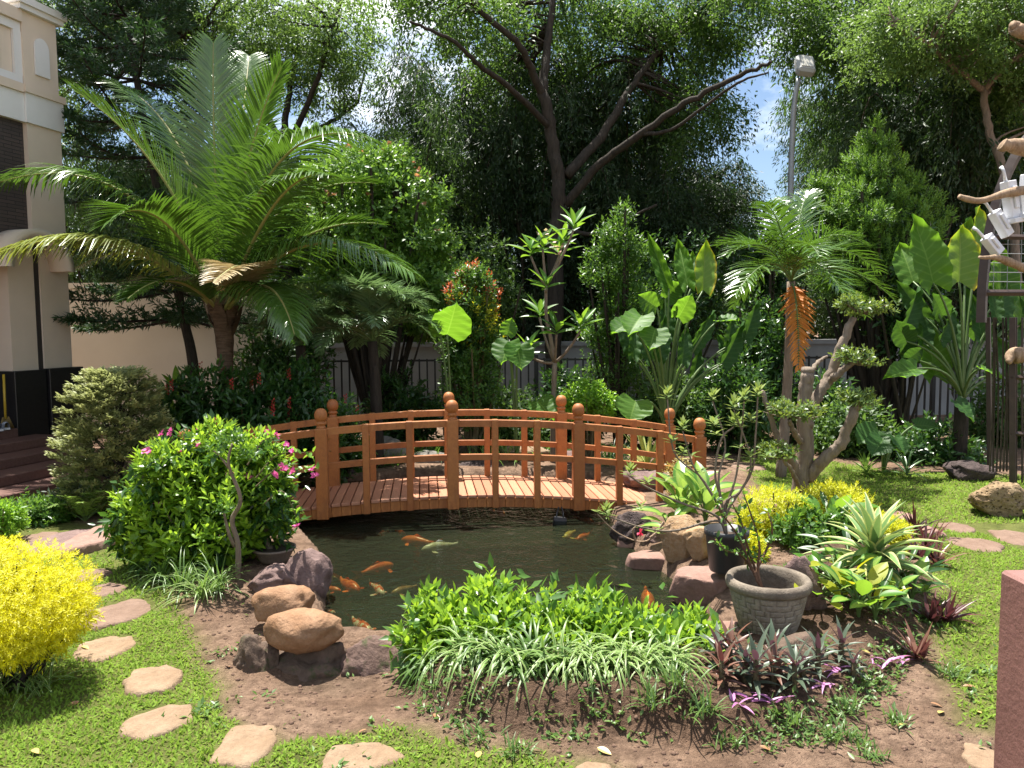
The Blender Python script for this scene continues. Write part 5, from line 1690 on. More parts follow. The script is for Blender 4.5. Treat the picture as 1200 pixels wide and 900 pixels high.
# ================================================================== SMALLER PALMS
def small_palm(label, base, crown, fr, mat, LL, LW, n, rng, trunk_r=.05, name='palm', bark=None, rw=.012, stalk=None, droop=.6, spread=.85, vee=.3):
    r = thing(name, label, 'palm', tuple(base))
    c = V3(crown)
    g = G(); tube(g, bez(V3(base) - [0, 0, .05], (V3(base) + c) / 2 + [.04, 0, 0], c, 14), np.linspace(trunk_r * 1.15, trunk_r * .8, 14) * (1 + .05 * (np.arange(14) % 2)), 9); part('trunk', g, bark or M_grey_bark, r)
    for (m, t, mt, l) in fr:
        frond(r, c, V3(m), V3(t), rng, n, LL * l, LW, mt or mat, rw=rw, stalk=stalk, droop=droop, spread=spread, vee=vee)
    return r
rg = np.random.default_rng(61)
Y = 8.0
fr = []
for (mx, my, md, tx, ty, td, l) in [(900, 262, -.3, 852, 300, -.5, .9), (890, 268, .3, 842, 288, .6, .9), (935, 240, .2, 948, 225, .5, .8), (955, 252, -.3, 1012, 285, -.5, 1), (970, 262, .2, 1030, 318, .4, 1), (945, 275, -.7, 990, 345, -1.1, 1),
                                    (905, 280, -.7, 862, 345, -1, 1), (900, 290, .6, 860, 360, 1, .9), (915, 245, -.4, 895, 238, -.8, .8), (965, 300, .6, 1015, 370, .9, .9), (940, 262, -.8, 960, 300, -1.3, .9), (925, 245, .7, 915, 232, 1.3, .8), (985, 290, -.2, 1046, 350, -.3, .9)]:
    fr.append((at(mx, my, Y + md), at(tx, ty, Y + td), None, l))
fr.append((at(936, 345, Y - .25), at(936, 432, Y - .35), L_orange, .62))
pb = V3(at(916, 475, Y)); pb[2] = 0
small_palm('slim palm with one dead orange frond behind the bonsai', pb, at(927, 330, Y), fr, L_palm, .36, .026, 44, rg, .05, 'slim_palm')
rg = np.random.default_rng(62)
Y = 8.75
fr = []
for k in range(30):
    a = k * 2.399
    el = rg.uniform(.15, 1.25)
    d = np.array([math.cos(a) * math.cos(el), math.sin(a) * math.cos(el) * .8, math.sin(el)])
    c = V3(at(436, 400, Y))
    Lg = rg.uniform(.8, 1.15)
    fr.append((c + d * Lg * .6 + [0, 0, .18], c + d * Lg + [0, 0, -.15 - .25 * math.cos(el)], None, 1))
pb = V3(at(440, 470, Y)); pb[2] = 0
small_palm('feathery dark green pygmy date palm before the iron fence', pb, at(436, 400, Y), fr, L_date, .30, .022, 40, rg, .07, 'date_palm', M_dark_bark, .009)
rg = np.random.default_rng(63)
fr = []
for k in range(20):
    a = k * 2.399
    el = rg.uniform(.2, 1.25)
    d = np.array([math.cos(a) * math.cos(el), math.sin(a) * math.cos(el) * .8, math.sin(el)])
    c = V3(at(352, 400, 8.6))
    Lg = rg.uniform(.7, 1.0)
    fr.append((c + d * Lg * .6 + [0, 0, .15], c + d * Lg + [0, 0, -.2], None, 1))
pb = V3(at(352, 470, 8.6)); pb[2] = 0
small_palm('dark date palm under the coconut fronds beside the feathery one', pb, at(352, 405, 8.6), fr, L_date, .28, .022, 36, rg, .07, 'date_palm', M_dark_bark, .009)

# ================================================================== ELEPHANT EARS
rg = np.random.default_rng(71)
Y = 9.2
def more_ears(rg, n, x0, x1, y0, y1, Y):
    o = []
    for k in range(n):
        x, y = rg.uniform(x0, x1), rg.uniform(y0, y1)
        s = rg.uniform(20, 34)
        a = rg.uniform(-1.2, 1.2)
        s *= 1.7; o.append((x, y, x + s * math.sin(a * .6), y - s * math.cos(a * .6), Y + rg.uniform(.0, .5), .1, .42, 2, a * .5))
    return o
def on_at(px, Y): p = at(px, 384, Y); return (p.x, Y, 0.0)
ear_plant('elephant ears with glossy leaves and tall upright blades behind the round bush', on_at(778, Y),
          [(738, 378, 716, 388, Y - .3, -.2, 1.0, 0, -.3), (752, 370, 736, 388, Y - .5, -.3, 1.0, 0, -.2), (768, 385, 762, 408, Y - .6, -.3, 1.0, 0, .1), (770, 360, 748, 345, Y, .0, 1.1, 0, -.2),
           (784, 338, 758, 270, Y, .2, .24, 0, -.3), (806, 335, 794, 276, Y + .1, .2, .36, 0, -.2), (824, 340, 828, 280, Y + .1, .15, .46, 1, 0), (812, 332, 812, 292, Y + .3, .2, .4, 0, 0),
           (795, 372, 812, 345, Y - .1, -.1, 1.0, 0, .3), (842, 375, 866, 372, Y, -.2, 1.0, 0, .4), (745, 470, 738, 492, Y - .9, -.2, 1.6, 0, 0), (780, 350, 800, 330, Y + .3, .1, .9, 0, .2)] + more_ears(rg, 12, 735, 880, 385, 450, Y - .15), rg, trunk=.3)
ear_plant('single broad elephant ear leaf in front of the red-tipped shrub', on_at(528, 8.9), [(524, 392, 536, 356, 8.7, -.25, 1.2, 0, .3), (513, 378, 502, 362, 8.8, .1, 1.0, 0, -.4)], rg)
ear_plant('elephant ears beside the plumeria stems', on_at(604, 9.0), [(597, 400, 586, 425, 8.8, -.2, 1.2, 0, -.3), (606, 405, 612, 432, 8.7, -.2, 1.2, 0, .2), (594, 392, 600, 372, 9.1, 0, 1.1, 0, 0), (630, 470, 650, 490, 8.8, -.2, 1.2, 0, .2)], rg)
Y = 8.6
ear_plant('giant upright elephant ears with yellowing margins next to the cage', on_at(1128, Y),
          [(1094, 332, 1076, 247, Y - .2, .1, .52, 0, -.1), (1124, 330, 1130, 262, Y - .1, .1, .72, 1, 0), (1144, 306, 1150, 240, Y + .3, .2, .45, 1, .2), (1130, 320, 1140, 252, Y + .5, .2, .6, 0, .1), (1062, 400, 1052, 376, Y, -.1, 1.0, 2, -.3), (1075, 432, 1038, 438, Y - .5, -.2, .6, 0, -.4),
           (1150, 432, 1178, 440, Y - .5, -.2, .7, 0, .4), (1095, 440, 1090, 372, Y + .2, .1, .6, 0, 0), (1170, 350, 1180, 290, Y + .4, .1, .8, 0, .2), (1195, 380, 1205, 330, Y + .4, .1, .9, 0, .2), (1065, 420, 1082, 408, Y + .1, -.1, 1.0, 2, -.1), (1105, 370, 1098, 345, Y + .3, -.2, .8, 2, 0), (1135, 395, 1150, 365, Y + .3, -.2, .8, 2, .2), (1120, 470, 1145, 490, Y - .2, -.2, 1.0, 2, .3), (1070, 330, 1056, 280, Y + .5, .2, .7, 0, -.2)] + more_ears(rg, 14, 1050, 1200, 370, 470, Y), rg, trunk=.75)
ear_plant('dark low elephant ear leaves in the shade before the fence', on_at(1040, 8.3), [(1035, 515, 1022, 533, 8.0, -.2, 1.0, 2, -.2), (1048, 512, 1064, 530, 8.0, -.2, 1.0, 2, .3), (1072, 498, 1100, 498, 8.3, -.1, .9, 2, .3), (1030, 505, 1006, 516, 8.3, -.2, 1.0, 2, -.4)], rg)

# ================================================================== PLUMERIA, SHRUBS AND SMALL TREES
def simple_leaf_mesh(name, mat, wid=.3, droop=.12, n=7, cup=.06):
    g = G()
    V, U, F = [], [], []
    for k in range(n + 1):
        t = k / n
        w = wid * .5 * math.sin(PI * (t ** .85)) ** .75 if 0 < t < 1 else .004
        z = -droop * t * t
        for q in (-1, -.5, 0, .5, 1):
            V.append((w * q, t, z + cup * abs(q) * w / wid * 2)); U.append((q, t))
    for k in range(n):
        for c in range(4):
            a = k * 5 + c
            F.append([a, a + 1, a + 6, a + 5])
    g.add(V, F, random.random(), U)
    return g.mesh(name, mat)
PLU = [simple_leaf_mesh('leaf', L_bright, .26), simple_leaf_mesh('leaf', L_mid, .26), simple_leaf_mesh('leaf', L_dark, .28)]
rg = np.random.default_rng(81)
Y = 9.0
r = thing('plumeria_tree', 'plumeria with bare forked stems and leaf rosettes behind the bridge', 'tree', on_at(648, Y))
b0 = np.array(on_at(648, Y))
tips = [(636, 292), (655, 300), (622, 300), (632, 372), (652, 392), (680, 388), (618, 415), (660, 285), (640, 340), (672, 270)]
g = G()
f1, f2 = V3(at(650, 425, Y)), V3(at(640, 370, Y))
tube(g, smoothpath([b0 - [0, 0, .05], b0 + [0, 0, .5], f1], 10), np.linspace(.04, .03, 10), 8)
tube(g, smoothpath([f1, V3(at(645, 395, Y)), f2, V3(at(640, 330, Y))], 10), np.linspace(.028, .018, 10), 7)
for k, (x, y) in enumerate(tips):
    e = V3(at(x, y, Y + rg.uniform(-.35, .35)))
    s = f1 if y > 360 else V3(at(640, 335, Y))
    tube(g, bez(s, (s + e) / 2 + [0, 0, -.08], e, 7), np.linspace(.02, .013, 7), 7)
    for q in range(9):
        a = q * 2.4 + k
        el = .15 + .11 * q
        d = Vector((math.cos(a) * math.cos(el), math.sin(a) * math.cos(el), math.sin(el)))
        leaf_part(r, PLU[0 if (q + k) % 3 else 1], Vector(e) + Vector((0, 0, .01 * q)), d, Vector((0, 0, 1)) + Vector((.2, -.3, 0)), .30 * rg.uniform(.75, 1.1))
part('stems', g, M_grey_bark, r)
g = G()
for (x, y) in [(636, 276), (652, 288)]:
    p = V3(at(x, y, Y))
    m = 14
    inst(g, LEAF2, np.tile(p, (m, 1)) + rg.normal(size=(m, 3)) * .04, rdir(m, rg), rdir(m, rg), .05, .7, rg.random(m))
part('flowers', g, leafmat('pale_pink_petal', (0.6, 0.3, 0.25), (0.75, 0.5, 0.42)), r)

rg = np.random.default_rng(82)
def lobes(base, lst, Y):
    """photo-space lobes -> blobs relative to base"""
    o = []
    for x, y, rx, ry, dY, rd in lst:
        c = at(x, y, Y + dY)
        o.append((c.x - base[0], c.y - base[1], c.z - base[2], rx * Y / FPX, rd, ry * Y / FPX))
    return o
L_budtree = leafmat('budded_tree_leaf', (0.055, 0.14, 0.02), (0.15, 0.28, 0.04), (0.32, 0.54, 0.06), .38, .42)
b = on_at(440, 10.8)
shrub('flowering_tree', 'broad light green tree with pinkish buds behind the coconut palm', 'tree', b,
      lobes(b, [(430, 205, 55, 32, 0, .8), (480, 235, 50, 30, .1, .8), (420, 265, 60, 35, -.2, .8), (490, 285, 45, 30, -.1, .7), (450, 320, 60, 35, -.2, .7), (510, 330, 40, 28, -.1, .6), (380, 225, 40, 35, .3, .6), (460, 190, 34, 18, .2, .5), (400, 330, 50, 40, 0, .6), (500, 370, 30, 30, 0, .5)], 10.8),
      L_budtree, rg, 3000, 7, .085, .042, slen=.12, up=.35, lo=.62, wood=M_dark_bark, stems=40, inner=900, flowers=(leafmat('pinkish_bud', (0.28, 0.13, 0.09), (0.4, 0.22, 0.15)), 50, .04))
b = on_at(552, 9.6)
shrub('red_tip_shrub', 'tall columnar shrub with red and yellow tips beside the elephant ear', 'shrub', b,
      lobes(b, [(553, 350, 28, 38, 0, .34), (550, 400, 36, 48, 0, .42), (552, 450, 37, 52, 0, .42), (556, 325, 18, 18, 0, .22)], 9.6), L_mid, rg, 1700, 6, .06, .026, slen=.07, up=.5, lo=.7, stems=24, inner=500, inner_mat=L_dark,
      flowers=None)
R_ = bpy.data.objects[[o.name for o in bpy.data.objects if o.name.startswith('red_tip_shrub')][0]]
g = G()
tp = lobes((0, 0, 0), [(556, 322, 20, 16, 0, .24), (545, 345, 24, 20, 0, .28), (572, 350, 16, 22, 0, .2)], 9.6)
shoots(g, tp, 90, 6, .06, .024, rg, .08, .75, .8)
part('crown', g, L_redtip, R_)['label'] = 'red young leaves at the shrub tip'
g = G()
tp = lobes((0, 0, 0), [(553, 372, 30, 34, -.02, .36), (572, 385, 20, 30, 0, .3)], 9.6)
shoots(g, tp, 170, 6, .06, .024, rg, .08, .6, .85)
part('crown', g, L_gold2, R_)['label'] = 'yellow green young leaves below the red tip'
b = on_at(728, 10.3)
shrub('small_conifer', 'loose bright green young tree between plumeria and elephant ears', 'tree', b,
      lobes(b, [(732, 250, 14, 16, 0, .2), (722, 275, 26, 14, 0, .3), (735, 295, 30, 16, 0, .35), (715, 320, 36, 20, 0, .4), (735, 350, 40, 24, 0, .45), (712, 385, 36, 26, .1, .4), (702, 295, 16, 12, 0, .2), (720, 430, 40, 36, .1, .4)], 10.3),
      L_mid, rg, 900, 8, .075, .024, slen=.12, up=.7, lo=.4, stems=24, wood=M_dark_bark, inner=300)
b = on_at(1030, 11.0)
shrub('bright_conifer', 'feathery bright green conifer in front of the bamboo', 'tree', b,
      lobes(b, [(1026, 146, 8, 12, 0, .12), (1020, 168, 15, 13, 0, .2), (1038, 172, 12, 12, -.2, .18), (1005, 190, 17, 13, -.1, .25), (1046, 196, 17, 14, 0, .25), (1024, 200, 18, 14, -.3, .25), (992, 212, 18, 12, 0, .25), (1065, 218, 17, 13, -.1, .25), (1010, 226, 20, 14, -.4, .28), (1040, 228, 20, 14, -.4, .28), (970, 226, 17, 12, 0, .25), (1085, 236, 16, 12, -.1, .25), (958, 214, 12, 9, 0, .18), (985, 246, 22, 15, -.3, .3), (1060, 250, 22, 15, -.4, .3), (1102, 254, 14, 10, 0, .2), (1022, 256, 24, 16, -.6, .3), (955, 250, 18, 14, -.1, .26), (1085, 272, 20, 14, -.3, .3), (1000, 280, 30, 18, -.4, .4), (1045, 285, 30, 18, -.4, .4), (1010, 320, 60, 34, -.1, .6)], 11.0),
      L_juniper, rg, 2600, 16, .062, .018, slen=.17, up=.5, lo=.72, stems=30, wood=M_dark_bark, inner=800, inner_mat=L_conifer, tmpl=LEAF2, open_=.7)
b = on_at(690, 8.9)
shrub('round_bush', 'round light green bush just behind the bridge railing', 'shrub', b, lobes(b, [(688, 466, 26, 20, 0, .28), (705, 474, 16, 14, -.1, .2), (668, 476, 16, 14, 0, .2)], 8.9), L_bright, rg, 420, 6, .065, .032, slen=.06, up=.5, stems=16, inner=120)
# dark understorey along the railing
UND = [(600, 490, 10.0, 40, 40, 'dark leafy shrub below the plumeria'), (470, 470, 10.4, 42, 36, 'dark shrub at the railing behind the date palm'), (860, 460, 9.6, 44, 50, 'dark leafy shrub between elephant ears and slim palm'), (1000, 500, 9.4, 44, 34, 'dark shrub in the shade behind the bonsai'),
       (1090, 525, 8.9, 52, 36, 'low dark shrub at the foot of the giant elephant ears'), (960, 470, 10.2, 40, 40, 'dark shrub at the railing behind the slim palm'), (1180, 470, 10.0, 50, 70, 'tall dark shrub behind the cage'), (660, 470, 10.4, 40, 44, 'dark glossy shrub at the railing behind the plumeria'),
       (330, 400, 10.4, 50, 50, 'dark dense shrub between palm trunk and date palms'), (780, 470, 10.0, 50, 40, 'dark shrub under the elephant ears'), (1060, 330, 10.6, 40, 70, 'dark tall shrub behind the giant elephant ears'), (890, 400, 10.8, 40, 60, 'dark shrub behind the slim palm fronds'),
       (560, 320, 12.6, 50, 60, 'dark tree beyond the railing behind the red-tipped shrub'), (780, 320, 12.4, 90, 60, 'dark tree beyond the railing behind the upright leaves'), (900, 300, 12.8, 60, 55, 'dark tree beyond the railing behind the slim palm'), (250, 300, 12.8, 70, 70, 'dark tree beyond the cream wall')]
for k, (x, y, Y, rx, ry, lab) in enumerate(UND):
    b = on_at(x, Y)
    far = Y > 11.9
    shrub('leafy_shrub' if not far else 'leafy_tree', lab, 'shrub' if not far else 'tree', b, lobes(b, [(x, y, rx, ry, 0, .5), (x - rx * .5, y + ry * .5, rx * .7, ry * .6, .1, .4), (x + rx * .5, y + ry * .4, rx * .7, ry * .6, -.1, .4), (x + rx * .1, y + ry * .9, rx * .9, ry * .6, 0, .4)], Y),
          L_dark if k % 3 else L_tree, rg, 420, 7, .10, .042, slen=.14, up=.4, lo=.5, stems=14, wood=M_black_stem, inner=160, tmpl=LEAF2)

# shrub with red flower spikes
rg = np.random.default_rng(83)
b = on_at(300, 7.7)
r = shrub('red_spike_shrub', 'dense dark green shrub with upright red flower spikes beside the bridge', 'shrub', b,
      lobes(b, [(250, 470, 60, 40, 0, .45), (320, 480, 60, 44, 0, .45), (380, 510, 46, 50, -.1, .4), (220, 500, 50, 50, 0, .4), (290, 520, 70, 40, -.2, .4), (350, 450, 36, 22, .1, .3)], 7.7), L_dark, rg, 760, 8, .11, .04, slen=.14, up=.6, lo=.6, stems=30, inner=260)
g = G()
B = lobes((0, 0, 0), [(250, 462, 55, 26, -.2, .35), (325, 468, 60, 30, -.25, .35), (390, 490, 36, 20, -.2, .3)], 7.7)
c, nn, k_ = blob_pts(B, 20, rg, .8)
for p in c:
    if p[1] > 7.75: p[1] = 7.75 - (p[1] - 7.75)
    m = 16
    t = np.linspace(0, 1, m)
    ph = t * 20
    inst(g, LEAF2, p + np.column_stack([.008 * np.cos(ph), .008 * np.sin(ph), t * .10]), np.column_stack([np.cos(ph), np.sin(ph), np.full(m, 1.6)]), rdir(m, rg), .026, .5, rg.random(m))
part('flower_spikes', g, L_redflower, r)
b = on_at(395, 7.9)
shrub('leafy_shrub', 'light green leafy shrub seen through the bridge railing', 'shrub', b, lobes(b, [(380, 520, 34, 40, 0, .3), (410, 530, 24, 24, 0, .25)], 7.9), L_mid, rg, 260, 7, .08, .04, slen=.1, stems=10, inner=80)

# pale layered cypress next to the steps
rg = np.random.default_rng(84)
b = on_at(132, 6.7)
r = thing('golden_cypress', 'pale yellow green layered cypress shrub beside the house steps', 'shrub', b)
g, gw = G(), G()
sprays = []
for k in range(640):
    t = rg.random()
    y = 440 + 150 * t
    w = np.interp(t, [0, .15, .5, 1], [16, 38, 52, 50])
    a = rg.random() * 2 * PI
    rr = rg.random() ** .45
    c = V3(at(134 + math.cos(a) * rr * w, y, 6.7)) + [0, math.sin(a) * rr * w * 6.7 / FPX, 0]
    d = np.array([math.cos(a), math.sin(a), .25])
    sprays.append((c, nrm(d)))
for c, d in sprays:
    m = 46
    sd = np.cross(d, [0, 0, 1.0])
    t = rg.random(m)[:, None]; q = rg.uniform(-1, 1, (m, 1)); z_ = rg.normal(size=(m, 1)) * .012
    pos = c + d * t * .13 + sd * q * .07 * (1.1 - t) + [0, 0, 1.0] * (z_ + .02)
    inst(g, LEAF2, pos, d * .7 + sd * q * .8 + rdir(m, rg) * .35 + [0, 0, .25], np.tile([0, 0, 1.0], (m, 1)) + rdir(m, rg) * .4, .042, .45, np.clip(t[:, 0] * .7 + rg.random(m) * .3, 0, 1))
for c, d in sprays[::12]:
    s = np.array([b[0], b[1], max(.05, c[2] - .25)])
    tube(gw, bez(s, (s + c) / 2, c, 5), np.linspace(.012, .004, 5), 5, cap=False)
tube(gw, [np.array(b) - [0, 0, .05], np.array(b) + [0, 0, .95]], [.035, .012], 7)
part('crown', g, L_cypress, r)
part('stems', gw, M_dark_bark, r)

# ================================================================== NEAR PLANTS
rg = np.random.default_rng(91)
def gp(px, Y):
    p = at(px, 500, Y); return (p.x, Y, gz1(p.x, Y))
# big flowering bush over the pond corner
b = Vector(gp(232, 5.1))
shrub('flowering_bush', 'large bright green bush with magenta flowers overhanging the pond corner', 'bush', tuple(b),
      lobes(b, [(235, 570, 70, 44, 0, .36), (190, 600, 44, 42, -.1, .3), (285, 590, 44, 50, -.1, .3), (240, 620, 80, 44, -.12, .36), (180, 630, 34, 34, 0, .25), (270, 535, 34, 20, .05, .22), (215, 532, 40, 16, .05, .22), (160, 590, 22, 22, -.1, .16), (318, 560, 22, 28, -.1, .16), (325, 610, 18, 24, -.1, .16), (250, 512, 26, 14, 0, .16), (190, 545, 30, 18, -.2, .18), (150, 620, 18, 20, -.1, .14), (300, 525, 22, 14, -.1, .14)], b.y),
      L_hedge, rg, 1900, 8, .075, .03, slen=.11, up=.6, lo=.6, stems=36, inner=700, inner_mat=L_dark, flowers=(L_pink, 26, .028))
# twisted pale stem of the shrub in the bowl
r = thing('bonsai_shrub', 'small twisted shrub with pale bare trunk growing from the clay bowl', 'shrub', tuple(BW + Vector((0, 0, .09))))
g = G()
b0 = np.array(BW) + [0, 0, .07]
tube(g, smoothpath([b0 + [-.02, 0, 0], b0 + [-.06, 0, .10], b0 + [-.03, -.02, .2], b0 + [-.08, 0, .32]], 14), np.linspace(.022, .012, 14), 8)
part('trunk', g, M_grey_bark, r)
g = G()
shoots(g, [(b0[0] - .06, b0[1], b0[2] + .36, .16, .14, .10), (b0[0] + .05, b0[1] - .04, b0[2] + .27, .12, .1, .07)], 120, 6, .045, .02, rg, .05, .5, .6)
part('crown', g, L_mid, r)
p = at(278, 668, 4.62)
b0 = np.array((p.x, p.y, gz1(p.x, p.y)))
r = thing('pale_stem_tree', 'slender pale twisted trunk with leafy pads in front of the magenta bush', 'tree', tuple(b0))
g = G()
tube(g, smoothpath([b0 - [0, 0, .03], V3(at(279, 640, 4.6)), V3(at(272, 610, 4.58)), V3(at(282, 585, 4.55)), V3(at(268, 545, 4.5)), V3(at(272, 520, 4.5))], 24), np.linspace(.02, .007, 24), 8)
tube(g, smoothpath([V3(at(275, 640, 4.6)), V3(at(268, 625, 4.56)), V3(at(262, 600, 4.52))], 8), np.linspace(.014, .006, 8), 6)
tube(g, smoothpath([V3(at(268, 548, 4.5)), V3(at(258, 535, 4.5)), V3(at(250, 528, 4.48))], 8), np.linspace(.008, .004, 8), 6)
part('trunk', g, M_grey_bark, r)
g = G()
shoots(g, lobes((0, 0, 0), [(270, 512, 16, 8, 0, .08), (250, 525, 12, 7, 0, .07), (262, 596, 10, 6, 0, .05), (288, 530, 12, 7, 0, .06)], 4.5), 70, 6, .034, .016, rg, .04, .5, .6)
part('crown', g, L_mid, r)
# magenta sprig reaching over the bridge rail
r = thing('bougainvillea_sprig', 'thin arching sprig with magenta flowers before the bridge end post', 'plant', tuple(at(318, 600, 4.7)))
g = G(); gl = G(); gf = G()
for pts in ([(300, 570), (330, 545), (350, 552), (372, 550)], [(300, 560), (322, 535), (345, 530), (366, 532)], [(310, 590), (330, 575), (345, 600), (348, 618)], [(290, 545), (310, 515), (330, 522), (340, 530)]):
    P = smoothpath([V3(at(x, y, 4.7)) for x, y in pts], 14)
    tube(g, P, np.linspace(.005, .002, 14), 5, cap=False)
    m = 26
    ii_ = rg.integers(2, 14, m)
    inst(gl, LEAF8, P[ii_] + rg.normal(size=(m, 3)) * .01, rdir(m, rg) + [0, -.3, .2], rdir(m, rg) * .5 + [0, 0, 1], .05, .5, rg.random(m))
fme = flower_mesh(L_pink, rg)
for x, y in [(331, 547), (325, 556), (333, 551), (338, 521), (343, 530), (366, 551), (370, 556), (348, 617), (200, 506), (190, 509), (344, 553)]:
    leaf_part(r, fme, V3(at(x, y, 4.62)), rdir(1, rg)[0] * .5 + [0, -.6, .5], rdir(1, rg)[0], .026, 'flower')
part('stems', g, M_stem, r); part('leaves', gl, L_bright, r)

# golden bush at the lawn
rg = np.random.default_rng(92)
b = on(18, 800)
r = thing('golden_bush', 'dense rounded golden yellow bush on the front lawn', 'bush', tuple(b))
g = G()
B = lobes((0, 0, 0), [(-25, 702, 118, 62, 0, .42), (45, 714, 50, 42, -.03, .26), (-60, 698, 90, 60, 0, .4), (74, 720, 30, 30, -.05, .18), (40, 742, 50, 26, -.06, .24), (-20, 748, 80, 28, -.1, .3)], b.y)
c, ax = shoots(g, B, 5600, 10, .022, .0045, rg, .018, .3, .95, LEAF2, 0, 1.0)
foliage(g, [(q[0], q[1], q[2], q[3] * .85, q[4] * .85, q[5] * .85) for q in B], 900, 14, .03, .007, rg, twig=.06, lo=.5)
part('crown', g, L_yellow, r)
g = G()
for q in rg.choice(len(c), 22, replace=False):
    tube(g, bez(V3(b) + rg.normal(size=3) * [.06, .06, 0] - [0, 0, .02], (V3(b) + c[q]) / 2 - [0, 0, .06], c[q], 6), np.linspace(.01, .003, 6), 5, cap=False)
part('stems', g, M_dark_bark, r)

# front bed hedge shrubs
rg = np.random.default_rng(93)
hed = [(515, 728, 40, 40, 3.75, 'leafy bright green bed shrub nearest the muddy rock'), (572, 716, 44, 42, 3.72, 'tall leafy bright green bed shrub second from the muddy rock'), (635, 728, 42, 38, 3.7, 'leafy bright green shrub in the middle of the bed'),
       (695, 732, 42, 38, 3.66, 'leafy bright green bed shrub in front of the facing koi'), (752, 744, 40, 34, 3.64, 'low leafy bright green bed shrub next to last before the pot'), (805, 748, 34, 32, 3.66, 'leafy bright green bed shrub closest to the woven pot')]
for k, (x, y, rx, ry, Y, lab) in enumerate(hed):
    Y -= .1
    p = at(x, 780, Y)
    b = (p.x, Y, gz1(p.x, Y))
    shrub('bed_shrub', lab, 'shrub', b, lobes(b, [(x, y - 2, rx, ry * .8, 0.06, .17), (x - 14, y + 24, rx * .9, ry * .8, -.10, .16), (x + 14, y + 22, rx * .9, ry * .8, -.10, .16)], Y), L_hedge, rg, 170, 8, .074, .032, slen=.10, up=.75, lo=.6, stems=60, inner=60, inner_mat=L_mid, group='bright green shrubs of the front bed')
ORD = ['first', 'second', 'third', 'fourth', 'fifth', 'sixth', 'seventh', 'eighth', 'ninth', 'tenth', 'eleventh', 'twelfth', 'thirteenth', 'fourteenth', 'fifteenth']
SPX = [(512, 800, 3.4), (545, 790, 3.3), (590, 815, 3.22), (632, 800, 3.22), (690, 825, 3.17), (735, 806, 3.2), (612, 842, 3.16), (782, 830, 3.2), (712, 842, 3.16), (566, 826, 3.25), (660, 838, 3.16), (758, 800, 3.18)]
for k, (x, y, Y) in enumerate(SPX):
    p = at(x, y, Y)
    z = gz1(p.x, Y)
    ribbon_plant('spider_plant', 'cream edged spider plant of the front bed, %s along from the muddy rock' % ORD[sorted(SPX, key=lambda q: q[0]).index((x, y, Y))], 'plant', (p.x, Y, z), L_spider if k % 3 else L_lily, rg, 84, .27, .0125, 3.3, (.1, 1.25), 7, .25, .022, 'spider plants edging the front bed')
for k, (x, y) in enumerate([(238, 708), (215, 700), (255, 700), (190, 690), (205, 668), (178, 672)]):
    b = on(x, y)
    ribbon_plant('spider_plant', ['striped spider plant alone on the bare soil under the big bush', 'spider plant second under the big bush', 'spider plant by the lumpy purple rock', 'spider plant under the big bush by the wide stepping stone', 'shaded spider plant deep under the big bush', 'spider plant between big bush and rosy slab'][k], 'plant', tuple(b), L_spider if k == 0 else L_lily, rg, 50, .27, .011, 2.0, (.4, 1.4), 6, .25, .02)
for k, (x, y) in enumerate([(12, 800), (42, 806), (-10, 815)]):
    b = on(x, y)
    ribbon_plant('spider_plant', ['spider plant under the golden bush middle', 'spider plant under the golden bush edge', 'spider plant under the golden bush at the photo edge'][k], 'plant', tuple(b), L_spider, rg, 34, .24, .011, 1.8, (.2, 1.1), 6, .25, .03)
# weedy tufts at the bed foot
GTX = [(795, 848, .15), (825, 862, .12), (760, 855, .11), (990, 840, .08), (970, 868, .07), (1000, 868, .06), (1112, 796, .08), (925, 858, .08), (605, 884, .07), (560, 868, .06), (855, 876, .06), (1050, 850, .06), (1020, 888, .06)]
for k, (x, y, s) in enumerate(GTX):
    b = on(x, y)
    ribbon_plant('grass_tuft', 'small wild grass tuft on the bed foot, %s along towards the pillar' % ORD[sorted(GTX).index((x, y, s))], 'grass tuft', tuple(b), L_lily, rg, 46, s, .008, 1.0, (.4, 1.4), 4, .2, .03, 'grass tufts on the bed foot')

# moses-in-the-cradle rosettes
rg = np.random.default_rng(94)
RHX = [(855, 812, 1.0, 3.2), (905, 800, 1.0, 3.2), (885, 838, 1.05, 3.06), (930, 836, .95, 3.06), (845, 842, .85, 3.05), (958, 806, .9, 3.2), (840, 800, .9, 3.22), (985, 790, .8, 3.3), (905, 866, .85, 3.1), (1000, 806, .6, 3.2), (872, 864, .8, 3.12), (940, 856, .7, 3.14)]
for k, (x, y, s, Y) in enumerate(RHX):
    p = at(x, y, Y)
    b = (p.x, Y, gz1(p.x, Y))
    r = thing('moses_in_cradle', 'grey green rosette plant with purple undersides, %s along from the spider plants' % ORD[sorted(RHX, key=lambda q: q[0]).index((x, y, s, Y))], 'plant', b, 'rosette plants at the bed corner')
    g = G()
    n = 17
    q = np.arange(n)
    ph = q * 2.4 + rg.random() * 6
    el = .1 + 1.15 * q / n + rg.normal(size=n) * .12
    d = np.column_stack([np.cos(ph) * np.cos(el), np.sin(ph) * np.cos(el), np.sin(el)])
    b0 = np.array(b) + [0, 0, .03 * s] + np.column_stack([np.zeros(n), np.zeros(n), q * .006 * s])
    strips(g, b0, d, .13 * s * (.8 + .4 * rg.random(n)), .028 * s, .8, 5, .45, rg.random(n), .75)
    part('leaves', g, L_rhoeo if k % 4 else L_rhoeo_r, r)
    g = G(); tube(g, [np.array(b) - [0, 0, .03], np.array(b) + [0, 0, .13 * s]], [.014, .010], 6); part('stem', g, M_stem, r)
PSX = [(1040, 790), (1058, 785), (980, 812), (965, 828), (880, 848), (905, 850), (1030, 796), (862, 855)]
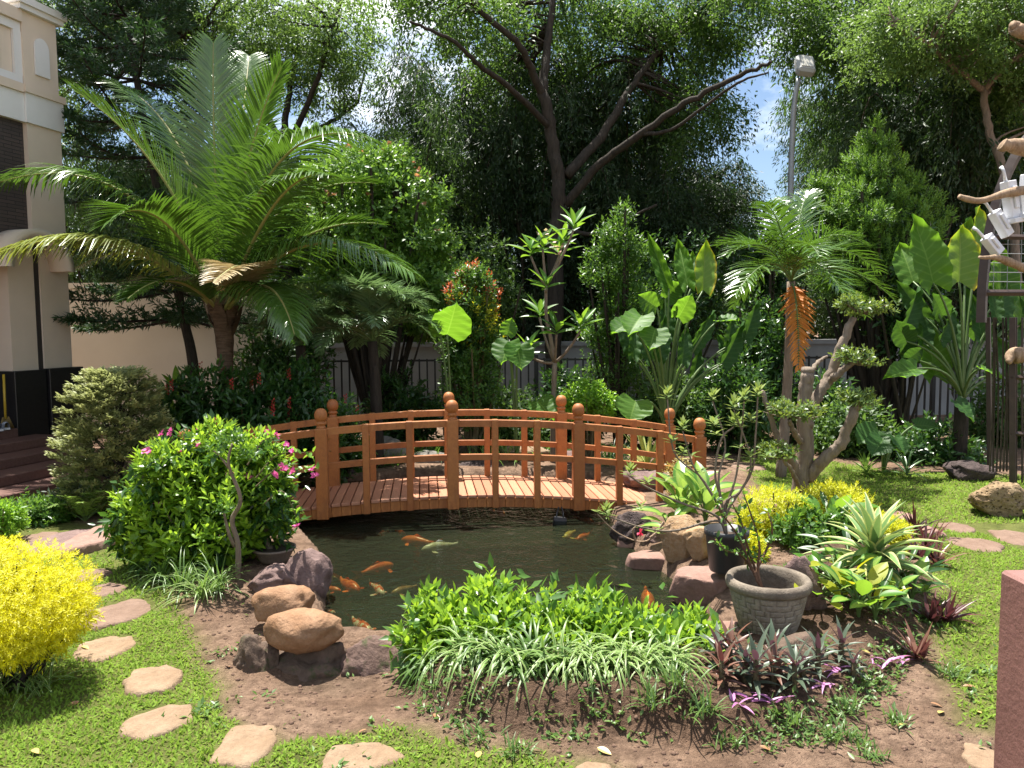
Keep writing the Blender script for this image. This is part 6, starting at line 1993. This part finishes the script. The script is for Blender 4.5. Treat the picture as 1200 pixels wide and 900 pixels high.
for k, (x, y) in enumerate(PSX):
    b = on(x, y)
    ribbon_plant('purple_spiderwort', 'small pink purple spiderwort on the bed soil, %s along towards the lawn' % ORD[sorted(PSX).index((x, y))], 'plant', tuple(b), L_purple, rg, 5, .085, .016, .8, (.1, .8), 4, .4, .012, 'purple spiderworts on the bed soil')
for k, (x, y, s) in enumerate([(1072, 632, .24), (1088, 650, .26), (1078, 668, .2), (1098, 672, .18), (1108, 740, .18), (1092, 742, .16), (1075, 780, .16)]):
    b = on(x, y)
    ribbon_plant('burgundy_cordyline', ['burgundy plant behind the agave at the pink stone', 'burgundy plant between agave and lawn edge', 'small burgundy plant hugging the agave leaves', 'low burgundy plant at the lawn edge', 'burgundy seedling at the bare lawn corner', 'second burgundy seedling near the lawn corner', 'burgundy seedling by the purple spiderworts'][k], 'plant', tuple(b), L_cordy if k % 3 else L_rhoeo_r, rg, 20, s, .026, .6, (.4, 1.35), 4, .4, .01)

# agaves: every leaf a part
def agave(label, base, n, L, W, mat, rng, up0=.15, up1=1.35, droop=1.1, el_pow=1.0):
    r = thing('agave', label, 'plant', tuple(base))
    meshes = []
    for k in range(4):
        g = G()
        strips(g, A((0, 0, 0)), A((0, 1, 0)), 1.0, W / L, droop * (.55 + .35 * k), 9, .45, .3 + .2 * k, .62, wmin=.55)
        meshes.append(g.mesh('leaf', mat))
    for q in range(n):
        ph = q * 2.4
        el = up0 + (up1 - up0) * (q / n) ** el_pow
        d = Vector((math.cos(ph) * math.cos(el), math.sin(ph) * math.cos(el), math.sin(el)))
        kk = 3 - min(3, int(4 * q / n))
        leaf_part(r, meshes[kk], Vector(base) + Vector((0, 0, .02 + .004 * q)), d, Vector((0, 0, 1)) - d * .2, L * rng.uniform(.8, 1.1) * (1 - .25 * (q / n)))
    return r
rg = np.random.default_rng(95)
p = at(1022, 712, 4.15)
agave('large agave with cream striped recurving leaves at the bed corner', (p.x, 4.15, gz1(p.x, 4.15) + .04), 36, .48, .078, L_agave, rg, .6, 1.48, 1.75)
p = at(758, 560, 8.2)
agave('upright yellow striped agave behind the bridge', (p.x, 8.2, gz1(p.x, 8.2)), 26, .62, .06, L_agave_y, rg, .35, 1.45, .35)
p = at(1063, 545, 7.9)
agave('small dark agave in the shade before the low shrub', (p.x, 7.9, gz1(p.x, 7.9)), 18, .34, .035, L_date, rg, .3, 1.35, .6)
p = at(1015, 535, 8.0)
agave('small green rosette plant in the shade behind the bonsai', (p.x, 8.0, gz1(p.x, 8.0)), 18, .28, .045, L_fern, rg, .3, 1.35, .6)

# dieffenbachias and other broad leaved plants
DIE = [simple_leaf_mesh('leaf', L_dieff, .38, .25), simple_leaf_mesh('leaf', L_dieff, .42, .35)]
POT = [simple_leaf_mesh('leaf', L_gold2, .55, .2), simple_leaf_mesh('leaf', L_bright, .5, .2), simple_leaf_mesh('leaf', L_dieff, .5, .2)]
def broad_plant(name, label, base, n, L, meshes, rng, h=.25, up=(.2, 1.2), spread=.05):
    r = thing(name, label, 'plant', tuple(base))
    g = G()
    b0 = np.array(base)
    for q in range(n):
        ph = q * 2.4 + rng.random() * .4
        el = rng.uniform(*up)
        d = np.array([math.cos(ph) * math.cos(el), math.sin(ph) * math.cos(el), math.sin(el)])
        p = b0 + [math.cos(ph) * spread, math.sin(ph) * spread, h * (.35 + .65 * q / n)]
        tube(g, bez(b0 - [0, 0, .01], b0 + [0, 0, h * .5], p, 5), np.linspace(.008, .004, 5), 5, cap=False)
        leaf_part(r, meshes[int(rng.integers(0, len(meshes)))], p, d, Vector((0, 0, 1)) + Vector(d) * -.2 + Vector((0, -.2, 0)), L * rng.uniform(.75, 1.15))
    part('stems', g, L_stalk, r)
    return r
rg = np.random.default_rng(96)
def gp(px, Y): 
    p = at(px, 500, Y); return (p.x, Y, gz1(p.x, Y))
broad_plant('dieffenbachia', 'pale variegated dieffenbachia at the bridge foot', gp(800, 5.7), 16, .26, DIE, rg, .34, (.2, 1.3))
broad_plant('dieffenbachia', 'second pale variegated dieffenbachia behind the black pot', gp(828, 5.5), 14, .26, DIE, rg, .32, (.2, 1.3))
broad_plant('dieffenbachia', 'low pale dieffenbachia over the ochre boulders', gp(785, 5.45), 10, .22, DIE, rg, .2, (.1, 1.0))
broad_plant('pothos', 'lime pothos leaves at the woven pot side', gp(985, 4.0), 14, .12, POT, rg, .22, (.1, 1.2), .12)
broad_plant('pothos', 'pale heart-leaved plant below the large agave', gp(1012, 3.75), 13, .14, POT, rg, .2, (.1, 1.2), .09)
broad_plant('pothos', 'heart-leaved creeper between woven pot and purple rock', gp(962, 3.9), 14, .11, POT, rg, .16, (.0, 1.1), .14)
broad_plant('broad_leaf_plant', 'dark leafy ground plant under the large agave leaves', gp(1000, 4.3), 16, .15, [PLU[2], PLU[1]], rg, .18, (.0, 1.1), .16)
broad_plant('broad_leaf_plant', 'dark leafy ground plant at the lawn side of the agave', gp(1060, 4.2), 14, .13, [PLU[2], PLU[1]], rg, .14, (.0, 1.1), .14)
broad_plant('pothos', 'pale lime creeper under the agave on the pot side', gp(995, 3.95), 14, .12, POT, rg, .18, (.0, 1.1), .13)
broad_plant('broad_leaf_plant', 'grey green broad-leaved seedling before the agave', gp(1032, 3.7), 10, .13, [PLU[1], POT[2]], rg, .16, (.1, 1.2), .06)
broad_plant('broad_leaf_plant', 'leafy seedling on the bed soil near the burgundy plants', gp(1075, 3.95), 10, .12, [PLU[1], POT[2]], rg, .15, (.1, 1.2), .06)
broad_plant('pothos', 'small pale broad-leaved seedling on the bed soil', gp(1048, 3.85), 8, .12, POT, rg, .14, (.2, 1.2), .04)
broad_plant('broad_leaf_plant', 'green broad-leaved plant between golden shrub and agave', gp(975, 5.2), 16, .2, [POT[1], PLU[1]], rg, .24, (.1, 1.2), .12)
broad_plant('canna', 'young bright banana-like shoot at the foot of the cream wall', gp(212, 9.4), 8, .5, [simple_leaf_mesh('leaf', L_bright, .24, .15)], rg, .9, (.8, 1.4), .06)

# golden ground shrubs round the bonsai
L_gold3 = leafmat('golden_lime_leaf', (0.30, 0.34, 0.010), (0.60, 0.60, 0.018), (0.9, 0.88, 0.03), 0.36, 0.5)
rg = np.random.default_rng(97)
for k, (x, y, rx, ry, Y, lab) in enumerate([(908, 602, 42, 32, 5.3, 'golden lime shrub between bonsai and black pot'), (978, 594, 44, 28, 5.6, 'golden lime shrub right under the bonsai trunk'), (1035, 632, 32, 28, 5.1, 'golden lime shrub behind the large agave'), (872, 640, 22, 18, 4.9, 'small golden shrub behind the woven pot')]):
    p = at(x, y, Y); b = (p.x, Y, gz1(p.x, Y))
    shrub('golden_shrub', lab, 'shrub', b, lobes(b, [(x, y, rx, ry, 0, rx * Y / FPX), (x - rx * .5, y + ry * .4, rx * .6, ry * .6, -.05, .12), (x + rx * .5, y + ry * .4, rx * .6, ry * .6, -.05, .12)], Y), L_gold3, rg, 900, 10, .036, .009, slen=.05, up=.6, lo=.75, stems=14, inner=120, tmpl=LEAF2)
p = at(800, 565, 6.2); b = (p.x, 6.2, gz1(p.x, 6.2))
shrub('twiggy_shrub', 'small dry yellowish twiggy shrub against the bridge end post', 'shrub', b, lobes(b, [(796, 565, 18, 30, 0, .14)], 6.2), leafmat('dry_olive_leaf', (0.22, 0.18, 0.06), (0.38, 0.33, 0.12)), rg, 240, 6, .03, .013, slen=.04, up=.4, lo=.4, stems=24, tmpl=LEAF2)
p = at(950, 640, 5.0); b = (p.x, 5.0, gz1(p.x, 5.0))
shrub('leafy_shrub', 'low dark green leafy shrub between golden shrubs behind the purple rock', 'shrub', b, lobes(b, [(948, 622, 40, 22, 0, .2), (990, 618, 30, 20, 0, .18)], 5.0), L_mid, rg, 170, 7, .06, .03, slen=.06, stems=10, inner=50)

# desert rose in the black pot and seedling in the woven pot
rg = np.random.default_rng(98)
r = thing('desert_rose', 'leggy desert rose with bare stems and tip leaves in the black pot', 'plant', tuple(BP + Vector((0, 0, .21))))
g = G(); gl = G()
b0 = np.array(BP) + [0, 0, .2]
for pts in [[(848, 600), (842, 560), (850, 520), (835, 470)], [(850, 600), (862, 560), (868, 520), (872, 470)], [(845, 600), (828, 570), (812, 545), (800, 505)], [(852, 600), (880, 555), (885, 515), (888, 465)], [(846, 590), (838, 555), (845, 515), (860, 500)], [(850, 590), (868, 575), (880, 540), (860, 480)], [(840, 605), (800, 590), (760, 572), (738, 558)], [(846, 602), (822, 560), (790, 530), (782, 468)], [(840, 610), (790, 622), (752, 618), (710, 604)]]:
    yy = 4.45 + rg.uniform(-.15, .2)
    P = smoothpath([b0] + [V3(at(x, y, 4.45 + (yy - 4.45) * (k + 1) / 4)) for k, (x, y) in enumerate(pts)], 18)
    tube(g, P, np.linspace(.009, .0045, 18), 6, cap=False)
    for e, kk in ((P[-1], 14), (P[-4] + rg.normal(size=3) * .04, 9), (P[-7] + rg.normal(size=3) * .05, 6)):
        q = np.arange(kk); ph = q * 2.4; el = .0 + q * .1
        d = np.column_stack([np.cos(ph) * np.cos(el), np.sin(ph) * np.cos(el), np.sin(el)])
        inst(gl, LEAF8, np.tile(e, (kk, 1)) + np.column_stack([np.zeros(kk), np.zeros(kk), q * .003]), d, np.tile([0, 0, 1.0], (kk, 1)), .075 * rg.uniform(.7, 1.1, kk), .38, rg.random(kk))
part('stems', g, M_grey_bark, r); part('leaves', gl, L_adenium, r)
r = thing('potted_sapling', 'thin brown stemmed sapling growing in the woven pot', 'plant', tuple(WP + Vector((0, 0, .26))))
g = G(); gl = G()
b0 = np.array(WP) + [-.03, 0, .24]
for pts in [[(886, 670), (876, 640), (868, 610), (858, 590)], [(884, 672), (868, 650), (850, 645), (838, 632)], [(888, 668), (890, 640), (884, 615), (872, 580)], [(882, 668), (866, 630), (845, 600), (838, 585)], [(886, 672), (900, 640), (905, 620), (900, 600)]]:
    P = smoothpath([b0] + [V3(at(x, y, 3.8 + rg.uniform(-.05, .05))) for x, y in pts], 14)
    tube(g, P, np.linspace(.009, .003, 14), 6, cap=False)
    m = 44; ii_ = rg.integers(5, 14, m)
    inst(gl, LEAF8, P[ii_] + rg.normal(size=(m, 3)) * .006, rdir(m, rg) + [0, 0, .2], rdir(m, rg) * .5 + [0, 0, 1], .036 * rg.uniform(.7, 1.3, m), .5, rg.random(m))
part('stems', g, barkmat('red_brown_twig', (0.10, 0.05, 0.03), (0.18, 0.10, 0.06)), r); part('leaves', gl, L_mid, r)
r = thing('bare_branch', 'bleached bare branch with a red flower lying over the bank rocks', 'branch', tuple(at(752, 625, 5.0)))
g = G()
for pts in [[(778, 612), (762, 632), (745, 634), (720, 622), (700, 602)], [(745, 634), (742, 620), (755, 614)], [(762, 630), (775, 620), (790, 612)]]:
    tube(g, smoothpath([V3(at(x, y, 4.95)) for x, y in pts], 14), np.linspace(.008, .003, 14), 6, cap=False)
part('stems', g, M_dead, r)
g = G(); m = 10
inst(g, LEAF2, np.tile(V3(at(750, 624, 4.9)), (m, 1)), rdir(m, rg), rdir(m, rg), .035, .8, rg.random(m)); part('flower', g, leafmat('crimson_petal', (0.55, 0.02, 0.08), (0.7, 0.05, 0.15)), r)
g = G(); m = 16
inst(g, LEAF8, np.repeat(np.array([V3(at(700, 600, 4.95)), V3(at(712, 604, 4.95))]), 8, 0), rdir(m, rg), rdir(m, rg) * .4 + [0, 0, 1], .05, .4, rg.random(m)); part('leaves', g, L_adenium, r)

# ================================================================== BONSAI TREE
rg = np.random.default_rng(99)
Y = 6.0
b0 = V3(at(936, 602, Y)); b0[2] = gz1(b0[0], b0[1]) - .03
r = thing('bonsai_tree', 'thick twisted grey bonsai tree with flat leaf pads on the mound', 'tree', tuple(b0))
def Q(x, y, d=0.0): return V3(at(x, y, Y + d))
limbs = [([b0, Q(938, 570), Q(944, 530), Q(942, 490), Q(945, 450), Q(946, 432)], .105, .065), ([Q(946, 560), Q(965, 540, -.1), Q(985, 520, -.15), Q(998, 490, -.2), Q(1006, 470, -.2)], .075, .045), ([Q(944, 500), Q(958, 465, .05), Q(972, 440, .1), Q(985, 410, .1), Q(1000, 372, .1)], .07, .045),
         ([Q(968, 450, .1), Q(985, 436, -.05), Q(1000, 424, -.1)], .045, .028), ([Q(936, 560), Q(925, 535, -.1), Q(912, 515, -.15), Q(900, 478, -.2), Q(893, 458, -.2)], .05, .02), ([Q(940, 520), Q(930, 505, -.2), Q(925, 492, -.3)], .035, .02), ([Q(940, 580), Q(928, 552, -.25), Q(915, 535, -.35)], .03, .016), ([Q(946, 440), Q(958, 425, .2), Q(968, 418, .3)], .03, .015)]
g = G()
for pts, r0, r1 in limbs:
    k = 6 * len(pts)
    P = smoothpath(pts, k)
    th_ = rg.normal(size=k)
    tube(g, P + rg.normal(size=P.shape) * .004, np.linspace(r0, r1, k) * .72 * (1 + .06 * th_), 12)
part('trunk', g, M_grey_bark, r)
L_bonsai = leafmat('bonsai_leaf', (0.05, 0.10, 0.025), (0.16, 0.24, 0.06), None, .32, .4)
for (x, y, rx, ry, d) in [(1010, 358, 36, 11, .1), (1005, 418, 28, 10, -.1), (1003, 465, 24, 9, -.2), (930, 480, 32, 11, -.3), (912, 528, 24, 10, -.35)]:
    g = G(); g2 = G()
    B = lobes((0, 0, 0), [(x, y, rx, ry, d, rx * Y / FPX * .8), (x - rx * .5, y - 3, rx * .4, ry * .8, d, .1), (x + rx * .6, y + 4, rx * .45, ry * .7, d - .1, .1)], Y)
    c, ax = shoots(g, B, int(rx * 2.4), 7, .046, .024, rg, .05, .4, .3)
    ctr = np.array(B[0][:3]) - [0, 0, .06]
    for q in range(0, len(c), 4):
        tube(g2, bez(ctr, (ctr + c[q]) / 2 - [0, 0, .02], c[q], 5), np.linspace(.008, .003, 5), 4, cap=False)
    lp = part('leaf_pad', g, L_bonsai, r)
    link('twigs', g2.mesh('twigs', M_grey_bark, r.location), lp)

# ================================================================== FERNS AND LOW PLANTS BY THE STEPS
rg = np.random.default_rng(101)
for (x, y, s, lab) in [(122, 605, .42, 'pale green fern at the foot of the magenta bush'), (100, 612, .34, 'smaller fern next to the grey stepping slab')]:
    b = on(x, y)
    r = thing('fern', lab, 'fern', tuple(b))
    for k in range(12):
        a = k * 2.4
        el = rg.uniform(.5, 1.1)
        d = np.array([math.cos(a) * math.cos(el), math.sin(a) * math.cos(el), math.sin(el)])
        p0 = np.array(b)
        frond(r, p0, p0 + d * s * .7 + [0, 0, s * .15], p0 + d * s + [d[0] * s * .3, d[1] * s * .3, -s * .1], rg, 26, .07, .014, L_fern, rw=.004, droop=.4, spread=1.0, fwd=.2, vee=.05, nseg=2)
for (x, y, rx, ry, m, lab) in [(30, 598, 40, 16, L_mid, 'low green ground shrub along the house steps'), (85, 588, 34, 18, leafmat('blue_juniper', (0.05, 0.08, 0.05), (0.13, 0.17, 0.12)), 'grey green spiky ground shrub under the cypress'), (2, 612, 26, 26, L_bright, 'bright leafy plant at the lawn corner by the house'), (60, 600, 30, 14, L_mid, 'small green ground shrub between steps and grey stepping slab')]:
    b = on(x, y + ry * .9)
    shrub('ground_shrub', lab, 'shrub', tuple(b), lobes(b, [(x, y, rx, ry, 0, .2), (x - rx * .5, y + 4, rx * .5, ry * .8, 0, .15)], b.y), m, rg, 240, 8, .05, .018, slen=.06, up=.5, lo=.5, stems=8, inner=60, tmpl=LEAF2)
# far bank planting
for k, (x, y, rx, ry, Y, m, lab) in enumerate([(585, 508, 30, 14, 9.2, L_fern, 'yellow green tufty plants on the far bank behind the bridge'), (640, 512, 26, 12, 9.4, L_mid, 'low plant on the far bank between bridge posts'), (500, 510, 30, 16, 9.5, L_mid, 'dark low plant on the far bank behind the railing'), (450, 545, 26, 10, 8.9, L_mid, 'creeping plant over the far bank rocks'), (720, 525, 24, 14, 9.0, L_dark, 'dark low plant behind the bridge beside the agave')]):
    p = at(x, y, Y); b = (p.x, Y, gz1(p.x, Y))
    r = thing('bank_plant', lab, 'plant', b)
    g = G()
    n = 150
    bb = np.array(b) + np.column_stack([rg.normal(size=n) * rx * Y / FPX * .5, rg.normal(size=n) * .14, rg.random(n) * .03])
    ph = rg.random(n) * 6.28; el = rg.uniform(.4, 1.4, n)
    strips(g, bb, np.column_stack([np.cos(ph) * np.cos(el), np.sin(ph) * np.cos(el), np.sin(el)]), .3 * (.6 + .6 * rg.random(n)), .016, 1.4, 4, .2, rg.random(n))
    part('leaves', g, m, r)

# ================================================================== LAWN GRASS, CREEPING WEEDS, LITTER
rg = np.random.default_rng(111)
def scatter(n, x0, x1, y0, y1, thr):
    P = np.column_stack([rg.uniform(x0, x1, n), rg.uniform(y0, y1, n)])
    k = grassiness(P) * (.75 + .5 * wob(P, 6, 13)) > thr + .5 * rg.random(n)
    for cx, cy, sw, sd_ in STONES:
        k &= np.hypot((P[:, 0] - cx) / sw, (P[:, 1] - cy) / sd_) > .86 + .12 * wob(P * 2, 5, 12)
    k &= sdist(P, POND) > .1
    return P[k]
g = G()
for (n, x0, x1, y0, y1, s) in [(52000, -2.6, .9, 2.55, 4.2, .021), (20000, -3.4, -1.0, 4.2, 6.8, .026), (34000, 1.3, 3.6, 2.9, 6.0, .024), (30000, 1.5, 6.0, 6.0, 9.2, .032)]:
    P = scatter(n, x0, x1, y0, y1, .2)
    m = len(P)
    z = gz(P)
    ph = rg.random(m) * 6.28
    el = rg.uniform(.15, 1.2, m)
    y = np.column_stack([np.cos(ph) * np.cos(el), np.sin(ph) * np.cos(el), np.sin(el)])
    tone = np.clip(.5 + .35 * wob(P, 3, 9) + .4 * (rg.random(m) - .5), 0, 1)
    inst(g, LEAF2, np.column_stack([P, z - .002]), y, np.tile([0, 0, 1.0], (m, 1)) + rg.normal(size=(m, 3)) * .3, s * (.6 + .9 * rg.random(m)), .34, tone)
o = link('lawn_grass', g.mesh('lawn_grass', L_grass))
tag(o, 'short broad-bladed lawn grass around the stepping stones', 'grass', kind='stuff')
# low creeping weeds over bed edges
g = G()
n = 60000
P = np.column_stack([rg.uniform(-1.6, 2.4, n), rg.uniform(2.5, 4.6, n)])
w = wob(P, 4, 14) + .3 * wob(P * 3, 3, 9) + .2 * rg.normal(size=n) + .7 * np.exp(-((sdist(P, BED) + .04) / .10) ** 2)
P = P[(w > .62) & (sdist(P, POND) > .12)]
m = len(P)
ph = rg.random(m) * 6.28; el = rg.uniform(.0, .9, m)
inst(g, LEAF2, np.column_stack([P, gz(P) + rg.random(m) * .015]), np.column_stack([np.cos(ph) * np.cos(el), np.sin(ph) * np.cos(el), np.sin(el)]), np.tile([0, 0, 1.0], (m, 1)) + rg.normal(size=(m, 3)) * .3, .026 * (.5 + 1.0 * rg.random(m)), .45, rg.random(m))
o = link('creeping_weeds', g.mesh('creeping_weeds', L_lily))
tag(o, 'patches of tiny creeping weeds on the bare soil', 'weeds', kind='stuff')
# clods and crumbs of soil
bm = bmesh.new(); bmesh.ops.create_icosphere(bm, subdivisions=1, radius=1.0)
cv = np.array([tuple(v.co) for v in bm.verts]); cf_ = np.array([[v.index for v in f.verts] for f in bm.faces]); bm.free()
g = G()
n = 9000
P = np.column_stack([rg.uniform(-1.8, 2.6, n), rg.uniform(2.6, 5.0, n)])
P = P[(grassiness(P) < .3) & (sdist(P, POND) > .08)]
m = len(P)
inst(g, (cv * [1, 1, .7], cf_, np.zeros((len(cv), 2))), np.column_stack([P, gz(P)]), rdir(m, rg) * [1, 1, .2], np.tile([0, 0, 1.0], (m, 1)), .0025 + .012 * rg.random(m) ** 5, 1.0, rg.random(m))
o = link('soil_crumbs', g.mesh('soil_crumbs', rockmat('soil_clod', (0.12, 0.07, 0.046), (0.21, 0.13, 0.09), None, 20, .6)))
tag(o, 'loose clods and crumbs of brown soil', 'soil', kind='stuff')
# fallen leaves
FL = [simple_leaf_mesh('fallen_leaf', leafmat('fallen_yellow_leaf', (0.36, 0.27, 0.08), (0.45, 0.35, 0.12), tf=0), .45, .1), simple_leaf_mesh('fallen_leaf', leafmat('fallen_brown_leaf', (0.26, 0.13, 0.06), (0.4, 0.22, 0.1), tf=0), .4, .25)]
FLX = [(1052, 856), (93, 822), (96, 760), (1128, 812), (1150, 842), (430, 858), (1010, 790), (268, 775), (38, 880), (508, 840), (1100, 842), (1090, 830), (560, 892), (890, 880), (700, 880)]
for k, (x, y) in enumerate(FLX):
    b = on(x, y)
    o = link('fallen_leaf', FL[k % 2], None, (b.x, b.y, b.z + .012))
    o.rotation_euler = (rg.normal() * .15, rg.normal() * .15, rg.random() * 6.28)
    sc = rg.uniform(.04, .065)
    o.scale = (sc, sc, sc)
    tag(o, '%s fallen leaf on the ground, %s of the fallen leaves counted towards the pillar' % (('yellow', 'brown')[k % 2], ORD[sorted(FLX).index((x, y))]), 'fallen leaf', 'fallen leaves on the ground')
